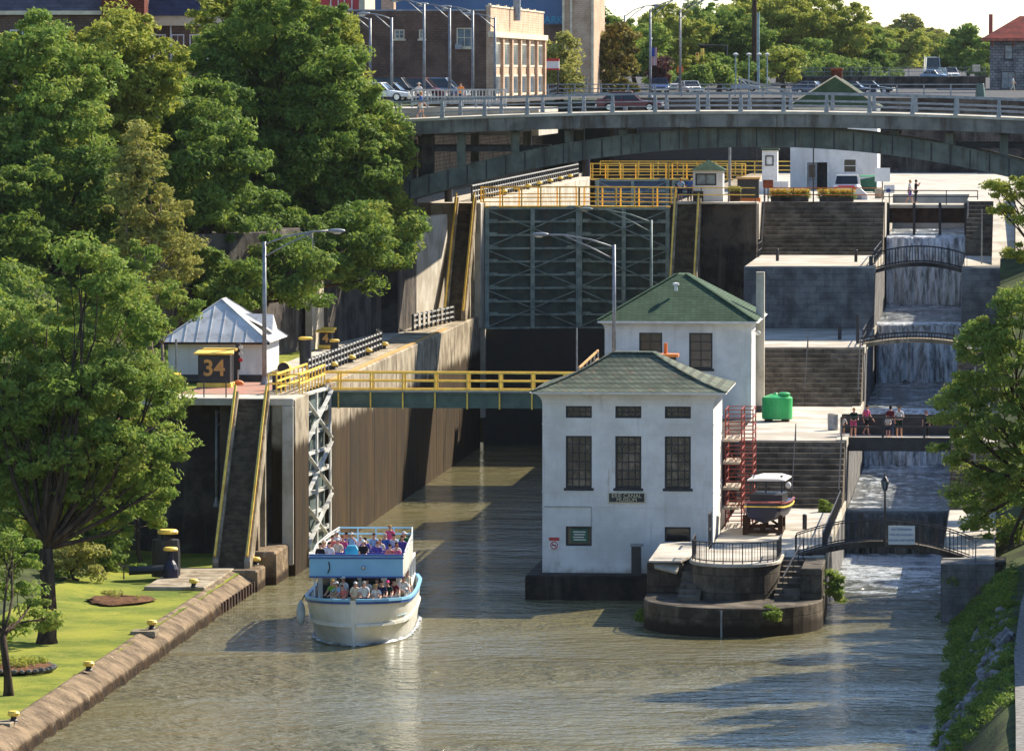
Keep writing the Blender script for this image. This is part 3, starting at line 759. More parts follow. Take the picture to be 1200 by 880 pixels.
# ================================================================ fences and walkways
def fence(name, label, cat, pts, rails, sp, post_w, rail_w, mpost, mrail, h=None, infill=None, group=None, flat=False, post_each=True):
    pts = [Vector(p) for p in pts]; h = h or max(rails)
    t = thing(name, pts[0], label, cat, group)
    seg = [(pts[i], pts[i + 1]) for i in range(len(pts) - 1)]
    allp = []
    for a, b in seg:
        n = max(1, round((b - a).length / sp))
        allp += [a + (b - a) * k / n for k in range(n)]
    allp.append(pts[-1])
    pm = None
    for p in allp:
        if pm is None:
            pm = MB().box(p.x - post_w / 2, p.x + post_w / 2, p.y - post_w / 2, p.y + post_w / 2, p.z, p.z + h).build('post', mpost, t)
            base = Vector(p)
        elif len(allp) <= 90:
            c = pm.copy(); COL.objects.link(c); c.parent = t; c.location = Vector(pm.location) + (p - base)
    for rz in rails:
        mb = MB()
        for a, b in seg:
            u = Vector((0, 0, rz))
            mb.bar(a + u, b + u, rail_w, rail_w * (2.2 if flat else 1))
        mb.build('rail', mrail, t)
    if infill:
        for a, b in seg:
            mb = MB(); n = max(1, round((b - a).length / infill[0]))
            for k in range(1, n):
                p = a + (b - a) * k / n
                mb.bar(p + Vector((0, 0, rails[-1])), p + Vector((0, 0, rails[0])), infill[1])
            if mb.v: mb.build('baluster_grille', mpost, t)
    return t
Y_ = M['yellow']
# near green footbridge over the lock
t = thing('footbridge', (-38.4, 322.9, 8.2), 'green girder footbridge with yellow railing crossing the lock to the museum', 'footbridge')
MB().box(-38.7, -23.5, 322.5, 322.62, 8.18, 9.05).box(-38.7, -23.5, 322.40, 322.72, 8.95, 9.05).box(-38.7, -23.5, 322.40, 322.72, 8.18, 8.26).build('girder', M['girder'], t)
mb = MB()
for k in range(9): mb.box(-37.9 + k * 1.82, -37.82 + k * 1.82, 322.36, 322.50, 8.12, 9.1)
mb.build('stiffener', M['yellow'], t)
MB().box(-38.7, -23.5, 322.3, 323.7, 9.06, 9.14).build('deck', M['galv'], t)
for yy in (322.36, 323.6):
    mb = MB()
    for rz, w in ((9.2, 0.09), (9.68, 0.07), (10.15, 0.09)): mb.bar((-38.7, yy, rz), (-23.5, yy, rz), w)
    mb.build('handrail', Y_, t)
    for k in range(9):
        x = -37.86 + k * 1.82
        mb = MB().box(x - 0.05, x + 0.05, yy - 0.05, yy + 0.05, 9.14, 10.15)
        if yy < 323: mb.box(x + 0.14, x + 0.20, yy - 0.03, yy + 0.03, 9.14, 10.15)
        mb.build('post', Y_, t)

def gate_leaf(t, O, dx, W, z0, z1, mplate, mframe, rows, nx=2):
    """one mitre-gate leaf: dx is the unit vector along the leaf, frame stands 0.3 proud towards the camera"""
    O = Vector(O); dx = Vector(dx).normalized(); nrm = Vector((dx.y, -dx.x, 0))
    if nrm.y > 0 and abs(dx.x) > 0.3: nrm = -nrm
    def P(u, z, d=0.0): return O + dx * u + nrm * d + Vector((0, 0, z - O.z))
    MB().prism([P(0, z0), P(W, z0), P(W, z1), P(0, z1)], -nrm * 0.08).build('skin_plate', mplate, t)
    hz = z1 - z0
    mb = MB()
    for k in range(rows + 1):
        z = z0 + hz * k / rows
        mb.bar(P(0, z, 0.15), P(W, z, 0.15), 0.30, 0.14)
    mb.build('beam', mframe, t)
    for u in [W * k / nx for k in range(nx + 1)]:
        uu = min(max(u, 0.16), W - 0.16)
        MB().bar(P(uu, z0, 0.34), P(uu, z1, 0.34), 0.30, 0.10, up=nrm).build('upright', mframe, t)
    mb = MB(); k = 0; z = z1 - 0.1; st = 2.9
    while z - st > z0 - 0.6:
        zb = max(z - st + 0.25, z0)
        mb.bar(P(0.2, z, 0.42), P(W - 0.2, zb, 0.42), 0.06, 0.22, up=nrm)
        mb.bar(P(0.2, zb, 0.44), P(W - 0.2, z, 0.44), 0.06, 0.22, up=nrm)
        z -= st
    mb.build('brace', mframe, t)
    for k in range(rows):
        z = z0 + hz * (k + 1) / rows
        for s in (0.34, W - 0.34):
            mb = MB()
            a = P(s, z - 0.02, 0.2); sg = 1 if s < W / 2 else -1
            mb.prism([a, a + dx * sg * 0.8, a + dx * sg * 0.55 + Vector((0, 0, 0.22)), a + Vector((0, 0, 0.22))], nrm * 0.12)
            mb.build('gusset', mframe, t)
def gate_walk(t, a, b, z, m, h=1.15, wid=1.0):
    a, b = Vector(a), Vector(b); d = (b - a).normalized(); s = Vector((-d.y, d.x, 0)) * wid
    MB().prism([(a.x, a.y, z), (b.x, b.y, z), (b.x + s.x, b.y + s.y, z), (a.x + s.x, a.y + s.y, z)], (0, 0, 0.14)).build('walkway', m, t)
    for off in (Vector((0, 0, 0)), s):
        mb = MB()
        for rz, w in ((0.3, 0.05), (0.6, 0.06), (0.86, 0.05), (h, 0.09)):
            mb.bar(a + off + Vector((0, 0, z + 0.14 + rz - a.z)), b + off + Vector((0, 0, z + 0.14 + rz - b.z)), w)
        mb.build('handrail', m, t)
        n = round((b - a).length / 1.5)
        for k in range(n + 1):
            p = a + off + (b - a) * k / n
            MB().box(p.x - 0.05, p.x + 0.05, p.y - 0.05, p.y + 0.05, z + 0.1, z + 0.14 + h).build('stanchion', m, t)
HW = (XR - XL) / 2
for side in (0, 1):
    x0, x1 = (XL + 0.1, XL + HW - 0.02) if side == 0 else (XR - 0.1, XL + HW + 0.02)
    lab = ['left leaf of the tall green lock gate with crossed bracing', 'right leaf of the tall green lock gate, partly behind the lamp post'][side]
    t = thing('lock_gate', ((x0 + x1) / 2, 417, 8.5), lab, 'lock gate')
    d = Vector((x1 - x0, 1.9, 0))
    gate_leaf(t, (x0, 416.6, 8.5), d, d.length, 8.5, ZU - 0.45, M['gate_green'], M['gate_frame'], 9)
    a = Vector((x0, 416.3, 0)); b = Vector((x1, 416.3 + 1.9, 0))
    if side: a, b = b, a
    a.z = b.z = ZU - 0.4
    gate_walk(t, a, b, ZU - 0.4, Y_, 1.35)
    # upper gate of the second lock
    lab = ['left leaf of the far upper gate under the bridge', 'right leaf of the far upper gate under the bridge'][side]
    t = thing('lock_gate', ((x0 + x1) / 2, 525, 9), lab, 'lock gate')
    gate_leaf(t, (x0 + 0.2, 525, 9), Vector((x1 - x0, 1.9, 0)), d.length - 0.2, 9, ZU - 0.45, M['blue_clad'], M['gate_frame'], 8)
    a = Vector((x0, 524.7, ZU - 0.4)); b = Vector((x1, 524.7 + 1.9, ZU - 0.4))
    if side: a, b = b, a
    gate_walk(t, a, b, ZU - 0.4, Y_, 1.35)
# open lower gate leaf folded into its recess: seen end-on, white
t = thing('lock_gate', (-38.95, 318, 0.4), 'white framed lock gate leaf folded open against the lower left wall', 'lock gate')
gate_leaf(t, (-39.15, 313.7, 0.4), Vector((0.55, 8.4, 0)), 8.4, 0.4, 9.3, M['gate_green'], M['gate_white'], 8)
# far yellow walkways and plaza rails under the bridge
fence('yellow_railing', 'yellow railing along the top edge beside the glass kiosk', 'railing', [(-24.3, 413.2, ZU + 0.1), (-18.5, 413.2, ZU + 0.1)], [1.05, 0.55], 2.2, 0.06, 0.07, M['iron'], Y_, h=1.1)
fence('yellow_railing', 'yellow railing with a single bar along the planter terrace', 'railing', [(-18.2, 420.8, ZU), (-9.6, 420.8, ZU)], [1.0, 0.5], 2.0, 0.06, 0.07, M['iron'], M['orange'], h=1.05)
fence('yellow_railing', 'far yellow railing across the upper lock behind the kiosk', 'railing', [(-38.2, 533, ZU), (-15, 533, ZU)], [1.2, 0.8, 0.4], 1.8, 0.09, 0.09, Y_, Y_)
fence('lock_fence', 'grey three rail fence on the far left lockside under the bridge', 'fence', [(-39.4, 419, ZU), (-39.2, 519, ZU)], [1.15, 0.75, 0.35], 2.0, 0.14, 0.09, M['iron'], M['rail_grey'])
fence('lock_fence', 'dark posted fence with three pale rails along the left lockside', 'fence', [(-40.25, 327.5, ZC), (-39.9, 363, ZC), (-40.6, 367, ZC)], [1.05, 0.7, 0.35], 1.5, 0.16, 0.10, M['iron'], M['rail_grey'], h=1.15)
fence('lock_fence', 'short dark posted fence with pale rails at the upper stair foot', 'fence', [(-40.6, 389, ZC), (-39.3, 404.0, ZC)], [1.05, 0.7, 0.35], 1.6, 0.16, 0.10, M['iron'], M['rail_grey'], h=1.15)
fence('yellow_railing', 'doubled yellow railing at the left end of the green footbridge', 'railing', [(-39.9, 311.0, ZC), (-39.6, 322.0, ZC)], [1.15, 0.75, 0.4], 1.6, 0.07, 0.09, Y_, Y_)
fence('yellow_railing', 'yellow rail with dark plates between the winch drum and the open gate', 'railing', [(-40.4, 311.4, ZC), (-38.7, 311.4, ZC), (-38.6, 322.0, ZC)], [1.1, 0.6], 1.4, 0.07, 0.09, Y_, Y_)
fence('yellow_railing', 'short yellow rail slanting past the numbered cabinet', 'railing', [(-47.0, 309.6, ZC), (-45.6, 313.8, ZC)], [1.0, 0.45], 4, 0.07, 0.12, M['iron'], Y_)
fence('iron_railing', 'thin iron railing over the lower left wall beside the red paving', 'railing', [(-44.6, 307.6, ZC + 0.05), (-42.2, 307.6, ZC + 0.05)], [0.95], 1.4, 0.06, 0.05, M['iron'], M['iron'])

# ================================================================ lamp posts
def lamp_post(label, base, h, arm, droop=0.0, m=None, r=0.11, name='street_lamp', group=None, rise=0.6):
    m = m or M['galv']; base = Vector(base)
    t = thing(name, base, label, 'street lamp', group)
    MB().tube([base, base + Vector((0, 0, h))], [r, r * 0.72], 10).build('pole', m, t, smooth=True)
    MB().lathe([(r * 1.9, 0), (r * 1.9, 0.08), (r * 1.3, 0.25), (r, 0.5)], base, 10).build('base', m, t)
    top = base + Vector((0, 0, h - 0.15)); a = Vector(arm)
    pts = [top, top + a * 0.35 + Vector((0, 0, rise * 0.6)), top + a * 0.75 + Vector((0, 0, rise * 0.95)), top + a + Vector((0, 0, rise))]
    mb = MB().tube(pts, r * 0.45, 6)
    low = top - Vector((0, 0, 0.7)); mb.tube([low, low + a * 0.35 + Vector((0, 0, rise * 0.6 + 0.25)), pts[2] - Vector((0, 0, 0.02))], r * 0.35, 6)
    mb.build('arm', m, t, smooth=True)
    d = a.normalized(); e = pts[3]
    rot = Matrix(((d.x, -d.y, 0), (d.y, d.x, 0), (0, 0, 1)))
    hd = MB().ell(e + d * 0.38, (0.52, 0.19, 0.13), 12, 6, rot=rot).build('lamp_head', m, t, smooth=True)
    MB().ell(e + d * 0.45 - Vector((0, 0, 0.08)), (0.28, 0.14, 0.11), 10, 5, rot=rot).build('lens', M['lens'], hd, smooth=True)
    return t
p0 = az(310, 452, ZC)
lamp_post('tall grey street lamp beside the white shed, arm reaching right', p0, 8.05, (3.6, 0.6, 0), r=0.14, rise=0.75)
p0 = at(254, 596, 308.6); p0.z = 3.6
lamp_post('low grey street lamp against the dark lower left wall', p0, 5.2, (2.2, -0.2, 0), r=0.10, rise=0.6)
p0 = Vector((at(719.5, 412, 336).x, 336, ZC))
lamp_post('grey street lamp rising behind the museum roof, arm reaching left', p0, at(719, 287, 336).z - ZC, (-3.9, -0.3, 0), r=0.13, rise=0.75)
p0 = Vector((at(763, 337, 404).x, 404, ZC))
lamp_post('bluish street lamp in front of the tall green gate', p0, at(763, 258, 404).z - ZC, (-4.2, 0, 0), r=0.12, rise=0.9, m=M['gate_frame'])
p0 = Vector((at(676, 412, 330).x, 330, ZC)); mb = MB().tube([p0, p0 + Vector((0, 0, at(676, 384, 330).z - ZC))], 0.05, 6)
o = mb.build('signal_pole', M['galv'], origin=p0); tag(o, 'thin short grey pole left of the museum roof', 'pole')

# ================================================================ left lockside objects
# white shed
t = thing('shed', (-45.0, 326, ZC), 'white lockside shed with grey metal hip roof and dark doorway', 'shed')
sx0, sx1, sy0, sy1 = -47.75, -42.35, 324.0, 331.2
zb = ZC; ze = 11.75
MB().box(sx0, sx1, sy0, sy1, zb, ze).build('wall', M['white_wall'], t)
MB().box(sx0 - 0.03, sx1 + 0.03, sy0 - 0.03, sy1 + 0.03, zb - 0.05, zb + 0.42).build('plinth', M['black'], t)
ov = 0.45; x0, x1, y0, y1 = sx0 - ov, sx1 + ov, sy0 - ov, sy1 + ov
ap = Vector(((sx0 + sx1) / 2, sy0 + 2.7, 14.05)); ap2 = Vector((ap.x, sy1 - 2.7, 14.05))
c = [(x0, y0, ze), (x1, y0, ze), (x1, y1, ze), (x0, y1, ze)]
rf = MB().add(c + [ap, ap2], [(0, 1, 4), (1, 2, 5, 4), (2, 3, 5), (3, 0, 4, 5), (3, 2, 1, 0)]).build('roof', M['roof_metal'], t)
mb = MB()
for k in range(1, 9):
    x = x0 + (x1 - x0) * k / 9; f = 1 - abs(k / 9 - 0.5) * 2
    mb.bar((x, y0, ze + 0.02), (x, y0 + (ap.y - y0) * f, ze + (ap.z - ze) * f + 0.02), 0.02, 0.03)
for a_, b_ in (((x1, y0, ze), ap), ((x0, y0, ze), ap), ((x1, y1, ze), ap2), (ap, ap2)): mb.bar(Vector(a_) + Vector((0, 0, 0.03)), Vector(b_) + Vector((0, 0, 0.03)), 0.07, 0.07)
mb.build('seam', M['roof_metal'], rf)
MB().add([(x1 - 0.2, 326.4, 12.3), (x1 - 0.2, 328.6, 12.3), (x1 - 1.7, 328.6, 13.0), (x1 - 1.7, 326.4, 13.0), (x1 - 0.3, 327.5, 13.2), (x1 - 2.0, 327.5, 13.25)], [(0, 1, 4), (0, 4, 5, 3), (1, 2, 5, 4), (2, 3, 5)]).build('dormer', M['roof_metal'], rf)
MB().box(x0, x1, y0 - 0.03, y0, ze - 0.1, ze + 0.02).build('fascia', M['timber'], rf)
MB().box(-45.75, -43.75, sy0 - 0.03, sy0 + 0.05, zb + 0.4, 11.35).build('doorway', M['black'], t)
struct(MB().box(-45.2, -40.9, 311.2, 323.0, ZC - 0.02, ZC + 0.05).build('brick_paving', mat('faded_red_paving', lin(172, 122, 104), lin(150, 124, 108), 1.5, .9), origin=(-43, 316, ZC)))
# cabinet 34
def text_obj(s, size, m, parent, loc, rot=(R(90), 0, 0), name='lettering', depth=0.02, sx=1.0, align='CENTER', font_off=0.0):
    cu = bpy.data.curves.new('t', 'FONT'); cu.body = s; cu.size = size; cu.extrude = depth; cu.align_x = align; cu.align_y = 'CENTER'; cu.offset = font_off; cu.resolution_u = 3
    tmp = bpy.data.objects.new('t', cu); COL.objects.link(tmp)
    dg = bpy.context.evaluated_depsgraph_get()
    me = bpy.data.meshes.new_from_object(tmp.evaluated_get(dg)); me.name = name
    bpy.data.objects.remove(tmp); bpy.data.curves.remove(cu)
    o = bpy.data.objects.new(name, me); COL.objects.link(o)
    me.materials.clear(); me.materials.append(m)
    o.parent = parent; o.location = Vector(loc) - wloc(parent); o.rotation_euler = rot; o.scale = (sx, 1, 1)
    return o
def cabinet(label, x0, x1, y0, y1, z0, z1, num, size):
    t = thing('control_cabinet', ((x0 + x1) / 2, (y0 + y1) / 2, z0), label, 'cabinet')
    MB().box(x0, x1, y0, y1, z0 + 0.25, z1).build('body', M['black'], t, bevel=0.04)
    MB().box(x0 - 0.06, x1 + 0.06, y0 - 0.06, y1 + 0.06, z0, z0 + 0.27).build('base', M['yellow'], t, bevel=0.03)
    MB().prism([(x0 - 0.22, y0 - 0.25, z1 + 0.02), (x1 + 0.25, y0 - 0.25, z1 + 0.02), (x1 + 0.1, y1 - 0.6, z1 + 0.14), (x0 - 0.1, y1 - 0.6, z1 + 0.14)], (0, 0, 0.10)).build('lid', M['yellow'], t, bevel=0.03)
    MB().box(x0 + 0.1, x1 + 0.22, y1 - 0.55, y1 + 0.1, z1 + 0.16, z1 + 0.32).build('lid', M['yellow'], t, bevel=0.04)
    text_obj(num, size, M['yellow_pale'], t, ((x0 + x1) / 2, y0 - 0.02, z0 + 0.30 + (z1 - z0 - 0.3) * 0.5), name='number', font_off=0.025)
    return t
cp = az(232, 455, ZC); cq = az(270, 455, ZC)
cabinet('black cabinet with the yellow number 34 and yellow lids before the shed', cp.x, cq.x, cp.y, cp.y + 1.5, ZC + 0.03, ZC + 1.85, '34', 1.25)
p = at(374, 412, 364); cabinet('distant small black cabinet with a yellow 4 beside the retaining wall', p.x, p.x + .8, 364, 364.8, ZC - 0.05, ZC + 1.0, '4', 0.75)
# signal
p = az(279, 452, ZC)
t = thing('signal_light', p, 'slim traffic signal post with red light beside the black cabinet', 'signal light')
MB().tube([p, p + Vector((0, 0, 2.3))], 0.05, 6).build('pole', M['galv'], t)
MB().box(p.x - 0.13, p.x + 0.13, p.y - 0.1, p.y + 0.1, p.z + 0.9, p.z + 2.35).build('housing', M['black'], t, bevel=0.02)
for k, mm in enumerate((M['lens'], M['lens'], M['red'])):
    MB().tube([p + Vector((0.16, -0.12, 2.15 - 0.35 * k)), p + Vector((0.16, -0.02, 2.15 - 0.35 * k))], 0.12, 10).build('lamp', mm, t)
MB().ell(p + Vector((0.05, -0.2, 0.15)), (0.32, 0.25, 0.18), 10, 6).build('hood', M['orange'], t)
# tall black mooring posts with yellow caps, winch drum
def cap_post(label, p, h, r):
    p = Vector(p); t = thing('mooring_post', p, label, 'mooring post')
    MB().lathe([(r * 1.05, 0), (r, 0.1), (r, h)], p, 14).build('post', M['iron'], t, smooth=False)
    MB().lathe([(r * 1.05, h), (r * 1.18, h + 0.04), (r * 1.18, h + 0.12), (r * 0.9, h + 0.17), (0.02, h + 0.18)], p, 14).build('cap', M['yellow'], t)
    return t
cap_post('stout grey black mooring post with yellow cap by the fence start', az(358, 430, ZC), 1.62, 0.36)
cap_post('small far mooring post with yellow cap against the retaining wall', az(392, 420, ZC), 1.0, 0.26)
cap_post('black post with low cap beside the upper left stair top', (-40.9, 416.9, ZU), 1.5, 0.3)
p = az(333, 447, ZC)
t = thing('winch', p, 'round black and yellow winch drum beside the yellow railing', 'winch')
MB().tube([p + Vector((0, -0.3, 0.75)), p + Vector((0, 0.6, 0.75))], 0.36, 16).build('drum', M['yellow'], t)
MB().tube([p + Vector((0, -0.36, 0.75)), p + Vector((0, -0.30, 0.75))], 0.33, 16).build('drum_end', M['black'], t)
MB().box(p.x - 0.3, p.x + 0.3, p.y - 0.2, p.y + 0.5, p.z, p.z + 0.42).build('stand', M['black'], t)
p = az(326, 458, ZC)
o = MB().box(p.x - 0.33, p.x + 0.33, p.y, p.y + 0.2, ZC + 0.04, ZC + 0.98).build('panel_board', M['black'], origin=(p.x, p.y, ZC)); tag(o, 'small black panel board with yellow edge by the lock edge', 'panel')
MB().box(p.x - 0.36, p.x + 0.36, p.y - 0.03, p.y + 0.23, ZC + 0.985, ZC + 1.06).build('edge', M['yellow'], o)
# bollards
def bollard_mesh():
    t = thing('mooring_bollard', (0, 0, 0), 'x', 'bollard', 'yellow capped bollards along the quay')
    MB().lathe([(0.17, 0), (0.16, 0.05), (0.12, 0.10), (0.12, 0.22)], (0, 0, 0), 12).build('stem', M['black'], t, smooth=False)
    MB().lathe([(0.12, 0.20), (0.24, 0.24), (0.25, 0.34), (0.18, 0.42), (0.02, 0.44)], (0, 0, 0), 14).build('cap', M['yellow'], t, smooth=False)
    return t
bl = [((16, 845), 1.1, 'yellow capped bollard nearest the front of the quay, by a concrete pad'),
      ((104, 786), 1.06, 'yellow capped bollard standing straight on the open lawn'),
      ((178, 737), 1.14, 'yellow capped bollard on its own small dark slab'),
      ((227, 688), 1.18, 'yellow capped bollard on the concrete landing by the stairs'),
      ((300, 662), 1.17, 'yellow capped bollard at the foot of the yellow railed stairs')]
b0 = bollard_mesh()
for i, ((x, y), z, lab) in enumerate(bl):
    p = az(x, y, z); o = b0 if i == 0 else copy_tree(b0)
    o.location = p; o['label'] = lab
for i in range(4):
    p = Vector((-39.95 + 0.07 * i, 338 + i * 8.5, ZC + 0.02)); copy_tree(b0, p, label=['yellow capped bollard at the near end of the left lockside', 'yellow capped bollard second along the left lockside fence', 'yellow capped bollard third along the left lockside fence', 'yellow capped bollard where the bridge shadow starts on the lockside'][i])
for (xa, ya, xb, yb), lab in (((-1, 850, 12, 850), 'dark edged concrete pad cut by the left picture edge'), ((160, 742, 182, 742), 'small concrete slab under the lone bollard')):
    a = az(xa, ya, 1.05); b = az(xb, yb, 1.05)
    o = MB().box(a.x - 0.3, b.x, a.y, a.y + 1.3, 0.85, 1.14).build('concrete_pad', M['concrete'], bevel=0.03); tag(o, lab, 'concrete pad')
# flower beds
def bed(label, c, rx, ry, stones, seed):
    r_ = random.Random(seed); c = Vector(c); t = thing('flower_bed', c, label, 'flower bed')
    prof = [(1.0, 0.0), (0.85, 0.10), (0.5, 0.18), (0.02, 0.2)]
    mb = MB(); rings = []
    for f, z in prof:
        rings.append([(c.x + rx * f * w_ * math.cos(a), c.y + ry * f * w_ * math.sin(a), c.z + z + 0.07 * r_.random()) for a, w_ in [(2 * math.pi * k / 24, 1 + .10 * math.sin(3 * k * .26) + r_.uniform(-.07, .07)) for k in range(24)]])
    mb.loft(rings).build('mulch', M['mulch'], t)
    if stones:
        for k in range(30):
            a = 2 * math.pi * k / 30; s = 0.13 + 0.07 * r_.random()
            MB().ell((c.x + rx * math.cos(a), c.y + ry * math.sin(a), c.z + 0.05), (s, s * 0.8, s * 0.7), 6, 4).build('edging_stone', M['ashlar'], t)
    return t
bed('oval brown mulch bed on the lawn before the winch', az(140, 704, 1.05), 1.65, 2.2, False, 1)
bed('stone edged flower bed with yellow flowers between two tree trunks', az(22, 783, 1.1), 1.5, 2.0, True, 2)
# capstan machine on the lawn
p = az(200, 678, 1.1)
t = thing('capstan', p, 'dark capstan machine with two yellow discs beside the lower left wall', 'capstan')
MB().lathe([(0.42, 0), (0.40, 0.5), (0.30, 0.75), (0.16, 0.95), (0.14, 1.45)], p, 14).build('column', M['navy'], t)
MB().lathe([(0.02, 1.44), (0.36, 1.45), (0.38, 1.55), (0.30, 1.62), (0.02, 1.63)], p, 16).build('disc', M['yellow'], t)
q = p + Vector((-0.45, 1.4, 0))
MB().lathe([(0.75, 0), (0.75, 1.2), (0.7, 1.9), (0.25, 1.95), (0.22, 2.2)], q, 14).build('column', M['black'], t)
MB().lathe([(0.02, 2.18), (0.52, 2.2), (0.55, 2.32), (0.45, 2.42), (0.02, 2.43)], q + Vector((0.1, 0, 0)), 16).build('disc', M['yellow'], t)
MB().tube([p + Vector((-2.1, -0.4, 0.42)), p + Vector((-0.3, 0, 0.5))], 0.22, 10).build('beam', M['black'], t)
MB().tube([p + Vector((-2.35, -0.5, 0)), p + Vector((-2.35, -0.5, 0.65)), p + Vector((-1.6, -0.4, 0.62))], 0.04, 6).build('hoop', M['iron'], t)
# thin white pole near shed
p = az(193, 470, 9.0); o = MB().tube([(p.x, 318, 8.6), (p.x, 318, 12.2)], 0.06, 6).build('pole', M['galv'], origin=(p.x, 318, 8.6)); tag(o, 'thin grey pole half hidden by leaves left of the shed', 'pole')
# ================================================================ museum
def hip_roof(x0, x1, y0, y1, ze, rx0, rx1, ry, zr, conc=0.0, n=7):
    """hip roof with slightly dished slopes; returns MB"""
    mb = MB(); rings = []
    for k in range(n + 1):
        t = k / n; zz = ze + (zr - ze) * (t - conc * t * (1 - t))
        a0 = x0 + (rx0 - x0) * t; a1 = x1 + (rx1 - x1) * t; b0 = y0 + (ry[0] - y0) * t; b1 = y1 + (ry[1] - y1) * t
        rings.append([(a0, b0, zz), (a1, b0, zz), (a1, b1, zz), (a0, b1, zz)])
    return mb.loft(rings)
def window(parent, x0, x1, z0, z1, y, nx, nz, glass, frame, inset=0.16, bar=0.05, sill=True, name='window', side=None):
    """recessed window on a wall facing the camera at depth y"""
    f = MB(); fw = 0.09
    f.box(x0, x0 + fw, y - 0.03, y + inset, z0, z1); f.box(x1 - fw, x1, y - 0.03, y + inset, z0, z1)
    f.box(x0 + fw, x1 - fw, y - 0.03, y + inset, z0, z0 + fw); f.box(x0 + fw, x1 - fw, y - 0.03, y + inset, z1 - fw, z1)
    for k in range(1, nx): f.box(x0 + (x1 - x0) * k / nx - bar / 2, x0 + (x1 - x0) * k / nx + bar / 2, y + 0.03, y + 0.08, z0 + fw, z1 - fw)
    for k in range(1, nz): f.box(x0 + fw, x1 - fw, y + 0.035, y + 0.075, z0 + (z1 - z0) * k / nz - bar / 2, z0 + (z1 - z0) * k / nz + bar / 2)
    w = f.build(name, frame, parent)
    MB().box(x0 + fw, x1 - fw, y + 0.09, y + 0.12, z0 + fw, z1 - fw).build('pane', glass, w)
    if sill: MB().box(x0 - 0.10, x1 + 0.10, y - 0.14, y + 0.02, z0 - 0.14, z0).build('sill', frame, w)
    return w
def walls_with_openings(mb, x0, x1, y, th, z0, z1, holes):
    """front wall slab with real openings: holes = (xa, xb, za, zb)"""
    xs = sorted({x0, x1, *[h[0] for h in holes], *[h[1] for h in holes]})
    zs = sorted({z0, z1, *[h[2] for h in holes], *[h[3] for h in holes]})
    for i in range(len(xs) - 1):
        for j in range(len(zs) - 1):
            cx, cz = (xs[i] + xs[i + 1]) / 2, (zs[j] + zs[j + 1]) / 2
            if any(h[0] < cx < h[1] and h[2] < cz < h[3] for h in holes): continue
            mb.box(xs[i], xs[i + 1], y, y + th, zs[j], zs[j + 1])
    return mb
def merged(mb):
    return mb
MX0, MX1, MY0, MY1 = -24.19, -15.38, 296.0, 305.0
k_ = 296 / F_PX
def mx(x): return at(x, 560, 296).x
def mz(y): return at(740, y, 296).z
t = thing('museum', (-19.8, 300, 0), 'white two storey museum with worn green hip roof by the water', 'museum')
holes = []
for a, b in ((663, 693.5), (721, 751.5), (779, 809.5)):
    holes.append((mx(a), mx(b), mz(490), mz(476)))
    holes.append((mx(a), mx(b), mz(572), mz(511)))
holes.append((mx(663), mx(693.5), mz(640), mz(617))); holes.append((mx(779), mx(809.5), mz(640), mz(617)))
mb = walls_with_openings(MB(), MX0, MX1, MY0, 0.35, 1.25, 10.55, holes)
mb.box(MX0, MX0 + 0.35, MY0 + 0.35, MY1, 1.25, 10.55).box(MX1 - 0.35, MX1, MY0 + 0.35, MY1, 1.25, 10.55).box(MX0 + 0.35, MX1 - 0.35, MY1 - 0.35, MY1, 1.25, 10.55)
wl_ = mb.build('wall', M['museum_wall'], t)
mb = MB()
for zz in (mz(497), mz(570) - 0.28, mz(594)):
    mb.box(MX0 - 0.025, MX1 + 0.025, MY0 - 0.025, MY0 - 0.001, zz - 0.03, zz + 0.03); mb.box(MX1 + 0.001, MX1 + 0.025, MY0, MY1, zz - 0.03, zz + 0.03)
mb.build('string_course', M['museum_wall'], wl_)
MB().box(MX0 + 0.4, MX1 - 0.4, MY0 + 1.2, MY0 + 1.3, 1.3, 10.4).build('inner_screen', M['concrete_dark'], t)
for i, h in enumerate(holes):
    small = h[3] - h[2] < 1.2
    if i >= 6: window(t, *h, MY0 + 0.1, 1, 1, M['glass'], M['black_frame'], sill=False)
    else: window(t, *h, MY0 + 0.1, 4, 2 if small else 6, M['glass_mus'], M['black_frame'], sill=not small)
# eaves, dished hip roof with its ridge
E0, E1 = at(622, 459, 295.2).x, at(851, 460, 295.2).x
mb = MB(); n = 5; rings = []
for k in range(n + 1):
    a = k / n * math.pi / 2; d = 0.62 * (1 - math.cos(a)); zz = 9.95 + 0.62 * math.sin(a)
    rings.append([(MX0 - d, MY0 - d, zz), (MX1 + d, MY0 - d, zz), (MX1 + d, MY1 + d, zz), (MX0 - d, MY1 + d, zz)])
mb.loft(rings).build('cornice', M['museum_wall'], t)
ze = 10.62
rf = hip_roof(E0, E1, 295.25, 305.8, ze, at(717, 413, 299).x, at(765, 413, 299).x, (299.4, 301.6), at(740, 413, 300).z, conc=0.35).build('roof', M['roof_old'], t)
MB().box(E0 + 0.02, E1 - 0.02, 295.27, 305.78, ze - 0.10, ze - 0.003).build('fascia', M['museum_wall'], rf)
mb = MB()
zr = at(740, 413, 300).z; rx0, rx1 = at(717, 413, 299).x, at(765, 413, 299).x
for sx, ex in ((E0, rx0), (E1, rx1)):
    pr = None
    for k in range(8):
        tt = k / 7; p = Vector((sx + (ex - sx) * tt, 295.25 + (299.4 - 295.25) * tt, ze + (zr - ze) * (tt - 0.35 * tt * (1 - tt)) + 0.03))
        if pr is not None: mb.bar(pr, p, 0.16, 0.07)
        pr = p
mb.bar((rx0, 299.4, zr + 0.03), (rx1, 299.4, zr + 0.03), 0.16, 0.07)
mb.build('ridge_tiles', M['roof_old'], rf)
MB().box(MX0 - 0.75, MX1 - 2.6, 294.3, 306, -1.5, 1.26).build('plinth', M['plinth'], t, bevel=0.08)
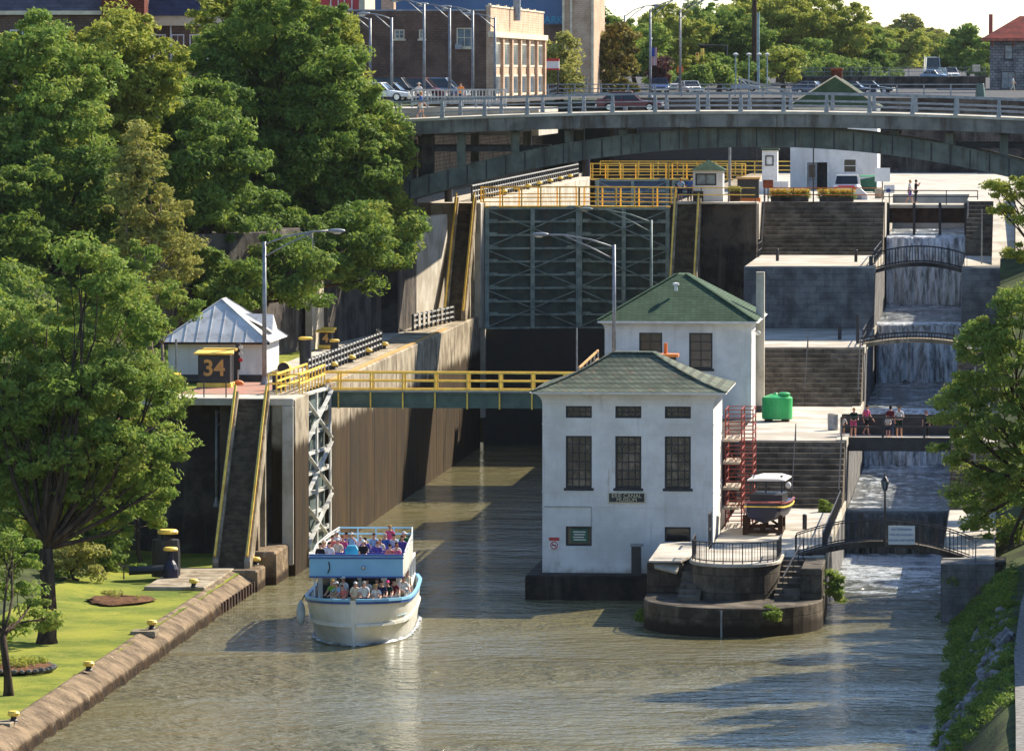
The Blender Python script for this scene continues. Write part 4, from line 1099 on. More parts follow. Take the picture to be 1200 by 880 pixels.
# sign and notices on the front wall
sx0, sx1, sz0, sz1 = mx(713), mx(756), mz(589), mz(577)
sg = MB().box(sx0, sx1, MY0 - 0.10, MY0 - 0.03, sz0, sz1).build('name_sign', M['gold'], t)
MB().box(sx0 + 0.04, sx1 - 0.04, MY0 - 0.12, MY0 - 0.101, sz0 + 0.04, sz1 - 0.04).build('sign_board', M['sign_black'], sg)
cx = (sx0 + sx1) / 2
text_obj('ERIE CANAL', 0.30, M['gold'], sg, (cx, MY0 - 0.13, sz1 - 0.17), depth=0.005, sx=0.95, font_off=0.0)
text_obj('MUSEUM', 0.27, M['gold'], sg, (cx, MY0 - 0.13, sz0 + 0.15), depth=0.005, sx=1.0, font_off=0.0)
nx0, nx1 = mx(643.5), mx(655.5)
sg = MB().box(nx0, nx1, MY0 - 0.06, MY0 - 0.03, mz(644), mz(630)).build('notice', M['sign_white'], t)
MB().box(nx0, nx1, MY0 - 0.075, MY0 - 0.061, mz(634), mz(630)).build('notice_band', M['red'], sg)
cc = Vector(((nx0 + nx1) / 2, MY0 - 0.065, mz(639.3)))
mb = MB(); n = 20
for k in range(n):
    a, b = 2 * math.pi * k / n, 2 * math.pi * (k + 1) / n
    mb.bar(cc + Vector((0.18 * math.cos(a), 0, 0.18 * math.sin(a))), cc + Vector((0.18 * math.cos(b), 0, 0.18 * math.sin(b))), 0.045, 0.02, up=(0, 1, 0))
mb.bar(cc + Vector((-0.13, 0, 0.13)), cc + Vector((0.13, 0, -0.13)), 0.045, 0.02, up=(0, 1, 0)); mb.build('prohibition_mark', M['red'], sg)
MB().bar(cc + Vector((-0.12, 0.003, 0)), cc + Vector((0.12, 0.003, 0)), 0.05, 0.015, up=(0, 1, 0)).build('symbol', M['sign_black'], sg)
sg = MB().box(mx(669), mx(689), MY0 + 0.02, MY0 + 0.07, mz(636), mz(620)).build('green_notice', M['sign_green'], t)
mb = MB()
for k in range(4):
    zz = mz(623.5 + 3.1 * k); mb.box(mx(671.5 + (k % 2)), mx(686.5 - (k % 3)), MY0 + 0.008, MY0 + 0.0195, zz - 0.03, zz + 0.03)
mb.build('lettering', M['lens'], sg)
# electrical conduit line and pipe post
mb = MB(); mb.tube([(MX0 + 0.1, MY0 - 0.05, mz(594)), (mx(693), MY0 - 0.05, mz(594)), (mx(693), MY0 - 0.05, mz(617))], 0.02, 5); mb.build('conduit', M['galv'], wl_)
o = MB().box(mx(742), mx(753), 294.6, 295.1, 1.26, 2.75).build('pipe_housing', M['black'], origin=(mx(747), 294.8, 1.26)); tag(o, 'small dark housing standing on the museum plinth', 'housing')
MB().box(mx(740.5), mx(755.5), 294.5, 295.2, 2.76, 2.86).build('lid', M['galv'], o)

# ================================================================ powerhouse
PX0, PX1, PY0, PY1 = -24.45, -15.65, 345.0, 357.0
t = thing('powerhouse', (-20, 351, 6.28), 'white lock house with bright green hip roof behind the museum', 'lock house')
def qx(x): return at(x, 400, 345).x
def qz(y): return at(790, y, 345).z
holes = [(qx(749), qx(776), qz(432), qz(390)), (qx(807.5), qx(835), qz(432), qz(390))]
mb = walls_with_openings(MB(), PX0, PX1, PY0, 0.35, 6.29, 12.05, holes)
mb.box(PX0, PX0 + 0.35, PY0 + 0.35, PY1, 6.29, 12.05).box(PX1 - 0.35, PX1, PY0 + 0.35, PY1, 6.29, 12.05).box(PX0 + 0.35, PX1 - 0.35, PY1 - 0.35, PY1, 6.29, 12.05)
wl_ = mb.build('wall', M['white_wall'], t)
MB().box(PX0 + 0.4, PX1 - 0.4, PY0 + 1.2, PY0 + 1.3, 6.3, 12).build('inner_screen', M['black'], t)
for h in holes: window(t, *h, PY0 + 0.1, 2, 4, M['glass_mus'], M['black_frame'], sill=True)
mb = MB(); n = 4; rings = []
for k in range(n + 1):
    a = k / n * math.pi / 2; d = 0.45 * (1 - math.cos(a)); zz = 11.62 + 0.45 * math.sin(a)
    rings.append([(PX0 - d, PY0 - d, zz), (PX1 + d, PY0 - d, zz), (PX1 + d, PY1 + d, zz), (PX0 - d, PY1 + d, zz)])
mb.loft(rings).build('cornice', M['white_wall'], t)
x0, x1, y0, y1 = at(700, 375, 344.4).x, at(887, 375, 344.4).x, 344.4, 357.6
ze = 12.16; rxm = at(798, 323, 349).x; zr = at(798, 322, 349).z
rf = MB().add([(x0, y0, ze), (x1, y0, ze), (x1, y1, ze), (x0, y1, ze), (rxm - 0.3, 349.6, zr), (rxm + 0.3, 349.6, zr), (rxm + 0.3, 352.4, zr), (rxm - 0.3, 352.4, zr)],
              [(0, 1, 5, 4), (1, 2, 6, 5), (2, 3, 7, 6), (3, 0, 4, 7), (4, 5, 6, 7), (3, 2, 1, 0)]).build('roof', M['roof_green'], t)
MB().box(x0 + 0.02, x1 - 0.02, y0 + 0.02, y1 - 0.02, ze - 0.13, ze - 0.003).build('fascia', M['white'], rf)
mb = MB()
for sx, ex in ((x0, rxm - 0.3), (x1, rxm + 0.3)): mb.bar((sx, y0, ze + 0.04), (ex, 349.6, zr + 0.04), 0.2, 0.06)
mb.build('hip_cap', M['roof_green'], rf)
vp = at(792, 337, 347.3); MB().lathe([(0.10, -0.2), (0.10, 0.12), (0.2, 0.14), (0.2, 0.26), (0.02, 0.3)], vp, 10).build('roof_vent', M['white'], rf)
cx0, cx1 = at(880, 400, 352).x, at(890.5, 400, 352).x
MB().box(PX1 + 0.003, PX1 + 0.50, 350.9, 351.6, 6.6, at(884, 319, 351).z).build('chimney', M['concrete_pale'], t)
MB().box(PX1 - 0.05, PX1 + 0.55, 350.85, 351.65, 6.29, 6.75).build('chimney_base', M['black'], t)
lt = at(896, 380, 344).x
MB().ell((PX1 + 0.35, 346.0, 11.4), (0.16, 0.14, 0.14), 8, 5).build('wall_lamp', M['lens'], t)
MB().bar((PX1 + 0.003, 346, 11.5), (PX1 + 0.35, 346, 11.5), 0.05).build('lamp_bracket', M['galv'], t)
# chimney pot of the museum seen against the powerhouse
p = Vector((at(780, 412, 303).x, 303.2, 0)); 
o = thing('chimney_stack', (p.x, 312, ZC), 'small orange pipe stack with flat yellow cap behind the museum roof', 'pipe stack')
p = Vector((at(781, 420, 312).x, 312, 0)); zt = at(781, 413, 312).z
MB().box(p.x - 0.35, p.x + 0.5, 311.7, 312.6, ZC, zt - 0.25).build('housing', M['black'], o)
MB().box(p.x - 0.55, p.x + 0.65, 311.5, 312.8, zt - 0.23, zt - 0.08).build('cap', M['orange'], o)
MB().tube([(p.x - 0.05, 312.1, zt - 0.08), (p.x - 0.05, 312.1, zt + 0.5)], 0.10, 8).build('pipe', M['orange'], o)
fence('yellow_railing', 'yellow railing slanting up behind the left museum eave', 'railing', [(-24.4, 324.0, 9.2), (-24.2, 336.0, ZC + 0.1)], [1.2, 0.7], 2.5, 0.08, 0.10, M['rail_grey'], M['yellow_pale'])

# ================================================================ scaffold
t = thing('scaffold', (-14.8, 301, 2.9), 'red steel scaffold against the sunlit side of the museum', 'scaffold')
def scx(x, Y): return at(x, 540, Y).x
xs = [-15.2, -14.35, -13.75]; ys = [305.0, 308.2]
ztop = at(860, 478, 306).z
for x in xs:
    for y in ys:
        MB().tube([(x, y, 2.96), (x, y, ztop)], 0.035, 6).build('upright', M['rust'], t)
mb = MB()
z = 3.3
while z < ztop:
    for y in ys: mb.bar((xs[0], y, z), (xs[-1], y, z), 0.05)
    for x in xs: mb.bar((x, ys[0], z), (x, ys[1], z), 0.05)
    z += 0.42
mb.build('ledger', M['rust'], t)
mb = MB()
for z in (3.3, 5.3): mb.bar((xs[0], ys[0] - 0.03, z), (xs[-1], ys[0] - 0.03, z + 1.9), 0.045); mb.bar((xs[-1], ys[0] - 0.05, z), (xs[0], ys[0] - 0.05, z + 1.9), 0.045)
mb.build('brace', M['rust'], t)
for z in (3.95, 5.0, 6.35, 7.55): MB().box(xs[0] - 0.1, xs[0] + 0.75, ys[0] - 0.9, ys[1] - 0.6, z, z + 0.13).build('plank', M['plank'], t)

# ================================================================ green tank
p = az(910, 494, 6.38); r = at(928, 480, p.y).x - p.x
p = Vector((p.x, p.y + r, 6.365))
t = thing('tank', p, 'bright green round plastic tank on the second stone platform', 'tank')
h = 1.36
MB().lathe([(r * 0.97, 0.12), (r, 0.2), (r, h), (r * 0.97, h + 0.06), (r * 0.5, h + 0.22), (r * 0.05, h + 0.26)], p, 28).build('body', M['green_tank'], t, smooth=False)
MB().lathe([(0.32, 0), (0.36, 0.05), (0.36, 0.14), (0.25, 0.2), (0.02, 0.21)], p + Vector((0.42, -0.2, h + 0.15)), 16).build('lid', M['green_tank'], t)
MB().ell(p + Vector((-0.1, -0.2, h + 0.24)), (0.14, 0.14, 0.1), 8, 5).build('vent', M['green_tank'], t)
for sx in (-0.5, 0.5): MB().box(p.x + sx - 0.22, p.x + sx + 0.22, p.y - r * 0.95, p.y + 0.5, 6.365, 6.365 + 0.13).build('foot', M['timber'], t)
# grey bin
p = az(976, 504, 6.36)
t = thing('litter_bin', p, 'grey round litter bin at the end of the crowded walkway', 'litter bin')
MB().lathe([(0.26, 0), (0.30, 0.1), (0.31, 0.85), (0.28, 0.9)], p, 16).build('drum', M['galv'], t)
MB().lathe([(0.31, 0.84), (0.32, 0.92), (0.22, 0.98), (0.02, 1.0)], p, 16).build('lid', M['concrete_pale'], t)

# ================================================================ bow of the pier below the museum
def curve(cx, cy, rx, ry, n, a0=math.pi, a1=2 * math.pi):
    return [(cx + rx * math.cos(a0 + (a1 - a0) * k / n), cy + ry * math.sin(a0 + (a1 - a0) * k / n)) for k in range(n + 1)]
bow = thing('stone_pier', (-13.6, 282, -1), 'round fronted stone pier below the display boat', 'stone pier')
lo = [(-9.25, 288)] + [(-18.0, 288)] + curve(-13.62, 281.2, 4.38, 5.8, 20)
MB().prism([(x, y, -1.5) for x, y in lo], (0, 0, 2.88)).build('lower_ledge', M['ashlar_bow'], bow, bevel=0.06)
up = [(-11.45, 288.5), (-15.72, 288.5)] + curve(-13.58, 282.6, 2.14, 2.9, 16)
MB().prism([(x, y, 1.38) for x, y in up], (0, 0, 1.60)).build('upper_wall', M['ashlar_bow'], bow)
cp_ = [(-11.33, 288.5), (-15.84, 288.5)] + curve(-13.58, 282.6, 2.26, 3.05, 16)
MB().prism([(x, y, 2.982) for x, y in cp_], (0, 0, 0.17)).build('coping', M['platform'], bow, bevel=0.03)
MB().box(-18.0, -16.25, 283.6, 294.2, 1.385, 2.9).build('side_block', M['ashlar_bow'], bow, bevel=0.05)
MB().prism([(-17.9, 283.3, 2.905), (-16.3, 283.2, 2.905), (-15.35, 290.5, 2.96), (-15.35, 294.2, 2.96), (-17.9, 294.2, 2.96)], (0, 0, 0.09)).build('cap_slab', M['platform'], bow)
MB().prism([(-17.6, 283.25, 2.60), (-16.5, 283.1, 2.35), (-16.3, 284.2, 2.96), (-17.7, 284.2, 2.98)], (0, -0.05, 0.12)).build('tilted_slab', M['concrete_pale'], bow)
for lab, xa, xb, ya in (('left', -16.24, -15.15, 279.2), ('right', -11.6, -10.35, 280.4)):
    pr = stair_profile(ya, 1.4, 286.2, 2.86, 7, 1.39)
    MB().prism([(xa, y, z) for y, z in pr], (xb - xa, 0, 0)).build('steps', M['stair_stone'], bow)
MB().box(-10.32, -9.28, 280.6, 286.48, 1.385, 2.88).build('side_pier', M['ashlar_bow'], bow, bevel=0.05)
MB().box(-18.0, -15.32, 294.22, 295.9, -1, 2.88).build('link_wall', M['ashlar_bow'], bow)
MB().tube([(-13.9, 275.33, 0.0), (-13.9, 275.33, 1.3)], 0.05, 6).build('drain_pipe', M['galv'], bow)
I_ = M['iron']
cv = curve(-13.58, 282.6, 2.12, 2.85, 14)
fence('iron_railing', 'curved iron railing round the bow of the stone pier', 'railing', [(-15.7, 285.5, 3.155)] + [(x, y, 3.155) for x, y in cv] + [(-11.46, 285.5, 3.155)], [1.0, 0.12], 0.9, 0.05, 0.05, I_, I_, infill=(0.16, 0.022))
fence('iron_railing', 'iron railing up the left steps of the stone pier', 'railing', [(-15.35, 291.2, 2.97), (-15.35, 293.6, 2.97)], [1.7, 0.9], 1.2, 0.06, 0.07, I_, I_, infill=(0.2, 0.025))
fence('iron_railing', 'iron railing sloping down the right steps of the stone pier', 'railing', [(-10.4, 286.6, 2.92), (-11.2, 281.2, 1.45)], [0.95, 0.1], 1.5, 0.05, 0.06, I_, I_)
fence('iron_railing', 'iron railing along the water side of the lowest platform', 'railing', [(-9.5, 288.4, 2.98), (-9.5, 296, 2.98), (-9.5, 318.2, 2.98)], [1.0, 0.12], 2.4, 0.05, 0.05, I_, I_, infill=(0.25, 0.02))
fence('iron_railing', 'iron handrail down the edge of the lowest stone steps', 'railing', [(-9.62, 318.7, 2.98), (-9.62, 324.2, 6.38)], [1.0, 0.5], 1.6, 0.05, 0.06, I_, I_)
fence('iron_railing', 'iron handrail down the edge of the middle stone steps', 'railing', [(-9.62, 357.3, 6.38), (-9.62, 362.8, 9.78)], [1.0, 0.5], 1.6, 0.05, 0.06, I_, I_)
fence('iron_railing', 'iron handrail down the middle of the lowest stone steps', 'railing', [(-12.2, 318.6, 2.98), (-12.2, 324.0, 6.34)], [0.95], 5.5, 0.05, 0.05, I_, I_)
fence('iron_railing', 'iron handrail down the middle of the middle stone steps', 'railing', [(-12.9, 357.2, 6.38), (-12.9, 362.6, 9.74)], [0.95], 5.5, 0.05, 0.05, I_, I_)
fence('iron_railing', 'iron handrail left of the highest stone steps', 'railing', [(-18.1, 409, 13.9), (-18.1, 414.7, 13.9), (-18.1, 420.3, ZU + 0.05)], [1.0, 0.5], 1.6, 0.05, 0.06, I_, I_)
fence('iron_railing', 'dark railing along the water edge of the third platform', 'railing', [(-9.5, 364, 9.8), (-9.5, 388.5, 9.8)], [1.0, 0.55, 0.12], 2.2, 0.05, 0.05, I_, I_)
fence('iron_railing', 'dark railing along the water edge of the fourth platform', 'railing', [(-9.5, 392, 13.95), (-9.5, 413.5, 13.95)], [1.0, 0.55, 0.12], 2.2, 0.05, 0.05, I_, I_)
def short_post(label, p, h=0.9, r=0.11):
    o = MB().lathe([(r, 0), (r, h), (r * 0.7, h + 0.05)], p, 10).build('guard_post', M['iron'], origin=p); return tag(o, label, 'post')
short_post('short dark guard post right of the display boat', az(943, 620, 2.96), 0.75, 0.12)
short_post('short dark guard post on the third platform', az(984, 398, 9.76), 0.85, 0.12)
short_post('short dark guard post on the fourth platform, left', az(911, 306, 13.91), 0.8, 0.11)
short_post('short dark guard post on the fourth platform by the arched bridge', az(1003, 307, 13.91), 0.8, 0.11)
# ================================================================ road bridge
BY0, BY1 = 387.0, 400.0
def dz(x): return 24.3 - 0.00118 * (x + 19) ** 2
bxs = frange(-62, 45, 1.5)
t = thing('road_bridge', (-19, 393, 15), 'grey steel arch road bridge with open spandrels across both lock flights', 'bridge')
rings = [[(x, BY0, dz(x) - 0.95), (x, BY0, dz(x)), (x, BY0 + 1.6, dz(x) + 0.02), (x, BY1 - 1.6, dz(x) + 0.02), (x, BY1, dz(x)), (x, BY1, dz(x) - 0.95), (x, BY1 - 0.5, dz(x) - 0.95), (x, BY1 - 0.5, dz(x) - 0.5), (x, BY0 + 0.5, dz(x) - 0.5), (x, BY0 + 0.5, dz(x) - 0.95)] for x in bxs]
dk = MB().loft(rings).build('deck', M['bridge_concrete'], t)
MB().strip([(x, BY0 + 2.1, dz(x) + 0.03) for x in bxs], [(x, BY1 - 2.1, dz(x) + 0.03) for x in bxs]).build('roadway', M['asphalt'], dk, fix=False)
MB().loft([[(x, BY0 - 0.12, dz(x) - 0.08), (x, BY0 - 0.12, dz(x) + 0.10), (x, BY0 + 2.0, dz(x) + 0.16), (x, BY0 + 2.0, dz(x) - 0.08)] for x in bxs]).build('kerb', M['concrete_pale'], dk)
MB().loft([[(x, BY1 - 2.0, dz(x) - 0.08), (x, BY1 - 2.0, dz(x) + 0.16), (x, BY1 + 0.12, dz(x) + 0.10), (x, BY1 + 0.12, dz(x) - 0.08)] for x in bxs]).build('kerb', M['concrete_pale'], dk)
def az_(x): return 22.0 - (0.0064 if x < -17 else 0.0073) * (x + 17) ** 2
AD = 1.28
axs = frange(-48.5, 16.5, 1.3)
for y in (BY0 + 1.1, BY1 - 1.9):
    rb = MB().loft([[(x, y, az_(x)), (x, y + 0.9, az_(x)), (x, y + 0.9, az_(x) + AD), (x, y, az_(x) + AD)] for x in axs]).build('arch_rib', M['bridge'], t)
    if y < 390:
        for x in axs: MB().box(x - 0.045, x + 0.045, y - 0.07, y - 0.002, az_(x) + 0.04, az_(x) + AD - .02).build('rib_stiffener', M['iron'], rb)
    MB().loft([[(x, y - 0.08, az_(x) + AD), (x, y + 0.98, az_(x) + AD), (x, y + 0.98, az_(x) + AD + .06), (x, y - 0.08, az_(x) + AD + .06)] for x in axs]).build('rib_flange', M['bridge'], rb)
for x in [-19 + 3.65 * k for k in range(-9, 11)]:
    zt, zb = dz(x) - 0.93, az_(x) + AD + .07
    if zb < 8: zb = 10
    for y in (BY0 + 1.25, BY1 - 1.8):
        if zt - zb > 0.25: MB().box(x - 0.28, x + 0.28, y, y + 0.6, zb, zt).build('spandrel_column', M['bridge'], t)
    MB().box(x - 0.2, x + 0.2, BY0 + 0.52, BY1 - 0.52, dz(x) - 1.1, dz(x) - 0.5).build('floor_beam', M['iron'], t)
for y in (BY0 + 2.7, BY0 + 6.3, BY1 - 1.2):
    MB().box(-46, -32, y, y + .3, 21.65, 22.0).build('tie_beam', M['iron'], t); MB().box(-4, 13, y, y + .3, 21.9, 22.25).build('tie_beam', M['iron'], t)
MB().box(-40.0, -39.2, BY0 + 1.9, BY0 + 2.9, az_(-39.6) + 1.36, dz(-39.5) - .9).build('pier', M['concrete_dark'], t)
MB().box(-54, -41.4, BY0 + 0.3, BY1 - 0.3, 8, dz(-49) - .9).build('abutment', M['concrete_dark'], t)
MB().box(12.5, 22, BY0 + 0.3, BY1 - 0.3, 8, dz(17) - .9).build('abutment', M['concrete_dark'], t)
def bridge_rail(y):
    for rz, w in ((0.35, 0.07), (0.68, 0.07), (1.18, 0.14)):
        mb = MB()
        for i in range(len(bxs) - 1): mb.bar((bxs[i], y, dz(bxs[i]) + 0.1 + rz), (bxs[i + 1], y, dz(bxs[i + 1]) + 0.1 + rz), w)
        mb.build('handrail', M['galv'], t)
    x0 = -58.5
    pm = MB().prism([(x0 - 0.16, y - 0.12, dz(x0)), (x0 + 0.16, y - 0.12, dz(x0)), (x0 + 0.09, y - 0.1, dz(x0) + 1.2), (x0 - 0.09, y - 0.1, dz(x0) + 1.2)], (0, 0.22, 0)).build('rail_post', M['galv'], t)
    for k in range(1, 34):
        x = x0 + 2.87 * k; c = pm.copy(); COL.objects.link(c); c.parent = t; c.location = (pm.location.x + x - x0, pm.location.y, pm.location.z + dz(x) - dz(x0))
bridge_rail(BY0 + 0.15); bridge_rail(BY1 - 0.15)

# ================================================================ small footbridges over the falls
def arch_bridge(label, xa, xb, y, za, zb, rise, wid=1.5, rail=1.05, thick=0.28, deckm=None):
    n = 16; t = thing('arched_footbridge', ((xa + xb) / 2, y, min(za, zb)), label, 'footbridge')
    def zc(u): return za + (zb - za) * u + rise * 4 * u * (1 - u)
    pts = [(xa + (xb - xa) * k / n, zc(k / n)) for k in range(n + 1)]
    MB().loft([[(x, y, z - thick), (x, y, z), (x, y + wid, z), (x, y + wid, z - thick)] for x, z in pts]).build('deck', deckm or M['concrete_dark'], t)
    for yy in (y + 0.06, y + wid - 0.06):
        for rz in (rail, 0.1):
            MB().tube([(x, yy, z + rz) for x, z in pts], 0.032, 6).build('handrail', M['iron'], t)
        mb = MB(); m_ = int((xb - xa) / 0.19)
        for k in range(m_ + 1):
            u = k / m_; x = xa + (xb - xa) * u; z = zc(u); mb.bar((x, yy, z), (x, yy, z + rail), 0.05 if k % 8 == 0 else 0.022)
        mb.build('balusters', M['iron'], t)
    return t, zc
p0 = at(932, 655, 287.2); p1 = at(1140, 657, 287.2)
fb, zc1 = arch_bridge('nearest arched footbridge with white notice board and lantern', p0.x, p1.x, 287.2, 2.92, p1.z + 0.0, 0.86)
abm = MB().box(CX1 + 0.4, -0.35, 286.9, 289.6, -1.5, p1.z - 0.02).build('bridge_abutment', M['ashlar_bow'], fb)
pr = stair_profile(281.5, 0.6, 287.0, p1.z, 9, -0.5)
MB().prism([(p1.x + 0.15, y, z) for y, z in pr], (1.1, 0, 0)).build('steps', M['stair_stone'], fb)
MB().tube([(p1.x + 0.15, 287, p1.z + 1.0), (p1.x + 0.15, 281.5, 1.6)], 0.03, 6).build('stair_handrail', M['iron'], fb)
# notice board on the footbridge rail
na, nb = at(1041, 620, 287.1), at(1072, 620, 287.1)
nz1, nz0 = at(1055, 616, 287.1).z, at(1055, 638, 287.1).z
sg = MB().box(na.x, nb.x, 287.09, 287.14, nz0, nz1).build('notice_board', M['sign_white'], fb)
for k, ln in enumerate(('NO TRESPASSING', 'STAY ON WALKWAY', 'DANGER DEEP WATER')):
    text_obj(ln, 0.135, M['blue_sign'], sg, ((na.x + nb.x) / 2, 287.075, nz1 - 0.18 - 0.27 * k), depth=0.004, sx=0.92)
# lantern post
lp = at(1037, 600, 287.25); lz = zc1((lp.x - p0.x) / (p1.x - p0.x))
L = thing('lantern_post', (lp.x, 287.25, lz), 'black lantern post on the nearest arched footbridge', 'lamp post')
zt = at(1037, 575, 287.25).z
MB().lathe([(0.09, 0), (0.06, 0.3), (0.045, zt - lz)], (lp.x, 287.25, lz), 10).build('pole', M['iron'], L)
mb = MB()
MB().lathe([(0.08, 0), (0.17, 0.42), (0.17, 0.46)], (lp.x, 287.25, zt), 6).build('lantern_glass', M['glass_pale'], L)
for k in range(6):
    a = 2 * math.pi * k / 6; mb.bar((lp.x + 0.085 * math.cos(a), 287.25 + 0.085 * math.sin(a), zt), (lp.x + 0.20 * math.cos(a), 287.25 + 0.20 * math.sin(a), zt + 0.5), 0.03)
mb.lathe([(0.22, 0.46), (0.10, 0.66), (0.03, 0.72), (0.03, 0.86), (0.005, 0.9)], (lp.x, 287.25, zt), 6); mb.build('lantern_frame', M['iron'], L)
# flat crowded walkway
wz = at(1040, 513, 328).z
w0, w1 = at(986, 513, 328).x, -0.8
t = thing('walkway', ((w0 + w1) / 2, 328, wz), 'flat dark steel walkway crowded with onlookers over the second fall', 'footbridge')
MB().box(w0, w1, 328.0, 330.6, wz - 0.12, wz).build('deck', M['platform'], t)
MB().box(w0, w1, 327.85, 328.0, wz - 0.75, wz + 0.03).build('girder', M['iron'], t)
MB().box(w0, w1, 330.62, 330.8, wz - 0.75, wz + 0.03).build('girder', M['iron'], t)
for yy, solid in ((327.95, False), (330.55, True)):
    for rz in (1.15, 0.62): MB().bar((w0, yy, wz + rz), (w1, yy, wz + rz), 0.09).build('handrail', M['iron'], t)
    k = 0; x = w0
    while x < w1:
        MB().box(x - 0.06, x + 0.06, yy - 0.06, yy + 0.06, wz - (0.6 if not solid else 0), wz + 1.18).build('post', M['iron'], t); x += 2.35
    if solid: MB().box(w0, w1, yy + 0.05, yy + 0.09, wz + 0.02, wz + 1.1).build('mesh_panel', M['iron'], t)
p0 = at(1005, 408, 366.5); p1 = at(1142, 408, 366.5)
arch_bridge('middle arched footbridge with thick pale deck over the third fall', p0.x, p1.x, 366.5, 9.75, 9.75, 0.42, rail=0.35, thick=0.26, deckm=M['concrete'])
p0 = at(1022, 320, 391.5); p1 = at(1133, 320, 391.5)
arch_bridge('upper arched footbridge with thin iron balusters across the tall fall', p0.x, p1.x, 391.5, 13.6, 13.6, 0.55, rail=1.1, thick=0.25)
fence('iron_railing', 'tall grey pole railing along the right side of the falls', 'railing', [(-1.5, 330, 6.3), (-1.45, 356, 6.3)], [1.0], 6, 0.06, 0.05, M['galv'], M['galv'])
for (x, y0_, y1_, Y), lab in (((1150, 245, 380, 398), 'tall thin grey pole right of the tall fall'), ((1134, 235, 300, 421), 'thin grey pole beside the narrow highest steps'), ((1142, 430, 560, 322), 'thin grey pole half hidden by the tree right of the falls')):
    a = at(x, y1_, Y); b = at(x, y0_, Y)
    o = MB().tube([a, Vector((a.x, a.y, b.z))], 0.05, 6).build('pole', M['galv'], origin=a); tag(o, lab, 'pole')
for (x, y0_, y1_, Y), lab in (((1005, 368, 402, 363.2), 'thick short dark post at the left end of the middle arched footbridge'), ((1020, 300, 320, 391.3), 'dark end post left of the upper arched footbridge')):
    a = at(x, y1_, Y); b = at(x, y0_, Y); o = MB().box(a.x - 0.1, a.x + 0.1, Y - 0.1, Y + 0.1, a.z, b.z).build('end_post', M['iron']); tag(o, lab, 'post')

# ================================================================ display boat on its cradle
c0 = az(893, 628, 2.96)
t = thing('display_boat', (0, 0, 0), 'navy wooden launch with white cabin roof and gold stripe, bow forward', 'boat')
st = [(-0.02, 0.80, 1.42, 0.12), (0.35, 0.96, 1.38, 0.08), (1.2, 1.02, 1.30, 0.02), (3.0, 1.08, 1.22, 0.0), (5.0, 1.05, 1.18, 0.0), (6.6, 0.95, 1.2, 0.05)]
rings = []
for y, hw, zt, zk in st:
    rings.append([(-hw, y, zt), (-hw * 0.98, y + 0.02, zt * 0.62), (-hw * 0.78, y + 0.12, zt * 0.24 + zk), (0, y + 0.25, zk), (hw * 0.78, y + 0.12, zt * 0.24 + zk), (hw * 0.98, y + 0.02, zt * 0.62), (hw, y, zt)])
hull = MB().loft(rings).build('hull', M['navy'], t, smooth=False)
for z0, mm, nm in ((0.0, M['gold'], 'stripe'),):
    mb = MB()
    for s in (-1, 1):
        for i in range(len(st) - 1):
            (ya, ha, za, _), (yb, hb, zb_, _) = st[i], st[i + 1]
            mb.bar((s * (ha + 0.015), ya, za - 0.22), (s * (hb + 0.015), yb, zb_ - 0.22), 0.04, 0.10)
    mb.bar((-0.81, -0.04, 1.2), (0.81, -0.04, 1.2), 0.04, 0.07)
    mb.build('stripe', M['yellow'], t)
mb = MB()
for i in range(len(st) - 1):
    (ya, ha, za, _), (yb, hb, zb_, _) = st[i], st[i + 1]
    for s in (-1, 1): mb.bar((s * ha, ya, za + 0.03), (s * hb, yb, zb_ + 0.03), 0.12, 0.08)
mb.bar((-0.84, -0.02, 1.45), (0.84, -0.02, 1.45), 0.12, 0.08)
mb.build('gunwale', M['wood'], t)
MB().add([(-0.6, 0.03, 1.43), (0.6, 0.03, 1.43), (1.0, 1.9, 1.40), (-1.0, 1.9, 1.40)], [(0, 1, 2, 3)]).build('foredeck', M['wood'], t, fix=False)
MB().box(-0.85, 0.85, 1.9, 4.6, 1.3, 1.80).build('cabin', M['black'], t)
mb = MB()
for x in (-0.82, -0.02, 0.82): mb.bar((x, 1.92, 1.95), (x * 0.97, 2.15, 2.68), 0.09)
for x in (-0.82, 0.82): mb.bar((x, 4.5, 1.95), (x, 4.5, 2.68), 0.09); mb.bar((x, 3.2, 1.95), (x, 3.2, 2.68), 0.07)
mb.bar((-0.85, 2.14, 2.66), (0.85, 2.14, 2.66), 0.08)
mb.build('window_frame', M['black'], t)
MB().loft([[(-1.0, y, 2.70), (-1.0, y, 2.78), (-0.5, y, 2.90 + dz_), (0.5, y, 2.90 + dz_), (1.0, y, 2.78), (1.0, y, 2.70)] for y, dz_ in ((1.9, -0.05), (3.0, 0.05), (5.0, 0.05))]).build('cabin_roof', M['white'], t)
for s in (-0.7, 0.75): MB().lathe([(0.05, 0), (0.05, 0.06), (0.10, 0.10), (0.10, 0.2), (0.02, 0.22)], (s, 2.3, 2.86), 8).build('roof_light', M['chrome'], t)
MB().ell((1.05, 3.0, 2.35), (0.16, 0.16, 0.22), 8, 6).build('ring_buoy', M['sign_white'], t)
t.scale = (1, 1, .8); t.location = (c0.x, c0.y - 0.2, 2.96 + 0.58); t.rotation_euler.z = R(-4)
cr = thing('cradle', (c0.x, c0.y, 2.96), 'dark timber cradle under the navy launch', 'cradle')
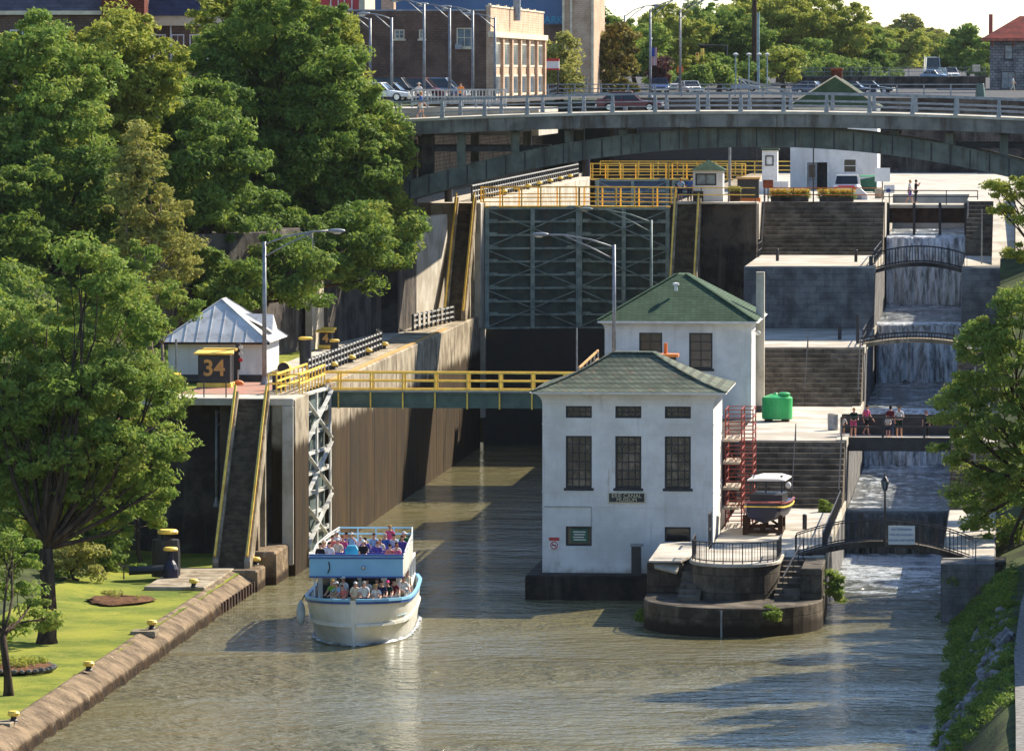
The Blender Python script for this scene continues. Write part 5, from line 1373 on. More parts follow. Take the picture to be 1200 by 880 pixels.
for yy in (0.7, 4.4):
    for s in (-0.92, 0.92):
        MB().box(c0.x + s - 0.12, c0.x + s + 0.12, c0.y + yy - 0.12, c0.y + yy + 0.12, 2.965, 4.0).build('upright', M['timber'], cr)
        MB().bar((c0.x + s, c0.y + yy, 3.05), (c0.x + s * 0.25, c0.y + yy, 3.5), 0.12).build('brace', M['timber'], cr)
    MB().box(c0.x - 0.8, c0.x + 0.8, c0.y + yy - 0.12, c0.y + yy + 0.12, 3.05, 3.22).build('cross_beam', M['timber'], cr)
    MB().box(c0.x - 0.15, c0.x + 0.15, c0.y + yy - 0.14, c0.y + yy + 0.14, 3.225, 3.55).build('keel_block', M['timber'], cr)
for s in (-0.92, 0.92): MB().box(c0.x + s - 0.1, c0.x + s + 0.1, c0.y + 0.83, c0.y + 4.27, 2.97, 3.15).build('sill', M['timber'], cr)

# ================================================================ tour boat
TB = thing('tour_boat', (0, 0, 0), 'white and light blue double deck tour boat full of passengers', 'boat')
def lerp_tab(tab, x):
    for i in range(len(tab) - 1):
        if x <= tab[i + 1][0]:
            a, b = tab[i], tab[i + 1]; u = (x - a[0]) / (b[0] - a[0]); return a[1] + (b[1] - a[1]) * u
    return tab[-1][1]
deckw = [(0, 0.12), (0.25, 0.95), (0.7, 1.55), (1.5, 2.10), (2.6, 2.42), (4.5, 2.50), (9, 2.50), (14, 2.35), (17, 2.0)]
watw = [(0, 0.03), (0.7, 0.55), (1.6, 1.15), (2.8, 1.70), (4.5, 2.10), (9, 2.30), (14, 2.2), (17, 1.85)]
gz = [(0, 2.22), (2.5, 2.10), (6, 2.0), (17, 1.95)]
ys_ = [0.0, 0.12, 0.25, 0.45, 0.7, 1.05, 1.5, 2.0, 2.6, 3.4, 4.5, 6, 9, 12, 14, 17]
def sect(y):
    dw, ww, g = lerp_tab(deckw, y), lerp_tab(watw, y), lerp_tab(gz, y)
    rake = max(0, 1 - y / 3.0)
    P = []
    for f, z in ((0.0, -0.4), (0.0, 0.0), (0.30, 0.5), (0.62, 1.0), (0.84, 1.45), (1.0, g)):
        w = ww + (dw - ww) * (f ** 0.85)
        if z < 0: w *= 0.9
        yy = y - 0.55 * rake * f + 0.0
        P.append((w, yy, z))
    return P
rings = []
for y in ys_:
    s = sect(y); rings.append([(-x, yy, z) for x, yy, z in reversed(s)] + [(x, yy, z) for x, yy, z in s])
hb_ = MB().loft(rings, closed=False); hb_.add(rings[0], [tuple(range(len(rings[0])))])
hl = hb_.build('hull', M['hull_white'], TB, smooth=True, fix=False)
s = sect(17); MB().prism([(-x, 17, z) for x, yy, z in reversed(s)] + [(x, 17, z) for x, yy, z in s], (0, 0.03, 0)).build('transom', M['hull_white'], hl)
def gun(f, off, w, h, m, name, dzz=0.0):
    for sgn in (-1, 1):
        mb = MB(); pr = None
        for y in ys_:
            s = sect(y); x, yy, z = s[f]; p = Vector((sgn * (x + off), yy - off, z + dzz))
            if pr is not None and (p - pr).length > 0.02: mb.bar(pr, p, w, h)
            pr = p
        mb.build(name, m, hl)
gun(5, 0.02, 0.16, 0.12, M['boat_blue'], 'gunwale'); gun(5, 0.03, 0.06, 0.10, M['boat_navy'], 'gunwale_trim', -0.13); gun(3, 0.03, 0.12, 0.14, M['hull_white'], 'rubbing_strake')
rings = [[(-lerp_tab(deckw, y) + 0.12, y, 1.30), (lerp_tab(deckw, y) - 0.12, y, 1.30)] for y in ys_[3:]]
MB().loft(rings, closed=False).build('main_deck', M['boat_blue'], TB, fix=False)
# cabin with real windows
CF, CB, CZ0, CZ1 = 4.3, 16.2, 1.31, 3.10
hw = 2.0
hs = [(-1.78, -1.42, 1.8, 2.95), (-1.12, -0.12, 1.95, 2.95), (0.08, 1.02, 1.95, 2.95), (1.3, 1.75, 1.8, 2.95)]
cb = walls_with_openings(MB(), -hw, hw, CF, 0.08, CZ0, CZ1, hs)
for sgn in (-1, 1):
    x0_, x1_ = (hw - 0.08, hw) if sgn > 0 else (-hw, -hw + 0.08)
    cb.box(x0_, x1_, CF + 0.08, CB, CZ0, 2.1); cb.box(x0_, x1_, CF + 0.08, CB, 2.95, CZ1)
    y = CF + 0.08
    while y < CB: cb.box(x0_, x1_, y, y + 0.22, 2.1, 2.95); y += 1.32
cb.box(-hw, hw, CB, CB + 0.08, CZ0, CZ1)
cabin = cb.build('cabin', M['white'], TB)
for h in hs: MB().box(h[0], h[1], CF + 0.05, CF + 0.075, h[2], h[3]).build('window_pane', M['glass'], cabin)
for sgn in (-1, 1): MB().box(sgn * (hw - 0.055), sgn * (hw - 0.03), CF + 0.1, CB - 0.1, 2.1, 2.95).build('window_pane', M['glass'], cabin)
# upper deck
uw = [(1.9, 2.22), (6, 2.22), (12, 2.1), (16.6, 1.85)]
uy = [1.9, 4, 6, 9, 12, 16.6]
MB().loft([[(-lerp_tab(uw, y), y, 3.12), (lerp_tab(uw, y), y, 3.12), (lerp_tab(uw, y), y, 3.22), (-lerp_tab(uw, y), y, 3.22)] for y in uy]).build('upper_deck', M['white'], TB)
MB().box(-2.22, 2.22, 1.82, 1.90, 3.16, 4.12).build('front_panel', M['boat_blue'], TB)
MB().box(-2.26, 2.26, 1.80, 1.94, 4.121, 4.19).box(-2.26, 2.26, 1.79, 1.815, 3.98, 4.06).box(-2.24, 2.24, 1.79, 1.92, 3.08, 3.158).build('panel_trim', M['boat_navy'], TB)
for sgn in (-1, 1):
    MB().loft([[(sgn * lerp_tab(uw, y), y, 3.10), (sgn * (lerp_tab(uw, y) - 0.06), y, 3.10), (sgn * (lerp_tab(uw, y) - 0.06), y, 4.12 - 0.01 * (y - 2)), (sgn * lerp_tab(uw, y), y, 4.12 - 0.01 * (y - 2))] for y in uy]).build('side_panel', M['hull_white'], TB)
    mb = MB()
    for rz in (4.2, 4.32):
        for i in range(1, len(uy) - 1): mb.bar((sgn * (lerp_tab(uw, uy[i]) - 0.03), uy[i], rz if i > 1 else 4.13), (sgn * (lerp_tab(uw, uy[i + 1]) - 0.03), uy[i + 1], rz), 0.05)
    for y in (6, 9, 12, 16.6): mb.bar((sgn * (lerp_tab(uw, y) - 0.03), y, 3.3), (sgn * (lerp_tab(uw, y) - 0.03), y, 4.32), 0.05)
    mb.build('deck_rail', M['hull_white'], TB)
    MB().box(sgn * 1.98, sgn * 2.06, 2.2, 2.3, 1.31, 3.1).build('deck_post', M['white'], TB)
mb = MB()
for rz in (3.7, 4.0, 4.3): mb.bar((-1.83, 16.55, rz), (1.83, 16.55, rz), 0.07)
for x in (-1.83, -0.9, 0, 0.9, 1.83): mb.bar((x, 16.55, 3.2), (x, 16.55, 4.3), 0.06)
mb.build('stern_rail', M['boat_blue'], TB)
for y in (3.3, 4.6, 5.9, 7.2, 8.5, 9.8, 11.1):
    for sgn in (-1, 1):
        MB().box(sgn * 0.30, sgn * (lerp_tab(uw, y) - 0.2), y, y + 0.42, 3.55, 3.63).box(sgn * 0.30, sgn * (lerp_tab(uw, y) - 0.2), y + 0.38, y + 0.44, 3.63, 4.02).box(sgn * 0.34, sgn * 0.40, y + 0.05, y + 0.4, 3.225, 3.55).box(sgn * 1.6, sgn * 1.66, y + 0.05, y + 0.4, 3.225, 3.55).build('bench', M['boat_violet'], TB)
MB().loft([[(-0.62 + 0.05, 2.35, 3.23), (0.05, 2.35, 3.23), (0.05, 2.5, 3.23), (-0.57, 2.5, 3.23)], [(-0.57, 2.35, 4.35), (0.05, 2.35, 4.35), (0.05, 2.5, 4.4), (-0.57, 2.5, 4.4)], [(-0.45, 2.38, 4.55), (-0.07, 2.38, 4.55), (-0.07, 2.5, 4.58), (-0.45, 2.5, 4.58)]]).build('helm_console', M['cyan'], TB)
hp = MB().ell((0.35, 1.72, 3.58), (0.12, 0.10, 0.10), 10, 6).build('searchlight', M['chrome'], TB)
MB().tube([(-1.35, 1.74, 3.3), (-1.25, 1.70, 3.55), (-1.3, 1.72, 3.85)], 0.03, 6).build('lifting_hook', M['iron'], TB)
MB().ell((2.05, 2.3, 3.62), (0.07, 0.07, 0.07), 8, 5).build('side_light', M['red'], TB)
mb = MB(); mb.lathe([(0.02, -0.62), (0.10, -0.55), (0.20, -0.3), (0.22, 0.1), (0.15, 0.42), (0.04, 0.6)], (-2.68, 2.4, 1.35), 12); mb.build('fender', M['fender'], TB, smooth=True)
MB().tube([(-2.66, 2.4, 1.9), (-2.5, 2.45, 2.2)], 0.03, 5).build('fender_rope', M['iron'], TB)
mb = MB()
for y in (1.0, 1.6, 2.3, 3.2):
    w = lerp_tab(deckw, y) - 0.05
    for sgn in (-1, 1): mb.bar((sgn * w, y, 2.1), (sgn * w, y, 2.42), 0.035)
mb.build('bow_stanchions', M['white'], TB)
# broken white water along the waterline
mb = MB()
for sgn in (-1, 1):
    pr = None; wr_ = random.Random(4)
    for y in frange(-.05, 17, .35):
        w = lerp_tab(watw, max(0, y)); p = Vector((sgn * (w + .03), y, .0)); o_ = .10 + .16 * wr_.random() + (.12 if y < 2.5 else 0)
        q_ = (p, p + Vector((sgn * o_ * .5, -.02, .05 + .05 * wr_.random())), p + Vector((sgn * o_, 0, .012)))
        if pr: mb.add([*pr, *q_], [(0, 1, 4, 3), (1, 2, 5, 4)])
        pr = q_
mb.build('bow_wave', M['foam'], TB, fix=False)
TBL = Vector((-30.95, 269.6, 0)); TB.location = TBL; TB.rotation_euler.z = R(2.7)
# ================================================================ people
def skin_mesh(name, nodes, edges, sub=1):
    """nodes: list of (x,y,z,rx,ry); first is the root. Returns a joined mesh grown by the skin modifier"""
    me = bpy.data.meshes.new(name); me.from_pydata([n[:3] for n in nodes], edges, [])
    o = bpy.data.objects.new(name, me); COL.objects.link(o)
    md = o.modifiers.new('skin', 'SKIN'); md.use_smooth_shade = True
    if not me.skin_vertices: me.attributes
    bpy.context.view_layer.objects.active = o
    sv = me.skin_vertices[0].data if me.skin_vertices else None
    if sv is None:
        bm = bmesh.new(); bm.from_mesh(me); bm.verts.layers.skin.verify(); bm.to_mesh(me); bm.free(); sv = me.skin_vertices[0].data
    for i, n in enumerate(nodes):
        sv[i].radius = (n[3], n[4]); sv[i].use_root = (i == 0)
    if sub:
        sd = o.modifiers.new('sub', 'SUBSURF'); sd.levels = sub; sd.render_levels = sub
    dg = bpy.context.evaluated_depsgraph_get()
    out = bpy.data.meshes.new_from_object(o.evaluated_get(dg)); out.name = name
    bpy.data.objects.remove(o); bpy.data.meshes.remove(me)
    out.polygons.foreach_set('use_smooth', [True] * len(out.polygons))
    return out
def V(*a): return Vector(a)
def pose_joints(kind, s=1.0):
    """joint positions of a 1.72 m figure facing -Y, feet at z 0"""
    J = {}
    if kind == 'sit':
        J['pel'] = V(0, 0, .52); lean = V(0, -.03, 0)
        J['kneeL'], J['kneeR'] = V(-.11, -.42, .52), V(.11, -.42, .52)
        J['ankL'], J['ankR'] = V(-.11, -.40, .09), V(.11, -.40, .09)
        J['hipL'], J['hipR'] = V(-.09, -.03, .51), V(.09, -.03, .51)
    else:
        J['pel'] = V(0, 0, .93); lean = V(0, -.02, 0) if kind != 'lean' else V(0, -.16, -.03)
        J['hipL'], J['hipR'] = V(-.09, 0, .88), V(.09, 0, .88)
        if kind == 'walk':
            J['kneeL'], J['kneeR'] = V(-.09, -.16, .50), V(.09, .05, .48); J['ankL'], J['ankR'] = V(-.09, -.20, .09), V(.09, .30, .12)
        else:
            J['kneeL'], J['kneeR'] = V(-.11, -.02, .48), V(.11, -.03, .48); J['ankL'], J['ankR'] = V(-.12, .02, .08), V(.12, .02, .08)
    p = J['pel']
    J['waist'] = p + V(0, 0, .16) + lean * .35; J['chest'] = p + V(0, .0, .38) + lean * .8; J['nb'] = p + V(0, 0, .52) + lean
    J['neck'] = p + V(0, -.01, .585) + lean * 1.1; J['hd0'] = p + V(0, -.035, .64) + lean * 1.2; J['hd1'] = p + V(0, -.03, .71) + lean * 1.2; J['hd2'] = p + V(0, -.015, .775) + lean * 1.2
    J['shL'], J['shR'] = J['nb'] + V(-.175, 0, -.05), J['nb'] + V(.175, 0, -.05)
    if kind == 'stand' or kind == 'walk':
        f = .12 if kind == 'walk' else 0
        J['elL'], J['elR'] = J['shL'] + V(-.05, .02 + f, -.28), J['shR'] + V(.05, .02 - f, -.28)
        J['wrL'], J['wrR'] = J['elL'] + V(-.01, -.08, -.24), J['elR'] + V(.01, -.08 - f, -.23)
    elif kind == 'lean':
        J['elL'], J['elR'] = J['shL'] + V(-.07, -.14, -.23), J['shR'] + V(.07, -.14, -.23)
        J['wrL'], J['wrR'] = J['elL'] + V(.05, -.21, -.07), J['elR'] + V(-.05, -.21, -.07)
    elif kind == 'sit':
        J['elL'], J['elR'] = J['shL'] + V(-.05, -.06, -.27), J['shR'] + V(.05, -.06, -.27)
        J['wrL'], J['wrR'] = J['elL'] + V(.05, -.23, -.04), J['elR'] + V(-.05, -.23, -.04)
    elif kind == 'raise':
        J['elL'], J['elR'] = J['shL'] + V(-.09, -.15, -.14), J['shR'] + V(.09, -.15, -.14)
        J['wrL'], J['wrR'] = J['elL'] + V(.11, -.10, .19), J['elR'] + V(-.11, -.10, .19)
    J['haL'] = J['wrL'] + (J['wrL'] - J['elL']).normalized() * .07; J['haR'] = J['wrR'] + (J['wrR'] - J['elR']).normalized() * .07
    return J
def people_meshes(kind):
    J = pose_joints(kind)
    seq = ['pel', 'waist', 'chest', 'nb', 'neck', 'hd0', 'hd1', 'hd2', 'shL', 'elL', 'wrL', 'haL', 'shR', 'elR', 'wrR', 'haR', 'hipL', 'kneeL', 'ankL', 'hipR', 'kneeR', 'ankR']
    rad = {'pel': (.14, .10), 'waist': (.125, .09), 'chest': (.15, .105), 'nb': (.085, .07), 'neck': (.052, .055), 'hd0': (.062, .075), 'hd1': (.077, .097), 'hd2': (.066, .082),
           'sh': (.058, .058), 'el': (.042, .042), 'wr': (.030, .030), 'ha': (.036, .024), 'hip': (.088, .088), 'knee': (.058, .058), 'ank': (.040, .040)}
    def r(k): return rad.get(k) or rad[k[:-1]]
    nodes = [(*J[k], *r(k)) for k in seq]; ix = {k: i for i, k in enumerate(seq)}
    E = [('pel', 'waist'), ('waist', 'chest'), ('chest', 'nb'), ('nb', 'neck'), ('neck', 'hd0'), ('hd0', 'hd1'), ('hd1', 'hd2')]
    for s in 'LR': E += [('nb', 'sh' + s), ('sh' + s, 'el' + s), ('el' + s, 'wr' + s), ('wr' + s, 'ha' + s), ('pel', 'hip' + s), ('hip' + s, 'knee' + s), ('knee' + s, 'ank' + s)]
    for s in 'LR':
        seq.append('toe' + s); ix['toe' + s] = len(nodes); p = J['ank' + s] + V(0, -.16, -.045); nodes.append((*p, .04, .03)); E.append(('ank' + s, 'toe' + s))
    body = skin_mesh('body', nodes, [(ix[a], ix[b]) for a, b in E])
    # face and fingers joined into the body mesh
    bm = bmesh.new(); bm.from_mesh(body)
    def blob(c, sx, sy, sz, mi):
        r_ = bmesh.ops.create_icosphere(bm, subdivisions=1, radius=1.0, matrix=Matrix.Translation(c) @ Matrix.Diagonal((sx, sy, sz, 1)))
        for v in r_['verts']:
            for f in v.link_faces: f.material_index = mi
    h = J['hd1']
    blob(h + V(0, -.098, -.015), .014, .022, .022, 0); blob(h + V(-.030, -.083, .012), .011, .010, .008, 1); blob(h + V(.030, -.083, .012), .011, .010, .008, 1)
    blob(h + V(0, -.085, -.058), .022, .008, .006, 1); blob(h + V(-.078, 0, 0), .012, .02, .03, 0); blob(h + V(.078, 0, 0), .012, .02, .03, 0)
    for s in 'LR':
        d = (J['wr' + s] - J['el' + s]).normalized(); sd = d.cross(V(0, 0, 1)); sd = sd.normalized() if sd.length > .1 else V(1, 0, 0)
        for k, ln in enumerate((.055, .07, .075, .068, .05)):
            p = J['ha' + s] + sd * (.028 * (k - 2)); q = p + d * ln + V(0, -.01, -.018)
            if k == 0: p = J['wr' + s] + d * .03 + sd * -.03; q = p + d * .05 - sd * .035
            M_ = (q - p).to_track_quat('Z', 'Y').to_matrix().to_4x4()
            bmesh.ops.create_cone(bm, cap_ends=True, segments=5, radius1=.011, radius2=.008, depth=(q - p).length, matrix=Matrix.Translation((p + q) / 2) @ M_)
    bm.to_mesh(body); bm.free(); body.materials.append(M['skin']); body.materials.append(M['eye'])
    def sub(keys, edges, grow, extra={}):
        k2 = list(keys); nd = []
        for k in k2:
            p, rr = extra.get(k, (None, None)); p = p if p is not None else J[k]; a, b = rr or r(k); nd.append((*p, a + grow, b + grow))
        i2 = {k: i for i, k in enumerate(k2)}
        return skin_mesh('cloth', nd, [(i2[a], i2[b]) for a, b in edges])
    ex = {'slL': (J['shL'].lerp(J['elL'], .75), (.052, .052)), 'slR': (J['shR'].lerp(J['elR'], .75), (.052, .052)), 'hem': (J['pel'] + V(0, 0, .02), (.150, .112)),
          'nk': (J['nb'] + V(0, 0, .02), (.075, .065))}
    shirt = sub(['chest', 'waist', 'hem', 'nb', 'shL', 'slL', 'shR', 'slR'], [('chest', 'waist'), ('waist', 'hem'), ('chest', 'nb'), ('nb', 'shL'), ('shL', 'slL'), ('nb', 'shR'), ('shR', 'slR')], .016, ex)
    ex2 = {'cuL': (J['kneeL'] + (J['hipL'] - J['kneeL']) * .12, (.068, .068)), 'cuR': (J['kneeR'] + (J['hipR'] - J['kneeR']) * .12, (.068, .068))}
    shorts = sub(['pel', 'hipL', 'cuL', 'hipR', 'cuR'], [('pel', 'hipL'), ('hipL', 'cuL'), ('pel', 'hipR'), ('hipR', 'cuR')], .014, ex2)
    trous = sub(['pel', 'hipL', 'kneeL', 'ankL', 'hipR', 'kneeR', 'ankR'], [('pel', 'hipL'), ('hipL', 'kneeL'), ('kneeL', 'ankL'), ('pel', 'hipR'), ('hipR', 'kneeR'), ('kneeR', 'ankR')], .015)
    def mk(name, mb):
        me = bpy.data.meshes.new(name); me.from_pydata(mb.v, [], mb.f); me.polygons.foreach_set('use_smooth', [True] * len(me.polygons)); return me
    hc = (J['hd1'] + J['hd2']) / 2
    hair = MB().ell(hc + V(0, .018, .012), (.088, .100, .085), 12, 6, v0=-.15, v1=.5)
    hair.ell(hc + V(0, .045, -.04), (.082, .062, .09), 10, 6)
    cap = MB().ell(hc + V(0, .006, .010), (.094, .108, .085), 12, 5, v0=0, v1=.5); cap.prism([hc + V(-.07, -.085, .014), hc + V(.07, -.085, .014), hc + V(.05, -.18, .0), hc + V(-.05, -.18, .0)], (0, 0, .012))
    hat = MB().ell(hc + V(0, .004, .012), (.096, .108, .095), 12, 5, v0=0, v1=.5); hat.lathe([(.09, .012), (.19, -.005), (.19, .005), (.09, .022)], hc, 16)
    mesh = {'body': body, 'shirt': shirt, 'shorts': shorts, 'trousers': trous, 'hair': mk('hair', hair), 'cap': mk('cap', cap), 'hat': mk('hat', hat)}
    for k in ('shirt', 'shorts', 'trousers', 'hair', 'cap', 'hat'):
        mesh[k].materials.clear(); mesh[k].materials.append(M['white']); mesh[k].name = k
    return mesh, (J['hd2'].z + .06)
PM = {}
for k_ in ('stand', 'lean', 'sit', 'walk', 'raise'): PM[k_] = people_meshes(k_)
CM = {}
def cloth(c):
    cols = {'white': (224, 222, 218), 'pink': (214, 92, 130), 'hotpink': (232, 72, 150), 'red': (186, 50, 54), 'maroon': (110, 42, 50), 'navy': (38, 44, 78), 'blue': (78, 112, 176), 'lightblue': (156, 190, 222),
            'green': (42, 116, 72), 'darkgreen': (34, 60, 52), 'lime': (132, 176, 70), 'purple': (96, 84, 160), 'black': (34, 34, 38), 'grey': (120, 120, 124), 'khaki': (178, 156, 118), 'cream': (226, 212, 186), 'denim': (70, 86, 120),
            'brownhair': (88, 58, 40), 'darkhair': (40, 30, 26), 'blond': (198, 152, 88), 'greyhair': (186, 180, 172), 'redhair': (150, 82, 48), 'straw': (216, 166, 84), 'orange': (226, 136, 64), 'salmon': (226, 120, 110)}
    if c not in CM: CM[c] = mat('cloth_' + c, lin(*cols[c]), None, 9, 0.9)
    return CM[c]
def person(pose, head=None, hz=None, feet=None, shirt='white', legs=('shorts', 'khaki'), top=('hair', 'brownhair'), label='', rz=0.0, s=1.0, group=None, floor=None):
    mesh, ht = PM[pose]
    if feet is None: feet = az(head[0], head[1], floor + ht * s)
    feet = Vector((feet[0], feet[1], floor if floor is not None else feet[2]))
    def mk(name, me, m, par):
        o = bpy.data.objects.new(name, me); COL.objects.link(o)
        if par is not None: o.parent = par
        if m is not None: o.material_slots[0].link = 'OBJECT'; o.material_slots[0].material = m
        return o
    b = mk('person', mesh['body'], None, None); b.location = feet; b.rotation_euler.z = R(rz); b.scale = (s, s, s)
    tag(b, label, 'person', group)
    mk('shirt', mesh['shirt'], cloth(shirt), b); mk(legs[0], mesh[legs[0]], cloth(legs[1]), b)
    if top[0] != 'hair': mk('hair', mesh['hair'], cloth(top[2] if len(top) > 2 else 'brownhair'), b).scale = (.97, .97, .97)
    mk(top[0], mesh[top[0]], cloth(top[1]), b)
    return b
GU, GL, GW = 'passengers on the upper deck', 'passengers at the bow rail', 'onlookers on the walkway'
U = lambda zx, zy: (350 + zx / 8, 610 + zy / 8)
L_ = lambda zx, zy: (350 + zx / 8, 670 + zy / 8)
UP = [  # upper deck: head top in the 8x crop, pose, shirt, top, what sets this one apart
 ((165, 222), 'sit', 'white', ('hair', 'blond'), 'blond passenger in white shirt at the upper deck front left corner'),
 ((240, 205), 'sit', 'purple', ('hat', 'white'), 'upper deck passenger in purple with white hat, behind the blond one'),
 ((285, 242), 'sit', 'white', ('hair', 'darkhair'), 'dark haired upper deck passenger in white, left of the cyan console'),
 ((360, 104), 'sit', 'white', ('cap', 'white'), 'upper deck passenger in white cap and white shirt, rear left'),
 ((318, 165), 'sit', 'salmon', ('hair', 'brownhair'), 'brown haired upper deck passenger in salmon shirt by the left rail'),
 ((368, 205), 'sit', 'cream', ('cap', 'white'), 'upper deck passenger in white cap and cream shirt behind the violet bench'),
 ((412, 164), 'sit', 'pink', ('hair', 'redhair'), 'upper deck passenger in pink shirt behind the cyan console'),
 ((450, 130), 'sit', 'blue', ('hair', 'darkhair'), 'dark haired upper deck passenger in blue shirt left of the white capped guide'),
 ((500, 128), 'raise', 'lightblue', ('cap', 'white'), 'guide in white cap and light blue shirt standing at the cyan console'),
 ((605, 222), 'sit', 'black', ('hat', 'white'), 'upper deck passenger in white hat and black top behind the front panel'),
 ((622, 196), 'sit', 'purple', ('hair', 'darkhair'), 'dark haired upper deck passenger in purple behind the white hat'),
 ((705, 128), 'sit', 'lightblue', ('hair', 'brownhair'), 'brown haired upper deck passenger in light blue at mid deck'),
 ((738, 220), 'sit', 'purple', ('hair', 'redhair'), 'red haired upper deck passenger in purple at front centre'),
 ((765, 185), 'sit', 'cream', ('hair', 'blond'), 'blond upper deck passenger in cream near mid deck'),
 ((806, 138), 'sit', 'blue', ('hair', 'greyhair'), 'grey haired upper deck passenger in blue near the standing woman'),
 ((855, 44), 'stand', 'pink', ('hair', 'blond'), 'blond passenger in pink standing up on the upper deck'),
 ((893, 133), 'sit', 'white', ('hair', 'darkhair'), 'dark haired upper deck passenger in white below the standing one'),
 ((985, 110), 'sit', 'green', ('hat', 'white'), 'upper deck passenger in green shirt and wide white hat'),
 ((1015, 170), 'sit', 'purple', ('hair', 'brownhair'), 'upper deck passenger in purple at the right rail behind the green shirt'),
 ((915, 238), 'sit', 'white', ('hair', 'brownhair'), 'brown haired upper deck passenger in white at the front right corner'),
 ((855, 262), 'sit', 'salmon', ('hair', 'darkhair'), 'upper deck passenger in salmon left of the front right corner'),
 ((1000, 262), 'sit', 'pink', ('hair', 'redhair'), 'upper deck passenger in pink against the right side panel'),
 ((130, 262), 'sit', 'black', ('hair', 'darkhair'), 'upper deck passenger in black against the left front post'),
 ((575, 150), 'sit', 'white', ('hair', 'greyhair'), 'grey haired upper deck passenger in white behind the guide'),
]
prng = random.Random(3)
for (zx, zy), pose, sh, top, lab in UP:
    hx, hy = U(zx, zy)
    f0 = az(hx, hy, 3.23 + PM[pose][1]); Yn = 272.15 + max(0, f0.y - 268.5) * .72; f0 = at(hx, hy, Yn); ax_ = TBL.x - (Yn - TBL.y) * .047; fx_ = min(max(f0.x, ax_ - 1.82), ax_ + 1.82)
    person(pose, feet=(fx_, Yn, 3.23), shirt=sh, legs=('shorts', prng.choice(['khaki', 'denim', 'white', 'grey'])), top=top, label=lab, rz=prng.uniform(-25, 25), group=GU, floor=3.23, s=prng.uniform(.95, 1.04))
LO = [
 ((340, 78), 'lean', 'lime', ('hair', 'blond'), 'bow passenger in lime green at the left end of the rail', -25),
 ((385, 80), 'lean', 'lightblue', ('cap', 'white'), 'bow passenger in white cap and light blue shirt, left side', -40),
 ((425, 58), 'stand', 'white', ('cap', 'white'), 'tall bow passenger in white cap and white shirt, left side', -30),
 ((425, 118), 'lean', 'salmon', ('hair', 'brownhair'), 'brown haired bow passenger in salmon between the white caps', -20),
 ((525, 98), 'lean', 'cream', ('cap', 'white'), 'bow passenger in white cap and cream shirt leaning at the centre', 15),
 ((545, 66), 'stand', 'grey', ('hair', 'darkhair'), 'dark haired bow passenger in grey before the middle window', 0),
 ((610, 90), 'lean', 'white', ('hair', 'greyhair'), 'white haired bow passenger in white leaning on the rail', 10),
 ((642, 78), 'stand', 'white', ('hair', 'darkhair'), 'dark haired bow passenger in white right of the white haired one', 0),
 ((735, 84), 'stand', 'khaki', ('hair', 'brownhair'), 'brown haired bow passenger in khaki before the right window', 0),
 ((725, 124), 'lean', 'white', ('hair', 'blond'), 'short blond bow passenger in white at the rail, right of centre', 10),
 ((770, 98), 'lean', 'navy', ('hair', 'darkhair'), 'bow passenger in navy shirt beside the pink cap', 15),
 ((830, 84), 'lean', 'darkgreen', ('cap', 'hotpink'), 'bow passenger in bright pink cap and dark green shirt', 10),
 ((882, 90), 'lean', 'maroon', ('hair', 'darkhair'), 'bow passenger in maroon shirt right of the pink cap', 20),
 ((940, 72), 'stand', 'white', ('hair', 'redhair'), 'red haired bow passenger in white by the right deck post', 10),
 ((965, 112), 'lean', 'white', ('hair', 'brownhair'), 'brown haired bow passenger in white at the right end of the rail', 30),
 ((1012, 110), 'stand', 'cream', ('hair', 'brownhair'), 'passenger in cream on the right side deck of the tour boat', 40),
 ((205, 128), 'stand', 'navy', ('hair', 'darkhair'), 'passenger in navy in the shade of the left side deck', -20),
]
for (zx, zy), pose, sh, top, lab, rz in LO:
    hx, hy = L_(zx, zy)
    q0 = at(hx, 690, 271.2); xl_ = abs(q0.x - TBL.x + .06); ye = next((ya + (yb - ya) * (xl_ + .42 - wa) / (wb - wa) for (ya, wa), (yb, wb) in zip(deckw, deckw[1:]) if wa <= xl_ + .42 <= wb), 3.2)
    if hx > 474: ye = 5.2
    Yn = TBL.y + min(ye + (.15 if pose == 'lean' else 1.15 + .5 * prng.random()), 3.9 if hx <= 474 and hx > 378 else 6.0); q0 = at(hx, 690, Yn)
    if hx < 378: Yn = TBL.y + 5.0; q0 = at(hx + 1.5, 690, Yn)
    person(pose, feet=(q0.x, Yn, 1.31), shirt=sh, legs=(prng.choice(['shorts', 'trousers']), prng.choice(['khaki', 'denim', 'white', 'cream'])), top=top, label=lab, rz=rz, group=GL, floor=1.31, s=prng.uniform(.96, 1.05) if zy < 115 else .92)
W_ = lambda zx, zy: (960 + zx / 7.5, 460 + zy / 7.5)
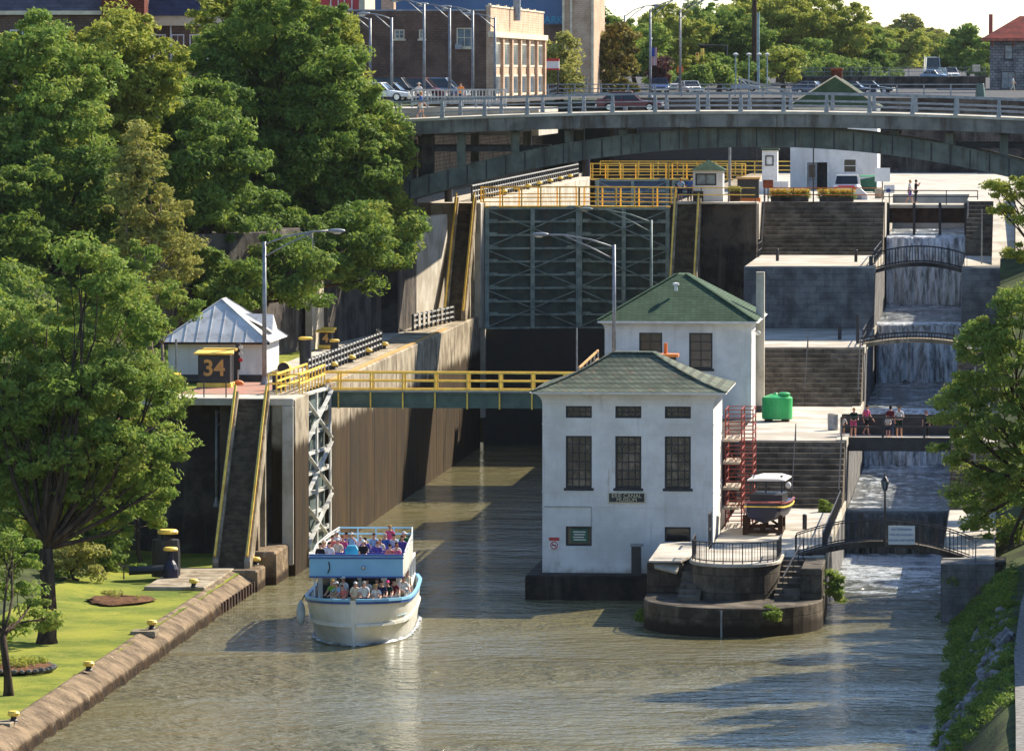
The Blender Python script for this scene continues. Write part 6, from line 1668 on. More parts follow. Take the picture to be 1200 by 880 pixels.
for (zx, zy), pose, sh, legs, top, lab, s, rz in [
    ((205, 195), 'lean', 'white', ('shorts', 'khaki'), ('hair', 'brownhair'), 'child in white bending over the left end of the walkway rail', .72, 20),
    ((300, 130), 'lean', 'darkgreen', ('shorts', 'pink'), ('hair', 'blond'), 'blond onlooker in dark top and pink shorts on the walkway', .98, 10),
    ((415, 100), 'walk', 'pink', ('shorts', 'black'), ('hair', 'darkhair'), 'onlooker in pink top and black shorts walking on the walkway', 1.0, 60),
    ((625, 120), 'stand', 'maroon', ('trousers', 'denim'), ('hair', 'darkhair'), 'onlooker in maroon standing behind the white shirts on the walkway', 1.02, 170),
    ((605, 220), 'lean', 'white', ('shorts', 'navy'), ('hair', 'brownhair'), 'child in white shirt leaning on the middle of the walkway rail', .72, 0),
    ((703, 160), 'lean', 'white', ('shorts', 'darkgreen'), ('hair', 'brownhair'), 'adult in white printed shirt leaning on the walkway rail', 1.04, 0),
    ((940, 172), 'stand', 'black', ('trousers', 'black'), ('hair', 'redhair'), 'child in black top at the leafy right end of the walkway', .85, 0)]:
    hx, hy = W_(zx, zy); f_ = az(hx, hy, wz + PM[pose][1] * s)
    yy = 328.45 if pose == 'lean' else min(max(f_.y, 328.7), 330.0)
    person(pose, feet=(at(hx, 512, yy).x, yy, wz), shirt=sh, legs=legs, top=top, label=lab, rz=rz, s=s, group=GW, floor=wz)
# others about the place
f_ = at(797, 236, 413.9); person('lean', feet=(f_.x, 413.9, ZU + .13), floor=ZU + .13, shirt='lightblue', legs=('shorts', 'navy'), top=('hat', 'straw'), label='person in wide straw hat leaning over the yellow railing by the kiosk', rz=20)
f_ = at(808, 236, 414.4); person('stand', feet=(f_.x, 414.4, ZU + .13), floor=ZU + .13, shirt='blue', legs=('trousers', 'navy'), top=('hair', 'darkhair'), label='person in blue shirt standing left of the glass kiosk', rz=160)
f_ = at(1066, 222, 431); person('walk', feet=(f_.x, 431, ZU), floor=17.25, shirt='white', legs=('shorts', 'purple'), top=('hair', 'blond'), label='person in white top and purple shorts above the falls', rz=90)
f_ = at(1073, 222, 432); person('raise', feet=(f_.x, 432, ZU), floor=17.25, shirt='black', legs=('trousers', 'black'), top=('hair', 'darkhair'), label='person in black holding up a camera above the falls', rz=100)
f_ = at(493, 140, 388.2); person('walk', feet=(f_.x, 388.2, dz(f_.x) + .14), floor=dz(f_.x) + .14, shirt='blue', legs=('shorts', 'white'), top=('hair', 'blond'), label='blond pedestrian in blue top at the left end of the road bridge', rz=90)
# ================================================================ trees and plants
def leaf_cloud(centres, radii, n_per, size, seed, flat=0.6, tilt=0.55, hollow=0.25):
    """leaf blades scattered through clumps; returns verts, quads, tint"""
    g = np.random.default_rng(seed)
    n_per = int(n_per * 2.5)
    c = np.repeat(np.asarray(centres, float), n_per, 0); r = np.repeat(np.asarray(radii, float), n_per)
    n = len(c)
    d = g.normal(size=(n, 3)); d /= np.linalg.norm(d, axis=1, keepdims=True)
    rad = (hollow + (1 - hollow) * g.random(n) ** 0.5)[:, None] * r[:, None]
    off = d * rad; off[:, 2] *= flat
    p = c + off
    nrm = d * 0.55 + g.normal(size=(n, 3)) * tilt; nrm[:, 2] += 0.55
    nrm /= np.linalg.norm(nrm, axis=1, keepdims=True)
    a = np.cross(nrm, g.normal(size=(n, 3))); a /= np.linalg.norm(a, axis=1, keepdims=True)
    b = np.cross(nrm, a)
    size = size * 0.86
    s = size * (0.65 + 0.7 * g.random(n))[:, None]
    droop = nrm * s * 0.18
    v = np.stack([p - a * s, p + b * s * 0.42 - droop * 0, p + a * s - droop, p - b * s * 0.42], 1).reshape(-1, 3)
    f = np.arange(n * 4).reshape(-1, 4)
    cl = np.repeat(g.random(len(centres)), n_per)
    tint = np.repeat(np.clip(0.45 * cl + 0.55 * g.random(n), 0, 1), 4)
    return v, f, tint
def crown_points(lobes, per, seed, clump):
    """clump centres spread through ellipsoid lobes, thicker towards their surface"""
    g = np.random.default_rng(seed); C, Rr = [], []
    for (x, y, z, rx, ry, rz) in lobes:
        k = max(5, int(1.25 * per * (rx * ry * rz) ** (2 / 3)))
        d = g.normal(size=(k, 3)); d /= np.linalg.norm(d, axis=1, keepdims=True)
        r = (0.35 + 0.70 * g.random(k) ** 0.6)[:, None]
        C.append(np.array([x, y, z]) + d * r * np.array([rx, ry, rz])); Rr.append(clump * (0.45 + 1.05 * g.random(k) ** 1.6))
    return np.concatenate(C), np.concatenate(Rr)
def limb(mb, p, q, r0, r1, r_, bend=0.12, n=5):
    p, q = Vector(p), Vector(q); L = (q - p).length; pts, rs = [], []
    off = Vector((r_.uniform(-1, 1), r_.uniform(-1, 1), r_.uniform(-.3, .3))) * L * bend
    for k in range(n + 1):
        t = k / n; pts.append(p.lerp(q, t) + off * math.sin(math.pi * t)); rs.append(r0 + (r1 - r0) * t)
    mb.tube(pts, rs, 7); return pts
def tree(name, label, base, lobes, leafm, clump=0.8, per=9.0, n_per=46, leaf=0.17, trunk_r=0.3, trunk_h=None, bark='bark', seed=1, cat='tree', group=None, flat=0.55, extra_trunk=None):
    base = Vector(base); r_ = random.Random(seed)
    t = thing(name, base, label, cat, group)
    zs = [l[2] for l in lobes]; th = trunk_h or (min(zs) - base.z) * 0.8 + 0.4
    fork = base + Vector((r_.uniform(-.4, .4), r_.uniform(-.4, .4), th))
    mb = MB()
    mb.tube([base - Vector((0, 0, 0.4)), base + Vector((0, 0, 0.15)), base + (fork - base) * 0.3 + Vector((r_.uniform(-.15, .15), 0, 0)), fork], [trunk_r * 1.7, trunk_r * 1.25, trunk_r, trunk_r * 0.85], 9)
    for l in lobes:
        e = Vector(l[:3]); pts = limb(mb, fork, e, trunk_r * 0.36, 0.03, r_)
        for j in range(3):
            a = pts[2 + j % 3]; q = e + Vector((r_.uniform(-1, 1) * l[3], r_.uniform(-1, 1) * l[4], r_.uniform(-.6, 1) * l[5])) * 0.8
            limb(mb, a, q, trunk_r * 0.14, 0.015, r_, n=3)
    mb.build('trunk', M[bark], t, smooth=True, fix=False)
    c, rr = crown_points(lobes, per, seed + 5, clump)
    v, f, tint = leaf_cloud(c, rr, n_per, leaf, seed + 9, flat)
    np_mesh('crown', v, f, M[leafm], t, attr=tint)
    return t
def lobes_for(c, rx, ry, rz, n, seed, size=(0.40, 0.55), up=0.2, shape=None):
    """a crown envelope broken into uneven lobes"""
    r_ = random.Random(seed); out = []
    c = Vector(c)
    out.append((c.x, c.y, c.z, rx * .55, ry * .55, rz * .6))
    for k in range(n):
        u = (k + .5) / n; zz = -0.9 + 1.85 * u; a = k * 2.399 + r_.uniform(-.5, .5)
        w = math.sqrt(max(0.05, 1 - min(1, abs(zz)) ** 2)) * 0.78
        if shape == 'cone': w = (1 - (zz + .9) / 1.9) * 0.85 + 0.06
        f = r_.uniform(*size)
        out.append((c.x + rx * w * math.cos(a), c.y + ry * w * math.sin(a), c.z + rz * zz * .78, rx * f, ry * f, rz * f * (.75 if shape != 'cone' else .5)))
    return out
def px_crown(x, y, Y): return at(x, y, Y)
# --- left foreground
B = az(55, 750, 1.1)
lb = []
for (x, y, rx, rz, dy) in [(105, 325, 1.9, 1.5, 0), (150, 375, 1.9, 1.4, 1), (55, 385, 2.2, 1.5, 0), (120, 440, 2.4, 1.4, -1), (40, 470, 2.2, 1.5, 1), (175, 455, 1.5, 1.1, 0), (85, 520, 2.4, 1.3, 0), (150, 545, 1.9, 1.2, -1), (20, 555, 2.0, 1.4, -.5),
                           (100, 600, 1.7, 1.0, 0), (160, 615, 1.2, .8, 0), (55, 620, 1.5, 1.0, 1), (5, 420, 2.0, 1.6, 0), (-30, 500, 2.3, 1.8, 0), (200, 520, .9, .7, .5), (90, 300, 1.2, .8, 0), (120, 560, 1.9, 1.1, .5), (55, 570, 2.0, 1.1, -1), (25, 500, 1.9, 1.2, -1.5), (178, 575, 1.3, .9, 0), (75, 445, 2.2, 1.4, 1), (140, 490, 2.0, 1.2, 1), (60, 540, 1.8, 1.0, -3), (110, 515, 1.8, 1.1, -3), (25, 470, 1.8, 1.1, -3), (150, 520, 1.5, .9, -2.5), (90, 460, 1.9, 1.2, -3), (15, 590, 1.5, .9, -2.5), (95, 575, 1.5, .8, -2.5)]:
    p = at(x, y, 265 + dy); lb.append((p.x, p.y, p.z, rx, rx * 1.1, rz))
tree('locust_tree', 'broad green tree with forked dark trunk on the lawn at left', B, lb, 'leaf_mid', 0.62, 8.5, 52, 0.15, 0.36, trunk_h=4.2, seed=11)
B = az(10, 812, 1.1); lb = []
for (x, y, rx, rz) in [(15, 650, 1.1, .8), (-15, 690, 1.3, .9), (38, 700, .9, .7), (10, 735, 1.0, .7), (-5, 640, 1.0, .7), (55, 725, .4, .4)]:
    p = at(x, y, 242); lb.append((p.x, p.y, p.z, rx, rx, rz))
tree('young_tree', 'small leaning young tree nearest the viewer on the lawn at left', B, lb, 'leaf_mid', 0.5, 9, 46, 0.13, 0.17, trunk_h=2.4, seed=21)
# shrubs and small trees along the left bank
for i, (x, y, Y, rx, rz, m, lab) in enumerate([
    (190, 480, 303, 1.3, 2.6, 'leaf_mid', 'mid green bush hanging against the dark end wall'),
    (165, 560, 300, 1.6, 2.6, 'leaf_mid', 'leafy shrub between the broad lawn tree and the end wall'),
    (120, 640, 297, 2.2, 2.0, 'leaf_dark', 'dark shrub in shade behind the lawn trunk'),
    (60, 640, 296, 2.6, 2.4, 'leaf_dark', 'dark shrub under the broad lawn tree'),
    (10, 620, 294, 2.8, 3.2, 'leaf_dark', 'dark shrub at the left edge above the lawn'),
    (90, 655, 290, 1.5, 1.0, 'leaf_olive', 'low pale bush at the edge of the lawn by the trunk')]):
    p = at(x, y, Y); zb = max(left_bank(p.x, Y) if p.x < -48 else 1.1, 0.9); zb = min(zb, p.z - rz * .6)
    tree('shrub', lab, (p.x, Y, zb), lobes_for(p, rx, rx, rz, 6, 40 + i), m, 0.5, 9, 40, 0.14, 0.10, trunk_h=max(.5, (p.z - rz * .8) - zb), seed=50 + i, cat='shrub')
# sumac beside the shed
lb = []
for (x, y, rx, rz) in [(185, 345, 1.3, .8), (215, 350, 1.0, .6), (160, 330, 1.3, .9), (195, 375, .8, .5), (170, 300, 1.2, .9), (225, 365, .5, .4)]:
    p = at(x, y, 314); lb.append((p.x, p.y, p.z, rx, rx, rz))
p = at(190, 470, 314); tree('sumac_tree', 'leaning sumac with drooping leaves over the left side of the shed', (p.x, 314, 8.9), lb, 'leaf_mid', 0.5, 8, 40, 0.17, 0.10, seed=61, bark='bark_pale', trunk_h=3.2)
# pale cone shaped tree
p = at(178, 265, 335); b_ = Vector((p.x, 335, left_bank(p.x, 335)))
lb = []
for (x, y, rx, rz) in [(158, 165, 1.0, 1.2), (165, 205, 1.7, 1.3), (185, 245, 2.0, 1.4), (170, 285, 2.2, 1.4), (205, 290, 1.6, 1.2), (140, 300, 1.6, 1.3), (215, 325, 1.2, .9), (150, 240, 1.5, 1.2), (180, 330, 1.8, 1.0)]:
    q = at(x, y, 335); lb.append((q.x, q.y + rng.uniform(-1, 1), q.z, rx, rx, rz))
tree('ash_tree', 'pale olive cone shaped tree in front of the dark left woodland', b_, lb, 'leaf_olive', 0.62, 8, 48, 0.16, 0.22, seed=71, bark='bark_pale')
# big woodland trees on the left slope
WD = [
 ((30, 127), 352, 5.0, 6.1, 'leaf_mid', 'tall bright green tree in the top left corner', 12, 101),
 ((122, 100), 362, 4.7, 4.8, 'leaf_yellow', 'yellow green tree below the slate roofed house', 12, 102),
 ((60, 245), 346, 4.6, 5.0, 'leaf_dark', 'dark shaded tree behind the broad lawn tree', 10, 103),
 ((210, 160), 368, 4.4, 5.2, 'leaf_dark', 'dark tree between the olive tree and the tall middle tree', 10, 104),
 ((320, 130), 380, 5.8, 8.0, 'leaf_dark', 'tallest dark crowned tree in the middle of the left woodland', 16, 105),
 ((312, 22), 392, 4.2, 4.0, 'leaf_yellow', 'sunlit yellow green crown rising at the top above the woodland', 9, 106),
 ((383, 178), 384, 4.7, 6.0, 'leaf_mid', 'mid green tree leaning towards the road bridge', 14, 107),
 ((443, 220), 386, 2.6, 5.2, 'leaf_yellow', 'yellow green outer tree touching the left end of the bridge', 12, 108),
 ((385, 60), 394, 2.6, 3.0, 'leaf_yellow', 'small yellow green crown before the red and white house', 7, 109),
 ((270, 285), 358, 4.0, 3.6, 'leaf_dark', 'low dark tree behind the white shed roof', 9, 110),
 ((385, 295), 366, 4.2, 3.0, 'leaf_dark', 'low dark crown hanging over the concrete retaining wall', 9, 111),
 ((445, 280), 374, 2.6, 2.6, 'leaf_mid', 'lower leafy tree before the pale slab wall', 8, 112),
 ((330, 320), 352, 3.2, 2.6, 'leaf_dark', 'low dark crown left of the concrete retaining wall', 8, 115),
 ((255, 335), 346, 3.0, 2.6, 'leaf_dark', 'low dark crown just behind the ridge of the white shed', 8, 116),
 ((-20, 300), 340, 4.0, 6.0, 'leaf_dark', 'dark tree cut by the left picture edge, mid height', 9, 113),
 ((240, 215), 350, 3.4, 4.5, 'leaf_dark', 'dark tree just right of the pale olive tree', 9, 114),
]
for (x, y), Y, rx, rz, m, lab, n, sd in WD:
    p = at(x, y, Y); gx = min(p.x, -47.0)
    gz_ = left_bank(min(gx, -48.2), Y)
    gz_ = min(gz_, p.z - rz * 1.0)
    tree('woodland_tree', lab, (gx, Y, gz_), lobes_for(p, rx, rx, rz, n, sd, (0.34, 0.50)), m, 0.80, 6.4, 52, 0.21, 0.36, seed=sd, group=None)
# undergrowth on the left slope
def cover(name, label, pts, m, clump, n_per, leaf, seed, flat=0.5):
    g = np.random.default_rng(seed); v, f, tint = leaf_cloud(np.array(pts), np.full(len(pts), clump), n_per, leaf, seed, flat)
    o = np_mesh(name, v, f, M[m], origin=tuple(np.array(pts).mean(0)), attr=tint); tag(o, label, kind='stuff'); return o
pts = []
for k in range(1700):
    x = rng.uniform(-78, -48.3); y = rng.uniform(290, 415); pts.append((x, y, left_bank(x, y) + .3))
cover('undergrowth', 'dark undergrowth covering the left slope', pts, 'leaf_dark', 1.15, 36, 0.22, 301)
# --- right bank
lb = []
for (x, y, rx, rz, dy) in [(1150, 400, 1.7, 1.3, 0), (1185, 430, 2.0, 1.6, 0), (1125, 480, 1.3, 1.1, -1), (1165, 500, 2.2, 1.5, 0), (1112, 530, .8, .7, -1), (1150, 570, 1.8, 1.4, 0), (1195, 560, 2.4, 1.8, 1), (1140, 460, 1.5, 1.2, 0), (1200, 360, 1.6, 1.2, 0),
                       (1185, 640, 2.0, 1.5, 0), (1165, 390, 1.2, .9, 0), (1215, 690, 2.0, 1.6, 0), (1230, 480, 2.5, 2.0, 0), (1145, 610, .9, .8, 0), (1180, 720, 1.4, 1.0, -2)]:
    p = at(x, y, 300 + dy); lb.append((p.x, p.y, p.z, rx, rx * 1.1, rz))
p = at(1225, 740, 300)
tree('maple_tree', 'large dark green tree hanging over the right side of the falls', (p.x, 300, 2.2), lb, 'leaf_mid', 0.60, 9, 52, 0.14, 0.32, seed=121, trunk_h=3.5)
lb = []
for (x, y, rx, rz) in [(1180, 225, 1.0, .5), (1205, 245, 1.3, .9), (1170, 245, .7, .35), (1190, 290, .7, .6), (1205, 300, .9, .7), (1215, 215, 1.6, .8), (1165, 215, .35, .2), (1240, 260, 2.4, 2.0), (1260, 330, 2.4, 2.2), (1250, 200, 2, 1.5)]:
    p = at(x, y, 312); lb.append((p.x, p.y, p.z, rx, rx, rz))
p = at(1290, 700, 312)
tree('maple_tree', 'tree at the right edge whose sunlit tips hang before the paved slope', (p.x, 312, 4.0), lb, 'leaf_yellow', 0.5, 8, 40, 0.15, 0.3, seed=122, trunk_h=9)
for i, (x, Y, h, lab) in enumerate([(9, 262, 22, 'tall bank tree just outside the right edge, near'), (7.6, 272, 25, 'tall slim bank tree outside the right edge above the footbridge steps'), (7.8, 254, 21, 'bank tree outside the right edge between the near one and the nearest one'), (14, 278, 25, 'tallest bank tree outside the right edge, behind the near one'), (11, 242, 19, 'tall bank tree outside the right edge, nearest the viewer'), (8.3, 283, 20, 'bank tree outside the right edge just beyond the footbridge steps'), (8, 250, 15, 'shorter bank tree outside the right edge above the rock heap'), (11, 296, 21, 'tall bank tree outside the right edge beside the large dark tree'), (12, 325, 20, 'tall bank tree outside the right edge beside the middle falls')]):
    c = Vector((x, Y, h * .62)); tree('bank_tree', lab, (x, Y, right_bank(x, Y)), lobes_for(c, 4.2, 4.8, h * .36, 10, 130 + i), 'leaf_dark', 0.9, 5, 40, 0.26, 0.3, seed=140 + i)
for i, (x, y, Y, rx, rz, m, lab) in enumerate([
    (1115, 745, 287, 0.9, 1.1, 'leaf_dark', 'dark bush growing over the water below the footbridge abutment'),
    (1108, 790, 268, 0.9, .8, 'leaf_dark', 'dark bush dipping into the water on the right bank'),
    (1150, 760, 276, 1.3, .7, 'leaf_dark', 'low dark shrub above the rocks on the right bank'),
    (1180, 715, 283, 1.4, 1.3, 'leaf_mid', 'green shrub beside the footbridge steps on the right bank'),
    (1150, 862, 235, .9, .55, 'leaf_mid', 'green shrub in the bottom right foreground above the rocks'),
    (1185, 850, 236, .8, .6, 'leaf_mid', 'leafy shrub at the bottom right corner by the path'),
    (1110, 868, 232, .5, .35, 'leaf_dark', 'small low weed clump among the bottom rocks'),
    (1205, 790, 250, 1.0, 1.2, 'leaf_dark', 'dark shrub at the right edge beyond the path'),
    (979, 688, 283, .40, .8, 'leaf_mid', 'green creeper hanging on the right corner of the stone pier'),
    (968, 600, 316, .35, .7, 'leaf_mid', 'small creeper on the channel wall by the lowest steps'),
    (903, 720, 276.2, .35, .35, 'leaf_mid', 'weed clump growing out of the stone pier ledge'),
    (757, 722, 280.6, .3, .35, 'leaf_dark', 'small weed at the left end of the stone pier ledge')]):
    p = at(x, y, Y); zb = right_bank(p.x, Y) if x > 1050 else p.z - rz * .3; zb = min(zb, p.z - rz * .3)
    tree('shrub', lab, (p.x, Y, zb), lobes_for(p, rx, rx, rz, 5, 160 + i), m, 0.32, 16, 40, 0.10, 0.04, trunk_h=max(.1, p.z - rz * .6 - zb), seed=180 + i, cat='shrub')
# rocks on the right bank
rk = random.Random(5); rocks = []
def rock_mesh(seed):
    r_ = random.Random(seed); bm = bmesh.new(); bmesh.ops.create_icosphere(bm, subdivisions=2, radius=1)
    ax = [Vector((r_.gauss(0, 1), r_.gauss(0, 1), r_.gauss(0, 1))).normalized() for _ in range(9)]; dd = [r_.uniform(.55, .9) for _ in ax]
    for v in bm.verts:
        for a, d in zip(ax, dd):
            k = v.co.dot(a)
            if k > d: v.co -= a * (k - d)
    me = bpy.data.meshes.new('rock'); bm.to_mesh(me); bm.free(); return me
M['rock'] = mat('grey_rock', lin(150, 148, 150), lin(108, 106, 110), 2.5, 0.9, bump=0.6, bscale=12)
rms = [rock_mesh(s) for s in range(6)]
for m_ in rms: m_.materials.append(M['rock'])
def scatter_rocks(n, poly, smin, smax):
    out = []
    for _ in range(n):
        x, y = poly(); s = rk.uniform(smin, smax)
        o = bpy.data.objects.new('rock', rms[rk.randrange(6)]); COL.objects.link(o)
        o.location = (x, y, right_bank(x, y) + s * .15); o.scale = (s * rk.uniform(.8, 1.5), s * rk.uniform(.8, 1.4), s * rk.uniform(.6, 1)); o.rotation_euler = (rk.random(), rk.random(), rk.uniform(0, 6))
        tag(o, 'pale grey rock in the heap below the gravel footpath', 'rock', 'rocks heaped below the gravel footpath'); out.append(o)
scatter_rocks(130, lambda: (lambda v: (-3.5 + v * 3.2 + rk.uniform(-.3, .5), 226 + v * 22 + rk.uniform(-5, 5)))(rk.random()), .12, .34)
scatter_rocks(60, lambda: (rk.uniform(-2.6, -0.2), rk.uniform(252, 266)), .10, .24)
scatter_rocks(16, lambda: (rk.uniform(-4.1, -3.2), rk.uniform(225, 238)), .3, .6)
pts = []
for _ in range(1800):
    x = rk.uniform(-3.3, 7); y = rk.uniform(222, 286)
    if 0.0 < x < 1.3 : continue
    d = abs((x + 3.5) / 3.2 - (y - 226) / 22)
    if d < .16: continue
    pts.append((x, y, right_bank(x, y) + .08))
cover('ground_cover', 'dark weeds and grass covering the right bank', pts, 'leaf_dark', 0.42, 30, 0.10, 305, 0.6)
# planters with yellow flowers
for i, (xa, xb) in enumerate(((903, 947), (960, 1000))):
    a, b = at(xa, 237, 420.6), at(xb, 237, 420.6)
    t = thing('flower_planter', ((a.x + b.x) / 2, 420.8, ZU), ['left yellow flower planter above the highest steps', 'right yellow flower planter above the highest steps, before the pickup'][i], 'planter')
    MB().box(a.x, b.x, 420.9, 421.8, ZU + .004, ZU + .35).build('box', M['concrete_dark'], t)
    n = int((b.x - a.x) / .18); cs = [(a.x + (b.x - a.x) * (k + .5) / n, 421.35 + rk.uniform(-.3, .3), ZU + .45) for k in range(n)]
    v, f, tt = leaf_cloud(cs, np.full(n, .36), 60, .09, 400 + i, .8); np_mesh('foliage', v, f, M['leaf_mid'], t, attr=tt)
    cs = [(x, y, z + .32) for x, y, z in cs]
    v, f, tt = leaf_cloud(cs, np.full(n, .30), 34, .09, 410 + i, .6); np_mesh('blooms', v, f, M['petal'], t, attr=tt)
p = at(862, 236, 416.2)
t = thing('flower_planter', (p.x, 416.0, ZU + .12), 'dark barrel planter with green plants right of the kiosk', 'planter')
MB().lathe([(.38, 0), (.45, .7), (.42, .72)], (p.x, 416, ZU + .12), 12).build('barrel', M['timber'], t)
v, f, tt = leaf_cloud([(p.x + rk.uniform(-.3, .3), 416 + rk.uniform(-.3, .3), ZU + 1.0) for _ in range(10)], np.full(10, .3), 50, .09, 420, .8); np_mesh('foliage', v, f, M['leaf_olive'], t, attr=tt)
mbd = [o for o in COL.objects if o.name.startswith('flower_bed') and 'oval' in o['label']][0]; mc = wloc(mbd)
v, f, tt = leaf_cloud([(mc.x + rk.uniform(-1, 1), mc.y + rk.uniform(-1, 1.6), mc.z + .3) for _ in range(12)], np.full(12, .16), 18, .06, 431, .9); np_mesh('seedlings', v, f, M['leaf_olive'], mbd, attr=tt)
bd = az(22, 783, 1.1)
v, f, tt = leaf_cloud([(bd.x + rk.uniform(-1, 1), bd.y + rk.uniform(-1.3, 1.3), 1.35) for _ in range(26)], np.full(26, .25), 26, .08, 430, .9)
fb_ = [o for o in COL.objects if o.name.startswith('flower_bed') and 'stone' in o['label']][0]
np_mesh('flowers', v, f, M['leaf_yellow'], fb_, attr=tt)
# ================================================================ vehicles
WH = None
def wheel(parent, x, y, r=0.33):
    w = MB().tube([(x - .10, y, r), (x + .10, y, r)], [r, r], 14).build('wheel', M['rubber'], parent)
    MB().tube([(x - .115, y, r), (x + .115, y, r)], r * .6, 10).build('rim', M['chrome'], w)
def make_car(kind):
    """front towards -Y, standing on z 0"""
    t = thing('parked_car', (0, 0, 0), 'x', 'car')
    P = {'sedan': (4.5, .86, .82, [(-.75, .82), (-.15, 1.40), (1.15, 1.42), (1.85, .88)]), 'van': (4.7, .92, .95, [(-1.45, .98), (-.75, 1.72), (2.15, 1.74), (2.3, .98)]),
         'suv': (4.6, .92, .98, [(-.95, .98), (-.35, 1.74), (2.1, 1.76), (2.25, .98)]), 'pickup': (5.0, .92, .96, [(-.95, .96), (-.35, 1.66), (.75, 1.66), (.95, .96)]),
         'rv': (7.0, 1.1, 1.1, [(-2.9, 1.1), (-2.7, 2.9), (3.3, 3.0), (3.45, 1.1)])}[kind]
    Ln, hw, bz, cab = P; a, b = -Ln / 2, Ln / 2
    prof = [(a, .34), (a - .02, .55), (a + .12, bz - .18), (cab[0][0], bz), (b - .05, bz + .03), (b, .6), (b - .03, .34)]
    rings = [[(s * hw * k, y, z) for y, z in prof] for s, k in ((-1, 1.0), (-1, .97), (1, .97), (1, 1.0))]
    rings = [[(-hw, y, z) for y, z in prof], [(hw, y, z) for y, z in prof]]
    body = MB().loft(rings).build('body', M['white'], t, bevel=.06)
    ci = hw - .14
    MB().loft([[(-hw + .04, cab[0][0] , cab[0][1] + .001), (-ci, cab[1][0], cab[1][1] - .06), (-ci, cab[2][0], cab[2][1] - .06), (-hw + .04, cab[3][0], cab[3][1] + .001)], [(hw - .04, cab[0][0], cab[0][1] + .001), (ci, cab[1][0], cab[1][1] - .06), (ci, cab[2][0], cab[2][1] - .06), (hw - .04, cab[3][0], cab[3][1] + .001)]]).build('window_glass', M['glass'], t)
    rf = MB().box(-ci - .01, ci + .01, cab[1][0] - .02, cab[2][0] + .02, cab[1][1] - .062, cab[1][1] + .0)
    for s in (-1, 1):
        for (p, q) in ((cab[0], cab[1]), (cab[3], cab[2]), (((cab[1][0] + cab[2][0]) / 2, bz), ((cab[1][0] + cab[2][0]) / 2, cab[1][1]))):
            rf.bar((s * (hw - .03), p[0], p[1]), (s * (ci + .01), q[0], q[1] - .03), .07)
    rf.build('roof', M['white'], t)
    for s in (-1, 1):
        MB().box(s * hw * .55, s * hw * .9, a - .035, a + .05, .58, .74).build('headlight', M['lens'], t)
        MB().box(s * hw * .6, s * hw * .95, b - .04, b + .012, .62, .80).build('tail_light', M['red'], t)
        for y in (a + .85, b - .9): wheel(t, s * (hw - .1), y)
    MB().box(-hw * .96, hw * .96, a - .08, a + .03, .36, .52).build('bumper', M['chrome'], t); MB().box(-hw * .96, hw * .96, b - .03, b + .06, .38, .54).build('bumper', M['chrome'], t)
    MB().box(-hw * .45, hw * .45, a - .03, a + .03, .56, .72).build('grille', M['black'], t)
    if kind == 'pickup': MB().box(-hw + .1, hw - .1, 1.0, b - .12, bz + .031, bz + .04).build('cargo_bed', M['black'], t)
    return t
PROTO = {k: make_car(k) for k in ('sedan', 'van', 'suv', 'pickup', 'rv')}; USED = set()
def car(kind, color, loc, rz, label, name='parked_car', cat='car', group=None):
    if kind in USED: o = copy_tree(PROTO[kind])
    else: o = PROTO[kind]; USED.add(kind)
    o.name = name; o.location = loc; o.rotation_euler.z = R(rz); o['label'] = label; o['category'] = cat
    if group: o['group'] = group
    m = paint(color)
    for ch in o.children:
        if ch.name.split('.')[0] in ('body', 'roof'):
            ch.material_slots[0].link = 'OBJECT'; ch.material_slots[0].material = m
    return o
PT = {}
def paint(c):
    cols = {'white': (226, 226, 224), 'black': (30, 30, 34), 'maroon': (120, 36, 46), 'blue': (52, 78, 132), 'lightblue': (128, 156, 184), 'silver': (170, 174, 180), 'red': (184, 44, 48), 'greyblue': (96, 112, 134), 'navy': (36, 44, 74), 'tan': (190, 160, 124), 'green': (40, 92, 66)}
    if c not in PT: PT[c] = mat('car_' + c, lin(*cols[c]), None, 2, .3)
    return PT[c]
G1 = 'vehicles in the car park beyond the left bridge end'
for kind, c, x, Y, rz, lab in [('sedan', 'white', 447, 419.6, 80, 'white sedan nearest the pale balustrade in the car park'), ('sedan', 'black', 461, 425, 82, 'black sedan with silver trim parked second in the row'),
                               ('suv', 'black', 467, 431, 84, 'tall black estate car behind the black sedan'), ('van', 'maroon', 488, 437, 84, 'maroon minivan in the middle of the car park row'),
                               ('van', 'lightblue', 513, 443, 84, 'pale blue van at the far right of the car park row')]:
    p = at(x, 120, Y); car(kind, c, (p.x, Y, ZS + .36), rz, lab, group=G1)
p = at(738, 120, 394.2); car('sedan', 'maroon', (p.x, 394.2, dz(p.x) + .05), 90, 'maroon sedan crossing the road bridge', name='moving_car')
G2 = 'cars on the far street beyond the bridge'
